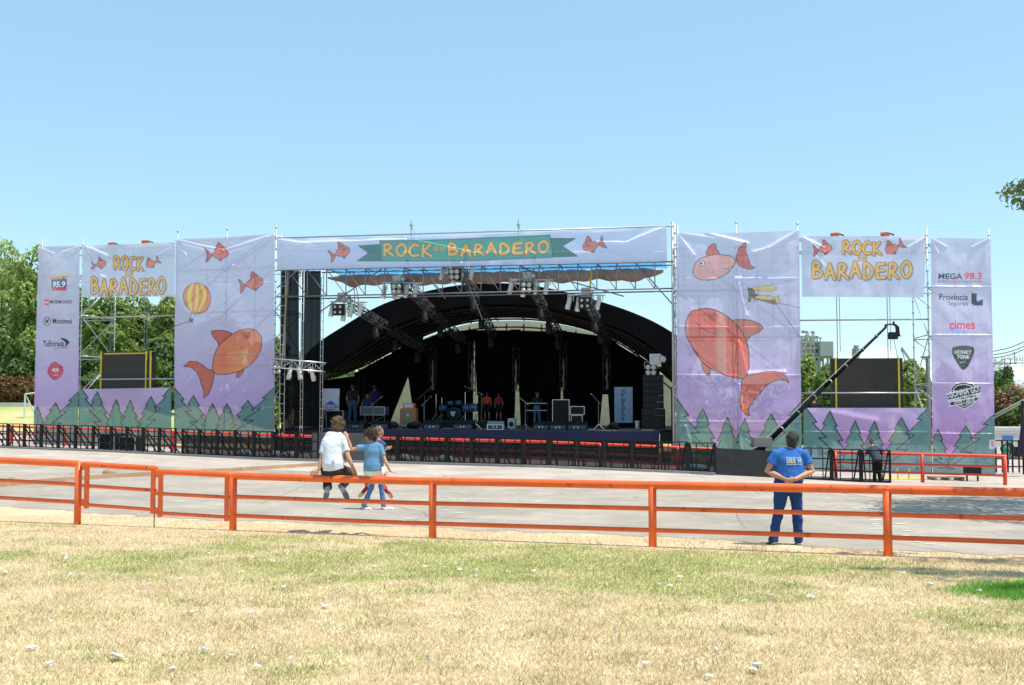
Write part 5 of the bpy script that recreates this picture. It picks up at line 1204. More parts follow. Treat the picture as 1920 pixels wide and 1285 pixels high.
    for q in 'LR':
        a, e, w_ = g('hi'+q), g('kn'+q), g('an'+q)
        if cut >= 1: b.loft([hip.lerp(a, .6), a, a.lerp(e, .5), e, e.lerp(w_, .5), w_+(w_-e).normalized()*.02], [.10*s*tw, .106*s*tw, .088*s*tw, .072*s*tw, .068*s*tw, .066*s*tw], ref=(1, 0, 0), n=14, cap=False)
        else: m = a.lerp(e, cut); b.loft([hip.lerp(a, .6), a, a.lerp(m, .5), m], [.10*s, .104*s, .092*s, .085*s], n=14, cap=False)
    link('trousers' if cut >= 1 else 'shorts', evalmesh(b, vox, 'trousers', 2, folds=.03*s, fscale=8, seed=8), cloth(*o['trousers']), t)
    for q in 'LR':
        w_, to = g('an'+q), g('to'+q); d = (to-w_); heel = w_+Vector(J.get('heel'+q, (0, 0, -.045*s)))-d.normalized()*.045*s*0
        nrm = Vector(J.get('sole'+q, (0, 0, -1))); b = B()
        b.loft([w_-d.normalized()*.02+nrm*.02*s, w_+nrm*.045*s+d*.2, w_.lerp(to, .7)+nrm*.0, to], [(.042*s, .042*s), (.043*s, .04*s), (.045*s, .032*s), (.034*s, .022*s)], ref=d.cross(nrm), n=12)
        sh_ = link('shoe', evalmesh(b, .009, 'shoe', 1), cloth(*o['shoe']), t)
        b = B(); a = w_-d.normalized()*.055*s+nrm*.060*s; c = to+nrm*.028*s+d.normalized()*.02; b.loft([a, a.lerp(c, .35), a.lerp(c, .75), c], [(.036*s, .012*s), (.034*s, .012*s), (.046*s, .012*s), (.028*s, .010*s)], ref=d.cross(nrm), n=12)
        part('sole', b, mat(o.get('sole', ('pale_rubber_sole',))[0], o.get('solec', (.5, .5, .48)), .7), sh_, True, world=False)
    return t
def at(base, px, py): 
    """photo pixel to local coordinates of a figure standing at world base, on the plane through its depth"""
    q = P(px, py, base[1]); return Vector((q.x-base[0], 0, q.z-base[2]))
def mk(base, **pts):
    """joints given as (px, py, depth offset)"""
    out = {}
    for k, (x, y, o) in pts.items():
        q = P(x, y, base[1]+o); out[k] = Vector((q.x-base[0], o, q.z-base[2]))
    return out
# man in a white T-shirt sitting on the railing
q = RAIL.xy(625); base = (q.x, q.y, 0)
J = mk(base, hip=(626, 882, .06), belly=(624, 866, .04), chest=(624, 835, .12), neck=(631, 810, .22), head=(633, 799, .26), shL=(611, 827, .12), elL=(603, 860, .06), wrL=(598, 881, .0), shR=(643, 826, .12), elR=(653, 857, .02), wrR=(661, 876, .0),
       hiL=(614, 884, .08), hiR=(638, 884, .08), knL=(609, 880, .50), knR=(660, 886, .46), anL=(615, 915, .12), anR=(641, 913, .12), toL=(611, 935, .04), toR=(652, 934, .04))
J['handL'] = ((-.9, -.35, -.45), (-.2, -.8, .5), (.4, 0, -.8), .3); J['handR'] = ((.4, -.3, -1), (0, -1, .2), (-1, 0, 0), .35)
for k in 'LR': J['sole'+k] = (0, -1, -.1)
human('man in a white T-shirt and dark trousers sitting on the orange railing', base, 0, J, dict(s=1.1, back=1.08, waist=(.178, .135), shirt=('white_tshirt', (.60, .64, .74), .04), trousers=('charcoal_trousers', (.035, .034, .032)), shoe=('pale_blue_shoe', (.30, .38, .50)), sole=('grey_blue_sole',), solec=(.15, .15, .16), hairc=(.12, .066, .035), hairm=('light_brown_hair',), hs=1.12, hairr=1.13, tw=1.0, skin=SKIN, shirt_low=.1, sleeve=.70))
# boy
q = RAIL.xy(700); base = (q.x, q.y, 0)
J = mk(base, hip=(699, 884, .05), belly=(699, 868, .05), chest=(700, 846, .06), neck=(698, 829, .07), head=(695, 817, .09), shL=(686, 838, .05), elL=(659, 843, .02), wrL=(651, 820, .02), shR=(714, 839, .05), elR=(722, 864, .0), wrR=(732, 884, -.02),
       hiL=(691, 886, .06), hiR=(709, 886, .06), knL=(688, 884, .36), knR=(724, 882, .34), anL=(687, 917, .12), anR=(724, 915, .12), toL=(676, 930, .04), toR=(735, 932, .06))
J['handL'] = ((-.5, .4, .8), (0, -1, .3), (1, 0, .3), .3); J['handR'] = ((.9, 0, -.25), (0, -.3, 1), (0, 1, 0), .15)
J['soleL'] = (-.5, -.8, -.3); J['soleR'] = (-.3, -.6, -.7)
human('boy in blue T-shirt and white shorts sitting on the railing beside the man', base, 0, J, dict(s=.84, hs=1.18, face=(-1, .45, -.1), waist=(.195, .14), back=1.05, shirt=('blue_tshirt', (.12, .26, .43), .1), trousers=('white_shorts', (.72, .70, .66), .04), cut=.75, shoe=('dark_red_sock_shoe', (.28, .03, .06)), sole=('yellow_sole',), solec=(.55, .45, .18), hairc=(.055, .03, .018), hairm=('dark_brown_hair',), hairr=1.1, skin=SKIN, shirt_low=.05, sleeve=.62, leg=.95))
# walker behind them
g0 = Gt(706, 956); base = (g0.x, g0.y, g0.z)
J = mk(base, hip=(706, 886, 0), belly=(706, 872, 0), chest=(707, 842, 0), neck=(708, 823, 0), head=(711, 811, .02), shL=(695, 832, 0), elL=(692, 852, .05), wrL=(696, 868, .1), shR=(719, 833, 0), elR=(716, 850, .10), wrR=(722, 843, .15),
       hiL=(700, 890, 0), hiR=(712, 890, 0), knL=(695, 918, .0), knR=(716, 918, .05), anL=(682, 949, 0), anR=(719, 950, 0), toL=(696, 955.5, .05), toR=(737, 954.5, .05))
J['handR'] = ((1, .0, .35), (0, -.5, .8), (0, 0, 1), .05); J['handL'] = ((0, .4, -1), (-1, 0, 0), (0, 1, 0), .3)
human('person in blue jeans and white shoes walking behind the seated boy', base, 0, J, dict(s=.97, face=(1, .6, 0), vox=.014, shirt=('navy_shirt', (.05, .09, .2)), trousers=('blue_jeans', (.09, .17, .33), .25), shoe=('white_shoe', (.72, .72, .72)), sole=('pinkish_sole',), solec=(.5, .2, .2), hairc=(.20, .12, .07), hairm=('light_brown_hair2',), tw=.85))
# man in blue
g0 = Gt(1474, 1022); base = (g0.x, g0.y, g0.z)
J = mk(base, hip=(1478, 908, 0), belly=(1480, 888, .0), chest=(1481, 862, 0), neck=(1482, 839, .02), head=(1484, 827, .04), shL=(1456, 852, 0), elL=(1438, 884, -.02), wrL=(1474, 899, -.16), shR=(1506, 852, 0), elR=(1523, 884, -.02), wrR=(1490, 899, -.19),
       hiL=(1466, 915, 0), hiR=(1491, 915, 0), knL=(1459, 962, .02), knR=(1495, 962, .02), anL=(1450, 1013, 0), anR=(1497, 1015, 0), toL=(1440, 1021, .16), toR=(1494, 1022, .17))
J['handL'] = ((1, 0, -.35), (0, -1, .1), (0, 0, 1), .35); J['handR'] = ((-1, 0, -.25), (0, -1, .1), (0, 0, 1), .35)
m_ = human('stout man in blue T-shirt and trousers standing with hands clasped behind his back', base, 0, J, dict(s=1.05, fat=1.36, hs=1.14, back=1.18, waist=(.228, .175), vox=.012, arm=1.25, leg=1.1, tw=1.12, shirt=('royal_blue_tshirt', (.035, .145, .46), .10), trousers=('blue_work_trousers', (.017, .052, .18), .2), shoe=('black_shoe', (.03, .03, .03)), hairc=(.04, .034, .03), hairm=('greying_black_hair',), hairr=1.0, hairn=.45, shirt_low=.35, sleeve=.58, skin=SKIN))
# lettering on his back
def texton(parent, body, cx, cz, y, w, h, m, name='shirt_print', bold=0, curvef=None):
    T = text_tris(body, bold, 0); mn = T.reshape(-1, 2).min(0); mx = T.reshape(-1, 2).max(0); T = (T-mn)/(mx-mn)-.5
    b = B()
    for t in T:
        vs = []
        for p in t: x = cx+p[0]*w; vs.append((x, y+(curvef(x) if curvef else 0), cz+p[1]*h))
        b.add(vs, [(0, 1, 2)])
    return part(name, b, m, parent, world=False)
shirt = [c for c in m_.children if c.name.startswith('shirt')][0]
sv = np.array([v.co[:] for v in shirt.data.vertices])
def backy(x, z):
    d = np.hypot(sv[:, 0]-x, sv[:, 2]-z)+(sv[:, 1] > 0)*9; return sv[np.argsort(d)[:22], 1].min()-.016
def print_on(parent, body, px, py, wpx, hpx, m, bold=0.02):
    T = text_tris(body, bold, 0); mn = T.reshape(-1, 2).min(0); mx = T.reshape(-1, 2).max(0); T = (T-mn)/(mx-mn)-.5; c = at(base, px, py); k = 1/115.6; b = B()
    for t in T:
        vs = []
        for p in t: x, z = c.x+p[0]*wpx*k, c.z+p[1]*hpx*k; vs.append((x, backy(x, z), z))
        b.add(vs, [(0, 1, 2)])
    return part('shirt_print', b, m, parent, world=False)
M_PRINT = mat('shirt_print_yellow', (.62, .60, .30), .7); M_PRINTW = mat('shirt_print_white', (.6, .66, .72), .7)
for a in (('SIES VI', 1484, 863, 29, 8, M_PRINT, .06), ('PREFECTURA DE APOYO', 1484, 857, 28, 2.4, M_PRINTW), ('SEGURIDAD EN OBRA', 1484, 869.5, 28, 2.4, M_PRINTW)):
    if a[0] != 'SIES VI': continue
    print_on(shirt, *a)
for yy_ in (857.2, 869.6):       # the two unreadable small lines over and under it
    b = B(); r = random.Random(int(yy_)); x = 1470
    while x < 1498:
        w_ = r.uniform(1.5, 4); c = at(base, x+w_/2, yy_); h_ = .9/115.6; hw_ = w_/2/115.6; yb_ = backy(c.x, c.z)
        b.add([(c.x-hw_, yb_, c.z-h_), (c.x+hw_, yb_, c.z-h_), (c.x+hw_, yb_, c.z+h_), (c.x-hw_, yb_, c.z+h_)], [(0, 1, 2, 3)]); x += w_+.9
    part('small_print', b, M_PRINTW, shirt, world=False)
# worker leaning on the barrier
g0 = Gt(1643, 905); base = (g0.x, g0.y, g0.z)
J = mk(base, hip=(1645, 867, 0), belly=(1643, 860, .08), chest=(1638, 846, .22), neck=(1636, 836, .32), head=(1634, 829.5, .40), shL=(1628, 844, .22), elL=(1623, 855, .28), wrL=(1626, 848, .48), shR=(1651, 844, .22), elR=(1656, 855, .28), wrR=(1650, 849, .48),
       hiL=(1640, 869, 0), hiR=(1650, 869, 0), knL=(1640, 886, .0), knR=(1648, 886, .02), anL=(1640, 901, 0), anR=(1650, 901, 0), toL=(1639, 904.5, .2), toR=(1650, 904.5, .2))
J['handL'] = ((1, .3, 0), (0, 0, 1), (0, 1, 0), .3); J['handR'] = ((-1, .3, 0), (0, 0, 1), (0, 1, 0), .3)
human('worker in a navy T-shirt and black trousers leaning over the end of the black barriers', base, 0, J, dict(s=.98, vox=.016, shirt=('navy_tshirt', (.045, .06, .095), .2), trousers=('black_trousers', (.012, .012, .014)), shoe=('grey_shoe', (.2, .2, .2)), face=(-.3, 1, -.6), hairc=(.12, .07, .04), skin=SKIN2))
# small figures on and around the stage
def stander(label, px, yfoot, yhead, Y, shirt, trou, z=None, face=(0, 1, 0), arms=0, shoe=('dark_shoe', (.05, .05, .05)), hair=(.05, .03, .02), cut=1.0, lean=0, group=None):
    q = P(px, yfoot, Y); base = (q.x, q.y, q.z if z is None else z); H = P(px, yhead, Y).z-base[2]; k = H/1.75; v = lambda x, y, zz: Vector((x*k, y*k, zz*k))
    J = dict(hip=v(0, 0, .95), belly=v(.0, .02, 1.06), chest=v(0, .02+lean*.5, 1.28), neck=v(0, .03+lean, 1.48), head=v(0, .06+lean*1.2, 1.62), shL=v(-.19, .02+lean*.8, 1.40), elL=v(-.26, .02+arms*.1, 1.12), wrL=v(-.22, .05+arms*.3, .90+arms*.2), shR=v(.19, .02+lean*.8, 1.40), elR=v(.26, .02+arms*.1, 1.12), wrR=v(.22, .05+arms*.3, .90+arms*.2),
             hiL=v(-.09, 0, .90), hiR=v(.09, 0, .90), knL=v(-.11, .03, .50), knR=v(.12, -.02, .50), anL=v(-.13, -.02, .08), anR=v(.14, -.05, .08), toL=v(-.15, .14, .04), toR=v(.16, .12, .04))
    J['handL'] = ((0, .3+arms, -1+arms), (-1, 0, 0), (0, 1, 0), .4); J['handR'] = ((0, .3+arms, -1+arms), (1, 0, 0), (0, 1, 0), .4)
    return human(label, base, 0, J, dict(s=k, vox=.024, shirt=shirt, trousers=trou, shoe=shoe, face=face, hairc=hair, hairm=('hair_'+str(abs(hash(hair)) % 99),), skin=SKIN2, cut=cut, group=group))
DS = MID.xy(900, 8).y
stander('person in a bright orange-red shirt standing on the stage near the drums', 913, 789, 736, MID.xy(913, 9).y, ('orange_red_shirt', (.65, .10, .03)), ('black_shorts', (.015, .015, .015)), cut=.9, lean=.08)
stander('person in a dark red shirt standing on the stage left of the cream gap', 935, 790, 737, MID.xy(935, 9).y, ('dark_red_shirt', (.32, .03, .035)), ('black_shorts', (.015, .015, .015)), cut=.9)
stander('person in a black T-shirt and jeans standing at the keyboard stand on stage', 1007, 797, 735, MID.xy(1007, 7).y, ('black_tshirt', (.02, .02, .022)), ('stage_jeans', (.12, .20, .34)), face=(1, .2, 0), arms=.8)
stander('person in a deep blue shirt behind the monitor desk at the left of the stage', 687, 795, 738, MID.xy(687, 8).y, ('deep_blue_shirt', (.03, .05, .22)), ('dark_trousers', (.02, .02, .025)), face=(1, -.3, 0))
stander('person in a purple-blue top reaching up beside the left back curtain', 702, 793, 722, MID.xy(702, 9).y, ('violet_blue_top', (.03, .03, .12)), ('dark_trousers', (.02, .02, .025)), arms=1.2)
stander('worker in pale blue jeans at the dark left wing of the stage', 661, 795, 720, MID.xy(661, 7).y, ('dark_grey_shirt', (.03, .03, .03)), ('pale_jeans', (.06, .11, .24)))
stander('crew member in a black T-shirt standing behind the banner beside the right screen', 1527, 812, 737, FAC.xy(1527, 3).y, ('black_tshirt', (.02, .02, .022)), ('dark_trousers', (.02, .02, .025)), z=.0, face=(1, -.5, 0))
# ================================================================== stage equipment
FW = Vector((MN.x, MN.y, 0)); UX = Vector((MU.x, MU.y, 0))
def stg(px, off): q = MID.xy(px, off); return Vector((q.x, q.y, STAGE_Z))
def wedge(label, px, off, w=.85, yaw=0, h=.38, m=None):
    t = root('wedge_monitor', stg(px, off), label, 'loudspeaker', 'wedge monitors on the stage', MYAW+yaw); m = m or M_CASE
    b = B(); pr = [(-.26, 0), (.24, 0), (.26, .12), (.02, h), (-.24, h*.62)]; n = len(pr)
    b.prism([(p[0], p[1]) for p in pr], w, U=(0, 1, 0), V=(0, 0, 1)); part('cabinet', b, m, t, world=False)
    b = B(); b.add([(-w*.44, -.29, .03), (w*.44, -.29, .03), (w*.44, -.27, h*.55), (-w*.44, -.27, h*.55)], [(0, 1, 2, 3)]); part('grille', b, mat('grille', (.05, .055, .06), .5), t, world=False)
    b = B(); b.box((-.08, -.30, h*.32), (.06, .02, .07)); b.box((.08, -.30, h*.32), (.06, .02, .07)); part('handles', b, M_ALU, t, world=False); return t
wl = [('leftmost wedge monitor on the stage edge, behind the seated man', 672, .95), ('wedge monitor left of the orange amplifier', 715, .9), ('grey-faced wedge monitor in front of the drum riser, left one', 811, .8), ('low wide wedge monitor in front of the drum kit', 871, 1.0), ('silver-faced wedge monitor below the two people in red', 930, .75), ('wedge monitor in front of the keyboard player', 1018, .8), ('wedge monitor left of the big black case', 1048, .8), ('wide wedge monitor in front of the amplifier rack', 1080, 1.05)]
for k, (lb, px, w_) in enumerate(wl): wedge(lb, px, 2.2+(k % 2)*.3, w_, yaw=.08*((k*7) % 5-2), m=M_ALU if k == 4 else None)
# drum riser and kit
c = stg(873, 8); t = root('drum_riser', c, 'low black riser under the drum kit', 'riser', yaw=MYAW); b = B(); b.box((0, 0, .3), (3.6, 2.4, .06)); part('top', b, M_PLY, t, world=False)
b = B(); b.box((0, -1.18, .13), (3.5, .04, .26)); part('skirt', b, M_BLACK, t, world=False)
dz = STAGE_Z+.33; c = stg(852, 7.6); c.z = dz; t = root('drum_kit', c, 'blue drum kit with black bass drum head and cymbals on the riser', 'drum kit', yaw=MYAW)
MB = mat('blue_drum_shell', (.04, .10, .19), .3, coat=.4)
b = B(); b.cyl((0, -.25, .34), (0, .3, .34), .33, n=20); part('bass_drum', b, MB, t, True, world=False); b = B(); b.cyl((0, -.27, .34), (0, -.255, .34), .31, n=20); part('drum_head', b, M_BLACK, t, world=False)
b = B(); b.prism([(-.14, .12), (.14, .12), (.10, -.05), (0, -.16), (-.10, -.05)], .006, org=(0, -.28, .34)); part('head_emblem', b, mat('pale_blue_emblem', (.45, .55, .62)), t, world=False)
for x, y, z, r, h in ((-.2, 0, .78, .16, .22), (.22, 0, .78, .17, .24), (-.62, .1, .48, .22, .3), (.62, .1, .42, .24, .4), (1.0, .0, .45, .25, .42)): b = B(); b.cyl((x, y, z), (x, y, z+h), r, n=16); part('tom_drum', b, MB, t, True, world=False)
for x, z, tilt in ((-1.0, 1.35, .3), (-.7, 1.15, -.1), (.55, 1.45, -.3), (1.2, 1.3, .2)):
    b = B(); b.cyl((x, .1, 0), (x, .1, z), .015, n=5); 
    for a in (0, 2.1, 4.2): b.cyl((x, .1, .35), (x+.3*math.cos(a), .1+.3*math.sin(a), .01), .014, n=4)
    part('cymbal_stand', b, M_CHROME, t, world=False); b = B(); b.cyl((x, .1, z), (x, .1, z+.02), .24, .05, n=18); part('cymbal', b, mat('brass', (.55, .42, .15), .3, .9), t, world=False)
b = B(); b.cyl((-1.5, -.3, .0), (-1.5, -.3, 1.3), .015, n=5); b.cyl((-1.9, -.3, 1.05), (-1.1, -.3, 1.75), .02, n=5); part('boom_stand', b, M_DKSTEEL, t, world=False)
b = B(); b.cyl((1.5, -.3, 0), (1.5, -.3, 1.4), .02, n=5); b.cyl((1.6, -.3, 1.3), (.6, -.3, 1.75), .02, n=5); part('boom_stand', b, M_DKSTEEL, t, world=False)
# orange amplifier stack
c = stg(767, 5.0); t = root('guitar_amplifier', c, 'orange guitar cabinet with amplifier head on a small trolley', 'amplifier', yaw=MYAW)
MO = mat('orange_tolex', (.55, .16, .05), .6, var=.1)
b = B(); b.box((0, 0, .12), (.86, .5, .08)); part('trolley', b, M_ALU, t, world=False)
for s_ in (-1, 1): b = B(); b.cyl((s_*.36, -.2, .05), (s_*.36+.04, -.2, .05), .05, n=10); part('wheel', b, M_RUBBER, t, world=False)
b = B(); b.box((0, 0, .56), (.80, .40, .78)); part('cabinet', b, MO, t, world=False); b = B(); b.box((0, -.205, .55), (.62, .012, .62)); part('grille', b, mat('olive_grille_cloth', (.26, .21, .13), .9), t, world=False)
b = B(); b.box((0, -.215, .62), (.10, .01, .12)); part('badge', b, mat('cream_badge', (.7, .66, .5)), t, world=False)
b = B(); b.box((.02, 0, 1.08), (.58, .28, .26)); part('amplifier_head', b, MO, t, world=False); b = B(); b.box((.02, -.145, 1.08), (.46, .012, .18)); part('control_panel', b, mat('pale_panel', (.6, .6, .62)), t, world=False)
# road cases etc
def case(label, px, off, dims, z=0, cat='case', group='road cases', trim=True, m=None, name='road_case'):
    w_, d_, h_ = dims; c = stg(px, off); c.z += z; t = root(name, c, label, cat, group, MYAW); b = B(); b.box((0, 0, h_/2), (w_-.02, d_-.02, h_-.02)); part('body', b, m or M_CASE, t, world=False)
    b = B(); y = -d_/2-.004; e = .025
    for p, q in (((-w_/2, y, 0), (-w_/2, y, h_)), ((w_/2, y, 0), (w_/2, y, h_)), ((-w_/2, y, e/2), (w_/2, y, e/2)), ((-w_/2, y, h_-e/2), (w_/2, y, h_-e/2))): b.beam(p, q, e, e)
    if trim: part('aluminium_edging', b, M_ALU, t, world=False)
    return t
case('left tall road case with aluminium edges below the blue-peaked sign', 600, 3.2, (.62, .6, .9)); case('right road case with aluminium edges below the blue-peaked sign', 632, 3.2, (.85, .6, .85))
case('big black equipment case with grey edges right of the keyboard player', 1054, 5.2, (.80, .7, 1.38)); case('small amplifier rack standing on the lower case', 1084, 4.6, (.66, .5, .40), .66, 'amplifier', 'stacked racks', name='amplifier_rack'); case('small case with white edges under the amplifier rack', 1083, 4.6, (.52, .5, .62), .02, group='stacked racks')
case('flat grey mixing desk case at the left of the stage', 703, 4.6, (1.25, .7, .42), .62, m=mat('grey_desk', (.10, .11, .12), .5), name='mixing_desk', cat='desk')
t = root('desk_stand', stg(703, 4.6), 'thin stand under the flat grey mixing desk', 'stand', yaw=MYAW); b = B()
for s_ in (-.5, .5): b.beam((s_, 0, 0), (s_, 0, .62), .04, .04)
b.beam((-.5, 0, .1), (.5, 0, .58), .03, .03); part('leg_frame', b, M_DKSTEEL, t, world=False)
# keyboard stand
t = root('keyboard_stand', stg(1008, 6.2), 'two-tier keyboard stand with keyboards in front of the keyboard player', 'keyboard', yaw=MYAW); b = B()
for s_ in (-.5, .5): b.beam((s_, 0, 0), (s_, 0, 1.25), .04, .04)
part('frame', b, M_BLACK, t, world=False)
for z in (.85, 1.2):
    b = B(); b.box((0, -.1, z), (1.25, .32, .10)); kb = part('keyboard', b, M_CASE, t, world=False); b = B(); b.box((0, -.27, z), (1.0, .01, .03)); part('keys', b, M_WHITE, kb, world=False)
for k, (px, off, h_) in enumerate(((700, 3.0, 1.5), (795, 3.2, 1.5), (892, 3.0, 1.6), (985, 3.1, 1.55), (1122, 3.3, 1.6))):
    c = stg(px, off); t = root('microphone_stand', c, 'thin dark microphone stand at the front of the stage, %s from the left' % ['first', 'second', 'third', 'fourth', 'fifth'][k], 'stand', 'microphone stands on the stage', MYAW+k)
    b = B(); b.cyl((0, 0, .2), (0, 0, h_*.8), .014, n=5); b.cyl((-.15, 0, h_*.72), (.4, 0, h_), .012, n=5); part('rod', b, M_DKSTEEL, t, world=False)
    b = B(); [b.cyl((0, 0, .25), (.28*math.cos(a), .28*math.sin(a), 0), .012, n=4) for a in (0, 2.1, 4.2)]; part('tripod', b, M_DKSTEEL, t, world=False)
    b = B(); b.ball((.43, 0, h_+.01), .035, 8, 6); part('microphone', b, M_DKSTEEL, t, True, world=False)
r = random.Random(3)
for k in range(7):
    x = 640+k*78; pts = []; px, of = x, 3.0
    for j in range(9): px += r.uniform(4, 16); of += r.uniform(-.7, .8); of = min(max(of, 1.3), 6); q = stg(px, of); pts.append((q.x, q.y, q.z+.02))
    b = B(); b.tube(pts, .022, 5); solo('floor_cable', b, M_RUBBER, 'black cable snaking over the stage floor among the wedge monitors', 'cable', 'cables on the stage floor')
# small white speaker
t = root('small_speaker', stg(960, 5.0), 'small white-faced speaker on the stage before the cream gap', 'loudspeaker', yaw=MYAW); b = B(); b.box((0, 0, .24), (.36, .3, .48)); part('cabinet', b, mat('offwhite_face', (.42, .42, .42)), t, world=False); b = B(); b.cyl((0, -.15, .2), (0, -.16, .2), .12, n=14); part('cone', b, M_BLACK, t, world=False)
# signs
def sign(name, label, px, y0, y1, wpx, off, base_col, draw, legs=0):
    q = MID.xy(px, off); sc_ = F/q.y; w_ = wpx/sc_; zt, zb = XYZ(px, y0, off).z, XYZ(px, y1, off).z; h_ = zt-zb; t = root(name, (q.x, q.y, zb), label, 'sign', yaw=MYAW)
    nu, nv = int(wpx/.35), int((y1-y0)/.35); u = np.linspace(0, 1, nu); v = np.linspace(0, 1, nv); U, Vv = np.meshgrid(u, v); U = U.ravel(); Vv = Vv.ravel()
    a = Art(U*wpx, Vv*(y1-y0), np.repeat(np.array([base_col]), len(U), 0)); draw(a, wpx, y1-y0)
    i = (np.arange(nv-1)[:, None]*nu+np.arange(nu-1)[None]).ravel(); Fq = np.stack([i, i+nu, i+nu+1, i+1], 1)
    o = link('print_sheet', npmesh('print_sheet', np.stack([(U-.5)*w_, U*0-.015, (1-Vv)*h_], 1), Fq, a.c), mat('sign_print', (.5, .5, .5), .5, attr='col'), t)
    b = B(); b.box((0, .005, h_/2), (w_, .03, h_)); part('backing', b, M_ALU, t, world=False)
def d1(a, w, h):
    for k in range(6):
        for j in range(5): a.line([(w*(j+.3)/5, h*(k+.5)/9), (w*(j+.75)/5, h*(k+.5)/9)], lin((165, 185, 215)), .9, a=.7)
    a.poly([(w*.15, h*.74), (w*.36, h*.63), (w*.48, h*.55), (w*.62, h*.60), (w*.85, h*.74)], lin((50, 100, 190))); a.poly([(w*.2, h*.92), (w*.8, h*.92), (w*.6, h*.99), (w*.35, h*.98)], lin((70, 130, 200)))
    a.text('PALADINI', w*.05, w*.95, h*.77, h*.89, lin((150, 40, 80)), .07)
sign('sign_board', 'white sign with blue peak and red lettering standing on the road cases', 620, 729, 770, 34, 3.3, lin((196, 208, 226)), d1)
def d2(a, w, h): a.text('Via Bariloche', w/2-h*.44, w/2+h*.44, h/2-w*.13, h/2+w*.13, lin((60, 72, 92)), .04, .15, rot=math.pi/2)
sign('roll_up_banner', 'tall pale blue roll-up banner with dark vertical lettering at the right of the stage', 1169, 726, 793, 34, 6.5, lin((150, 172, 205)), d2)
# tripod lamp, cable, bottle
t = root('white_spotlight', stg(1195, 2.0), 'small white lamp standing on the stage floor at the right', 'lamp', yaw=MYAW); b = B(); b.cyl((0, 0, .0), (0, 0, .34), .08, .10, n=12); part('housing', b, M_WHITE, t, True, world=False); b = B(); b.cyl((0, 0, .34), (0, 0, .42), .12, n=12); part('head', b, M_WHITE, t, True, world=False)
t = root('microphone_stand', stg(546, 3.0), 'chrome microphone stand at the left wing', 'stand'); b = B(); b.cyl((0, 0, 0), (0, 0, 1.9), .018, n=5); part('rod', b, M_CHROME, t, world=False); b = B(); b.cyl((0, 0, 0), (0, 0, .04), .15, n=12); part('base', b, M_BLACK, t, world=False)
for k, (x, w_) in enumerate(((780, .9), (735, .7), (1150, .5))):
    b = B(); c = stg(x, 4.0); b.ball(c+Vector((0, 0, .12)), (w_*.5, .25, .22), 12, 8); solo('dark_bundle', b, M_BLKCLOTH, ['dark cloth bundle beside the orange amplifier', 'dark cloth bundle below the mixing desk', 'dark cloth bundle left of the pale blue banner'][k], 'bundle', 'dark bundles on the stage', True)
for k, (x, w_, h_, z_) in enumerate(((1236, .9, .7, -.05), (1205, .5, .3, 0))): pass
# cases behind the left barriers
for k, (px, off, w_, h_) in enumerate([(212, 1.3, .95, .75), (250, 1.4, 1.0, .62)]):
    q = BARR.xy(px, off); z0 = GZ(q.x, q.y); h2 = BARR.hit(px)[2]; t = root('road_case', (q.x, q.y, z0+.01), ['black road case with silver edges behind the left barriers', 'low black case with latches behind the left barriers'][k], 'case', 'cases behind the left barriers', math.atan2(h2.y, h2.x)); b = B(); b.box((0, 0, h_/2), (w_, .6, h_)); part('body', b, M_CASE, t, world=False)
    b = B()
    for z in (.02, h_): b.beam((-w_/2, -.31, z), (w_/2, -.31, z), .03, .03)
    for x in (-w_/2, w_/2): b.beam((x, -.31, 0), (x, -.31, h_), .03, .03)
    part('aluminium_edging', b, M_ALU, t, world=False)
# ================================================================== camera crane
A0 = BARR.xy(1337); A1 = BARR.xy(1502); z0 = GZ(A0.x, A0.y)+.0; d = (A1-A0); Ln = d.length; d.normalize(); nn = Vector((-d.y, d.x)); zt = BARR.pt(1345, 838).z
t = root('crane_platform', (A0.x, A0.y, z0), 'black plywood platform of the camera crane in the barrier row', 'platform')
b = B(); P0, P1 = Vector((A0.x, A0.y)), Vector((A1.x, A1.y)); zc = (z0+zt)/2-.12; hh = zt-z0+.16
b.beam((P0.x, P0.y, zc), (P1.x, P1.y, zc-.13), .03, hh); part('front_panel', b, M_PLY, t)
b = B(); Q0 = P0+nn*2.0; b.beam((P0.x, P0.y, zc), (Q0.x, Q0.y, zc), .03, hh*.95); part('side_panel', b, M_PLY, t)
b = B(); c_ = (P0+P1)/2+nn*1.1; b.box((c_.x, c_.y, z0+.35), (Ln*.95, 1.9, .08), yaw=math.atan2(d.y, d.x)); part('deck', b, M_PLY, t)
b = B(); Q = P0-nn*.45-d*.0; b.beam((P0.x-.75, P0.y+.10, z0+.03), (P0.x, P0.y-.2, z0+.03), .9, .05); part('ramp_plate', b, mat('grey_plate', (.13, .13, .13), .6), t)
YC = (A0.y+A1.y)/2+1.0; base = P(1431, 838, YC); tip = P(1660, 615, YC+2.5)
t = root('camera_crane', (base.x, base.y, z0+.4), 'long black camera crane reaching up right over the banners, remote camera at its tip', 'crane')
b = B(); b.cyl((base.x, base.y, z0+.4), base, .09, n=10); part('column', b, M_BLACK, t, True)
b = B(); bb = P(1428, 829, YC); b.box(bb, (.66, .5, .34)); part('control_box', b, mat('grey_box', (.22, .21, .19), .5), t)
b = B(); b.cyl(base, base.lerp(tip, .48), .095, .08, n=8); b.cyl(base.lerp(tip, .48), tip, .07, .045, n=8); part('boom', b, M_BLKCLOTH, t, True)
for f in (.14, .27, .40, .53, .66, .80, .92): b = B(); q = base.lerp(tip, f); b.cyl(q, q+(tip-base)*.006, .10-.03*f, n=8); part('clamp', b, M_DKSTEEL if f not in (.14, .53) else M_GALV, t, True)
b = B(); u_ = Vector((0, 0, .22)); b.cyl(base+u_, tip+u_*.4, .012, n=4); part('tension_cable', b, M_DKSTEEL, t)
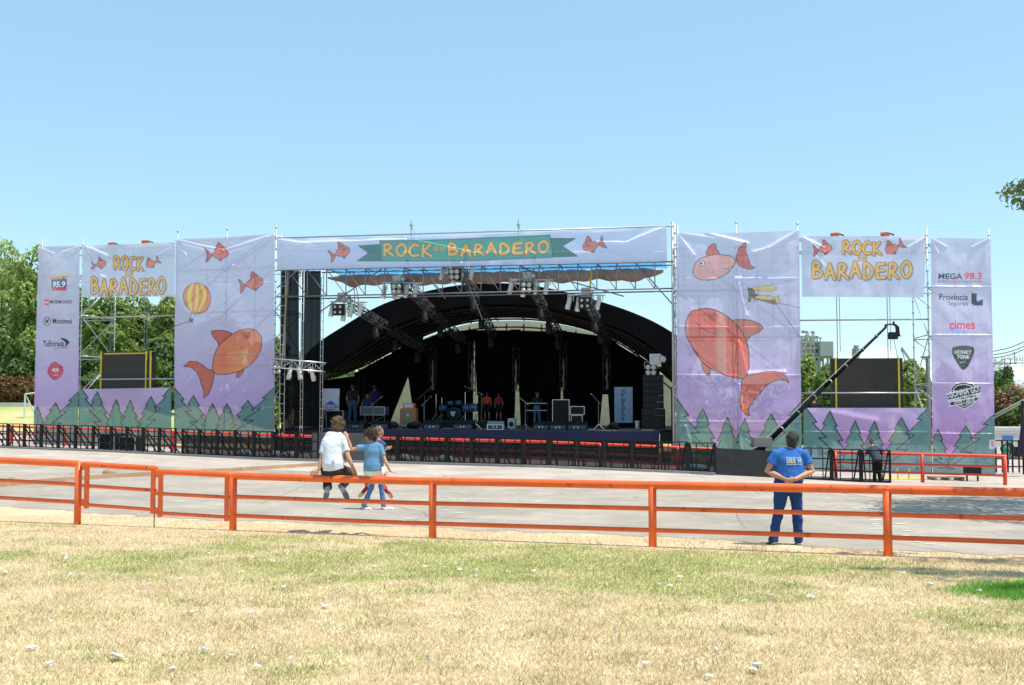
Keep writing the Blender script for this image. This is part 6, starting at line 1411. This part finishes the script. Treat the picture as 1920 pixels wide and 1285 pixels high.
hp = [P(x, y, YC+2.5) for x, y in ((1661, 609), (1675, 608), (1676, 603), (1682, 612), (1684, 630), (1674, 630), (1668, 627), (1689, 630))]
b = B(); b.cyl(tip, hp[0], .05, n=6); b.cyl(hp[0], hp[1], .035, n=6); b.cyl(hp[1], hp[2], .04, n=6); b.beam(hp[1], hp[3], .08, .08); b.beam(hp[3], hp[4], .12, .12); b.cyl(hp[4], hp[7], .03, n=5); b.cyl(hp[4]+Vector((0, 0, .12)), P(1668, 624, YC+2.5), .03, n=5); part('remote_head', b, M_BLACK, t)
b = B(); b.box(hp[5], (.32, .28, .26)); b.cyl(hp[5], P(1666, 628.5, YC+2.5), .10, .09, n=10); part('camera', b, M_BLACK, t)
cb = [P(1676, 637, YC+2.5), P(1680, 655, YC+2.5), P(1684, 675, YC+2.5)]; b = B(); b.tube([hp[5]]+cb, .012, 4); part('cable', b, M_DKSTEEL, t)
cw = P(1405, 852, YC-.1); b = B(); b.cyl(base, cw, .08, n=8); b.box(cw, (.4, .4, .3)); part('counterweight', b, M_BLACK, t)
b = B(); b.cyl(P(1398, 823, YC), P(1409, 838, YC), .03, n=6); solo('metal_rod', b, M_ALU, 'short bright metal rod leaning behind the crane platform', 'rod')
# ================================================================== vegetation
M_LEAF = mat('leaves', (.1, .15, .04), .55, attr='col', transl=.38, spec=.3)
def crown(name, blobs, n, size, c1, c2, par, org, seed=0, droop=0, asp=.5):
    r = np.random.default_rng(seed); Vs = []; Cs = []; vol = np.array([b_[3]*b_[4]*b_[5] for b_ in blobs])**.7; cnt_ = (n*vol/vol.sum()).astype(int)
    for (x, y, z, rx, ry, rz), m in zip(blobs, cnt_):
        d = r.normal(size=(m, 3)); d /= np.linalg.norm(d, axis=1)[:, None]; rad = r.uniform(.55, 1.0, m)**.6
        bump = .72+.5*fbm(d[:, 0]*3.1+x+d[:, 2]*2, d[:, 1]*3.1+d[:, 2]*3.7+z, seed, 3); keep = (fbm(d[:, 0]*5+x*3+d[:, 2]*4, d[:, 1]*5-d[:, 2]*4+z, seed+3, 2) > .36); 
        p = np.array([x, y, z])+d*np.array([rx, ry, rz])*(rad*bump)[:, None]; p = p[keep]; d = d[keep]; m = len(p)
        nn_ = d+r.normal(size=(m, 3))*.7+np.array([0, 0, .35]); nn_ /= np.linalg.norm(nn_, axis=1)[:, None]; a = np.cross(nn_, r.normal(size=(m, 3))); a /= np.linalg.norm(a, axis=1)[:, None]; b_ = np.cross(nn_, a)
        if droop: b_ = b_*(1-droop)+np.array([0, 0, -1])*droop; 
        s = size*r.uniform(.5, 1.4, m)[:, None]; q = np.stack([p-b_*s, p-a*s*asp+nn_*s*.1, p+b_*s, p+a*s*asp+nn_*s*.1], 1); Vs.append(q.reshape(-1, 3))
        t = np.clip(r.normal(.5, .28, m)+(fbm(p[:, 0]*1.3, p[:, 2]*1.3+p[:, 1], seed+9, 2)-.5)*1.2, 0, 1)[:, None]; c = np.asarray(c1)*(1-t)+np.asarray(c2)*t; Cs.append(np.repeat(c, 4, 0))
    V = np.concatenate(Vs)-np.array(org); C = np.concatenate(Cs); Fq = np.arange(len(V)).reshape(-1, 4)
    return link(name, npmesh(name, V, Fq, C), M_LEAF, par)
def mktree(label, x, y, h, w_, c1, c2, n=9000, leaf=.16, trunk=.35, group='trees behind the left wing', seed=1, low=.12, shape='round', droop=0, cat='tree', name='tree', asp=.5):
    z0 = GZ(x, y); r = random.Random(seed); t = root(name, (x, y, z0), label, cat, group); bl = []
    K = 13 if shape != 'small' else 6
    for k in range(K):
        f = low+(1-low)*(k+.5)/K; ww = w_*(math.sin(math.pi*min(1, .18+.80*f))**.6)*.5; a = k*2.4+seed; s = h*.17
        bl.append((x+math.cos(a)*ww*r.uniform(.3, .75), y+math.sin(a)*ww*.6, z0+h*f*.93, s*r.uniform(.9, 1.35)*w_/h*1.15, s*1.1*w_/h*1.1, s*r.uniform(.7, 1.0)))
    bl.append((x, y, z0+h*.55, w_*.30, w_*.28, h*.32))
    crown('crown', bl, n, leaf, c1, c2, t, (x, y, z0), seed, droop, asp)
    b = B(); b.loft([(x, y, z0-.2), (x+.1, y, z0+h*.3), (x-.1, y, z0+h*.75)], [trunk, trunk*.7, trunk*.25], n=9); 
    for k in range(5): f = .25+.12*k; a = k*2.2+seed; b.loft([(x, y, z0+h*f), (x+math.cos(a)*w_*.3, y+math.sin(a)*w_*.3, z0+h*(f+.18))], [trunk*.35, trunk*.12], n=6)
    part('trunk', b, M_BARK, t, True); return t
G1, G2, G3, G4 = (.22, .315, .08), (.39, .48, .14), (.06, .12, .04), (.175, .26, .065)
def tpos(px, Y): return (px-CX)/F*Y
for k, (px, Y, ytop, wpx, c1, c2, sd, dr, lb) in enumerate([
    (2, 88, 460, 160, G1, G2, 1, .5, 'tall light green feathery tree at the left edge of the picture'),
    (52, 84, 474, 100, G1, G2, 2, .3, 'mid green tree just left of the sponsor logo column'),
    (-35, 80, 590, 130, G3, G4, 3, 0, 'darker lower tree at the left edge above the brown hedge'),
    (120, 92, 540, 150, G3, G1, 4, 0, 'dark tree behind the left sponsor logo column'),
    (200, 84, 556, 110, G4, G1, 5, 0, 'green tree seen between the scaffold bars left of the left screen'),
    (262, 96, 562, 110, G3, G2, 6, 0, 'green tree behind the middle of the left screen opening'),
    (322, 86, 560, 90, G4, G2, 7, 0, 'light green tree at the right side of the left screen opening'),
    (400, 92, 600, 150, G3, G1, 8, 0, 'tree behind the hot-air balloon banner'),
    (505, 90, 640, 110, G3, G1, 9, 0, 'tree glimpsed left of the black side curtains'),
    (160, 74, 660, 110, G3, G4, 10, 0, 'low dark bush tree left of the left screen'),
    (300, 74, 640, 90, G3, G4, 11, 0, 'low bush tree right of the left screen'),
    (50, 74, 640, 80, G3, G4, 13, 0, 'low dark bushy tree above the end of the brown hedge')]):
    x = tpos(px, Y); z0 = GZ(x, Y); h = CZ+(HOR-ytop)*Y/F-z0; mktree(lb, x, Y, h, wpx*Y/F*1.15, c1, c2, 15000, .19, seed=sd, droop=dr, low=.05)
# right trees
for k, (px, Y, ytop, wpx, c1, c2, sd, lb) in enumerate([
    (1512, 80, 672, 60, G1, G2, 21, 'light green tree left of the right screen'), (1550, 78, 690, 70, G4, G1, 22, 'green tree against the left edge of the right screen'),
    (1625, 90, 690, 100, G3, G2, 23, 'tree behind the right screen'), (1715, 80, 684, 70, G4, G2, 24, 'bright green tree right of the right screen'), (1775, 82, 690, 80, G4, G1, 25, 'tree behind the right sponsor logo column'),
    (1884, 110, 690, 46, G3, G4, 27, 'dark low tree before the storage tanks at the right')]):
    x = tpos(px, Y); z0 = GZ(x, Y); h = CZ+(HOR-ytop)*Y/F-z0; mktree(lb, x, Y, h, wpx*Y/F*1.15, c1, c2, 9000, .18, group='trees behind the right wing', seed=sd, low=.05)
x = tpos(1905, 62); t = mktree('green shrub tree with pink flowers at the right edge of the picture', x, 62, CZ+(HOR-722)*62/F+.5, 3.6, (.15, .16, .05), (.16, .26, .06), 7000, .13, group='trees behind the right wing', seed=31, low=.25)
bl = [(x+dx, 61.2, CZ+z, .8, .5, .5) for dx, z in ((-1.2, .3), (-.2, .8), (.9, .5), (.3, -.1), (1.5, .1))]
crown('pink_flowers', bl, 420, .10, (.5, .10, .12), (.6, .25, .22), t, tuple(t.location), 5)['kind'] = 'stuff'
# hedge and wall at the far left
q0 = (tpos(-120, 72), 72); q1 = (tpos(66, 72), 72)
t = root('hedge', (q0[0], q0[1], GZ(*q0)), 'dry brown clipped hedge behind the low wall at the left edge', 'hedge')
bl = [(q0[0]+(q1[0]-q0[0])*f, 72.4, CZ+.95, .9, .7, .95) for f in np.linspace(0, 1, 12)]
crown('foliage', bl, 9000, .12, (.26, .15, .06), (.14, .09, .035), t, tuple(t.location), 6)
b = B(); b.box(((q0[0]+q1[0])/2, 71.2, 1.1), (q1[0]-q0[0], .3, 2.6)); solo('garden_wall', b, M_CONC, 'low pale concrete wall below the brown hedge at the left edge', 'wall')
t = root('goal_frame', (tpos(46, 66), 66, GZ(tpos(46, 66), 66)), 'small pale metal goal frame on the grass left of the stage', 'goal'); b = B(); a = P(47, 739, 66); b.tube([(a.x, 66, t.location.z), tuple(a), tuple(P(66, 737, 66)), ], .05, 6); b.cyl(a, (a.x+.5, 66.6, t.location.z), .04, n=6); part('frame', b, mat('pale_blue_pipe', (.5, .58, .6), .5), t)
# tree reaching in from the right: its crown, and the shade it throws
MT = dict(c1=(.11, .16, .06), c2=(.27, .33, .11))
t = root('tree', (16.5, 25, GZ(16.5, 25)), 'leafy branch end of a tree reaching in at the right edge against the sky', 'tree')
bl = [(16.5, 25, 10.2, 3.6, 3.6, 2.6), (14.0, 25, 9.0, 1.9, 1.8, 1.1), (12.45, 24, 7.6, 1.0, 1.1, .60), (11.55, 24, 6.95, .72, .9, .40), (12.3, 24, 6.5, .55, .8, .28), (14, 22, 8.2, 1.5, 1.4, .9), (17.6, 28, 9, 3, 2, 2), (11.95, 24, 7.9, .50, .6, .4), (11.9, 24, 7.3, .5, .6, .4), (12.2, 24, 8.0, .5, .7, .4), (16.2, 27.0, 8.2, 2.4, 1.6, 1.0)]
crown('crown', bl, 26000, .085, MT['c1'], MT['c2'], t, tuple(t.location), 44)
b = B(); b.loft([(17, 25, -.6), (16.8, 25, 4), (16.5, 25, 8)], [.4, .3, .2], n=10); b.loft([(16.6, 25, 6), (14, 24.6, 7.6), (12.2, 24, 7.3), (11.0, 24, 6.85)], [.14, .08, .035, .015], n=7); b.loft([(12.6, 24, 7.35), (11.8, 24, 6.5)], [.03, .012], n=6); b.loft([(13, 24.2, 7.5), (11.9, 24, 8.0), (11.5, 24, 8.1)], [.04, .02, .01], n=6); part('trunk', b, M_BARK, t, True)
t = root('tree', (14.5, 13.5, 0), 'tree beyond the right edge whose twigs shade the lawn', 'tree')
bl0 = [(9.9, 13.9, 9.2, .9, .25, .2), (9.0, 14.3, 9.0, .7, .18, .15), (11, 13.7, 9.4, 1, .3, .3), (9.9, 12.6, 8.6, .6, .2, .15)]; crown('crown', bl0, 2400, .07, MT['c1'], MT['c2'], t, tuple(t.location), 47)
bl = [(10.2, 15.2, 9.2, .9, .35, .3), (11.4, 14.9, 9.5, 1.0, .5, .4), (14.5, 13.5, 10, 2.4, 1.6, 1.4), (9.3, 15.9, 9.3, .7, .25, .2), (9.6, 13.4, 9.0, .5, .3, .2)]
crown('crown', bl, 5000, .085, MT['c1'], MT['c2'], t, tuple(t.location), 45)
b = B(); b.loft([(14.6, 13.5, -.3), (14.5, 13.5, 8)], [.3, .15], n=10); b.loft([(14.5, 13.5, 7), (11, 14.9, 9.3), (9.2, 15.8, 9.3)], [.1, .05, .02], n=6); part('trunk', b, M_BARK, t, True)
# distant tree line behind everything
for k, (x, Y, h, w_) in enumerate([(-75, 150, 9, 26), (-50, 160, 9, 24), (-25, 170, 8, 26), (0, 170, 8, 26), (25, 170, 8, 26), (52, 190, 7, 30), (84, 200, 7, 34), (112, 200, 7, 30)]):
    mktree('distant tree beyond the stage, hidden but for its top, number %d from the left' % (k+1) if False else 'distant green tree on the skyline', x, Y, h, w_, G3, G4, 2600, .5, group='distant trees on the skyline', seed=60+k, low=.05)
# ================================================================== industrial plant
M_PLANT = mat('weathered_plant_steel', (.29, .31, .30), .75, .1, var=.25, vscale=.5); M_PLANTW = mat('plant_cladding', (.30, .34, .33), .6, var=.1, vscale=.3); M_RUST = mat('rusty_steel', (.34, .25, .19), .8, var=.3)
YP = 210; pp = lambda px, py, dy=0: P(px, py, YP+dy)
t = root('process_plant', (pp(1530, 758).x, YP, -.6), 'grey industrial process plant with pipes and clad gallery left of the right screen', 'factory')
b = B()
for px in (1503, 1511, 1519, 1527, 1535):
    for dy in (0, 8): b.beam(pp(px, 700, dy), pp(px, 648 if px > 1530 else 632, dy), .3, .3)
for py in (632, 642, 653, 664, 674): b.beam(pp(1500, py), pp(1534, py), .35, .4); b.beam(pp(1500, py, 8), pp(1534, py, 8), .3, .3)
part('steel_frame', b, M_PLANT, t)
b = B()
for px, y0, y1, r in ((1506, 666, 636, .55), (1514, 668, 628, .4), (1523, 655, 634, .5), (1509, 680, 668, .7), (1530, 700, 640, .35)): b.cyl(pp(px, y0, 3), pp(px, y1, 3), r, n=10)
for a, c in (((1503, 622), (1514, 622)), ((1508, 640), (1517, 622)), ((1515, 648), (1527, 625)), ((1518, 655), (1528, 640)), ((1522, 624), (1527, 622)), ((1504, 658), (1526, 656))): b.cyl(pp(*a, 2), pp(*c, 2), .3, n=7)
part('pipework', b, M_PLANTW, t, True)
b = B(); q = pp(1518, 670, 4); b.box((q.x, q.y, q.z), (3.4, 8, 1.0)); q = pp(1516, 660, 4); b.box((q.x, q.y, q.z), (3.0, 6, .7)); q = pp(1515, 674, 4); b.box((q.x, q.y, q.z-.2), (4, 8, .6)); part('platforms', b, M_RUST, t)
b = B(); A, C = pp(1535, 641), pp(1560, 668); b.box(((A.x+C.x)/2, YP+5, (A.z+C.z)/2), (C.x-A.x, 12, A.z-C.z)); part('clad_gallery', b, M_PLANTW, t)
b = B()
for px in (1531, 1537, 1543, 1552, 1558): b.beam(pp(px, 668), pp(px, 720), .35, .35)
b.beam(pp(1528, 670), pp(1562, 670), .5, .5)
part('support_frame', b, M_PLANT, t); b = B()
for px in (1532, 1538): b.cyl(pp(px, 642), pp(px, 634), .12, n=4)
b.beam(pp(1529, 634), pp(1541, 634), .2, .2); part('roof_gantry', b, M_PLANT, t)
t = root('process_tower', (pp(1606, 758).x, YP, -.6), 'small distant process tower above the middle of the right screen', 'tower'); b = B()
for px in (1600, 1605, 1609): b.cyl(pp(px, 680), pp(px, 648 if px == 1605 else 655), .5 if px == 1605 else .25, n=7)
part('columns', b, M_PLANT, t); b = B()
for py in (655, 661, 667): b.beam(pp(1597, py), pp(1613, py), .2, .15)
part('platforms', b, M_PLANT, t)
t = root('distant_crane', (pp(1705, 758).x, YP, -.6), 'thin distant crane boom slanting behind the right screen', 'crane'); b = B(); b.beam(pp(1716, 690), pp(1690, 652), .35, .35); b.cyl(pp(1690, 652), pp(1700, 690), .08, n=4); b.cyl(pp(1690, 652), pp(1690, 660), .1, n=4); part('boom', b, M_PLANTW, t)
t = root('floodlight_mast', (tpos(1738, 70), 70, GZ(tpos(1738, 70), 70)), 'short dark floodlight mast left of the plectrum logo column', 'mast'); b = B(); a = P(1738, 670, 70); b.cyl((a.x, 70, -.6), tuple(a), .09, n=7); part('mast', b, M_DKSTEEL, t); b = B(); b.beam(P(1727, 670, 70), P(1744, 670, 70), .12, .12); b.beam(P(1727, 670, 70), P(1738, 676, 70), .05, .05); part('crossbar', b, M_DKSTEEL, t)
# tanks
M_TANK = mat('tank_steel', (.52, .56, .58), .5, .3, var=.12, vscale=.6)
for k, (px, r, yt) in enumerate([(1885, 3.6, 684), (1912, 4.2, 686), (1950, 5, 682)]):
    Y = 160+k*6; a = P(px, yt, Y); t = root('storage_tank', (a.x, Y, -.6), ['pale steel storage tank behind the flowering tree, left one', 'pale steel storage tank behind the flowering tree, right one', 'pale steel storage tank beyond the right edge'][k], 'tank', 'storage tanks at the right'); b = B(); b.cyl((a.x, Y, -.6), tuple(a), r, n=32); part('shell', b, M_TANK, t, True)
    b = B(); b.cyl(tuple(a), (a.x, Y, a.z+.7), r, r*.2, n=32); part('roof', b, M_TANK, t, True)
    b = B()
    for j in range(24): c = (a.x+r*math.cos(j*.262), Y+r*math.sin(j*.262)); b.cyl((c[0], c[1], a.z), (c[0], c[1], a.z+1), .05, n=4)
    part('guard_rail', b, M_GALV, t)
t = root('pipe_rack', (P(1884, 758, 140).x, 140, -.6), 'steel pipe rack frame above the storage tanks at the right edge', 'frame'); b = B()
for a, c in (((1870, 681), (1884, 673)), ((1884, 673), (1884, 690)), ((1870, 690), (1925, 686)), ((1870, 683), (1925, 681)), ((1902, 660), (1903, 684)), ((1895, 672), (1895, 684)), ((1870, 700), (1890, 699))): b.beam(P(*a, 140), P(*c, 140), .14, .14)
part('beams', b, M_GALV, t)
for k, (a, c) in enumerate((((1868, 658), (1922, 640)), ((1866, 665), (1922, 649)), ((1866, 671), (1922, 655)))):
    b = B(); A, C = P(*a, 120), P(*c, 118); pts = [A.lerp(C, f)-Vector((0, 0, .15*math.sin(math.pi*f))) for f in np.linspace(-1.2, 1.5, 12)]; b.tube(pts, .04, 4); solo('power_line', b, M_BLACK, 'power line crossing the sky at the right edge, %s of the three' % ['top', 'middle', 'bottom'][k], 'wire', 'power lines at the right edge')
# van, tent, fence, people at the right edge
Y = 58; a, c = P(1872, 802, Y), P(1914, 838, Y); x0, x1, zt, zb = a.x, c.x, a.z, c.z
t = root('white_trailer', ((x0+x1)/2, Y, zb-.3), 'white box trailer with a small blue logo parked beyond the right end of the stage', 'trailer'); b = B(); b.box(((x0+x1)/2+.5, Y+1.3, (zt+zb)/2), (x1-x0+1.4, 2.6, zt-zb)); part('body', b, M_WHITE, t)
b = B(); b.box(((x0+x1)/2-.1, Y-.02, zb+.45*(zt-zb)), (.55, .02, .26)); part('logo_panel', b, mat('blue_panel', (.05, .16, .5)), t); b = B(); b.beam((x0-.1, Y-.03, zt-.2), (x1+.6, Y-.03, zt-.2), .03, .05); part('trim', b, M_GALV, t)
for x in (x0+.5, x1+.2): b = B(); b.cyl((x, Y-.02, zb-.1), (x, Y+.25, zb-.1), .33, n=14); part('wheel', b, M_RUBBER, t)
t = root('blue_awning', (P(1885, 796, 64).x, 64, -.6), 'blue awning roof above the white trailer', 'awning'); b = B(); p, q = P(1866, 790, 64), P(1908, 800, 64); b.beam(p, q, .9, .05); b.beam(p+Vector((0, 2, .3)), q+Vector((0, 2, .3)), .06, .06); part('sheet', b, mat('blue_awning', (.12, .26, .5), .6), t); b = B(); b.cyl((q.x, 64, -.6), tuple(q), .04, n=5); b.cyl((p.x, 64, -.6), tuple(p), .04, n=5); part('poles', b, M_GALV, t)
b = B(); q = P(1883, 787, 66); b.box(q, (.5, .5, .7)); solo('chimney_pipe', b, mat('brick_red', (.5, .09, .05), .8), 'small red block standing above the blue awning', 'block')
t = root('steel_fence', (P(1885, 880, 46).x, 46, -.55), 'black tubular fence at the right end behind the red railing', 'fence'); b = B()
xsf = [P(x, 880, 46).x for x in (1868, 1880, 1890, 1899, 1911, 1922, 1940)]
for x, zt_ in zip(xsf, (1.0, .9, .9, 1.0, .9, .9, .9)): b.cyl((x, 46, -.55), (x, 46, P(1880, 825 if x > xsf[0] else 840, 46).z), .035, n=6)
b.cyl((xsf[0], 46, P(1880, 826, 46).z), (xsf[-1], 46, P(1880, 828, 46).z), .03, n=6); b.cyl((xsf[0], 46, -.3), (xsf[-1], 46, -.3), .03, n=6); part('bars', b, M_BLACK, t)
stander('seated-looking person in a green shirt beyond the black fence at the right edge', 1888, 885, 831, 52, ('green_shirt', (.02, .35, .16)), ('grey_trousers', (.2, .2, .2)), z=-.55, face=(-1, .2, 0))
t = root('dark_gazebo', (P(1918, 880, 44).x, 44, -.5), 'dark folded gazebo and black pole at the right edge', 'gazebo'); b = B(); q = P(1917, 752, 44); b.cyl((q.x, 44, -.5), tuple(q), .06, n=7); part('pole', b, M_BLACK, t); b = B(); q = P(1918, 800, 44); b.loft([(q.x, 44, q.z+.8), (q.x+.05, 44, q.z), (q.x, 44, q.z-1.0)], [.05, .13, .22], n=10); part('folded_canvas', b, mat('dark_violet_canvas', (.03, .02, .04), .8), t, True)
b = B(); p, q = P(1866, 778, 46), P(1922, 748, 44); b.cyl(p, q, .03, n=5); p, q = P(1866, 783, 46), P(1922, 752, 44); b.cyl(p, q, .03, n=5); solo('guy_rope', b, mat('pale_rope', (.5, .55, .45), .8), 'pale guy ropes running from the dark gazebo pole to the stage tower', 'rope')
# small things under the right banners
q = RIGHT.xy(1820, 2.6); g = GZ(q.x, q.y); t = root('floor_lamp', (q.x, q.y, g), 'small black floor lamp on a stand below the right sponsor logo column', 'lamp'); b = B(); b.box((q.x, q.y, g+.38), (.55, .3, .3)); part('housing', b, M_BLACK, t); b = B(); b.beam((q.x-.2, q.y, g), (q.x-.2, q.y, g+.3), .05, .05); b.beam((q.x+.2, q.y, g), (q.x+.2, q.y, g+.3), .05, .05); part('stand_frame', b, M_BLACK, t)
q = RIGHT.xy(1770, 2.8); g = GZ(q.x, q.y); b = B()
for k in range(4): b.box((q.x, q.y-.3+.2*k, g+.13), (1.2, .12, .025))
for s_ in (-.5, 0, .5): b.box((q.x+s_, q.y, g+.06), (.09, .8, .10))
solo('wooden_pallet', b, M_WOOD, 'flat wooden pallet on the ground below the right sponsor logo column', 'pallet')
q = RIGHT.xy(1690, 2.4); g = GZ(q.x, q.y); b = B(); b.box((q.x, q.y, g+.02), (1.6, .5, .03)); b.cyl((q.x-.2, q.y-.1, g), (q.x-.25, q.y-.1, g+.42), .03, n=6); b.cyl((q.x+.2, q.y-.1, g), (q.x+.2, q.y-.1, g+.4), .03, n=6)
solo('yellow_jack_stand', b, M_YEL, 'yellow levelling jacks on a plate below the right fir tree banner', 'jack')
for k, (px, off) in enumerate(((462, 1.2), (520, 1.3), (545, 1.2), (1310, 1.2), (1295, 1.4), (760, 1.3), (835, 1.3))):
    q = BARR.xy(px, off); g = GZ(q.x, q.y); b = B(); b.ball((q.x, q.y, g+.14), (.34, .22, .18), 9, 6); me = solo('plastic_bag', b, M_BLUEP if k in (3, 4) else M_PAPER, 'pale bundle of plastic lying behind the mesh barriers', 'bag', 'plastic bundles behind the barriers', True)
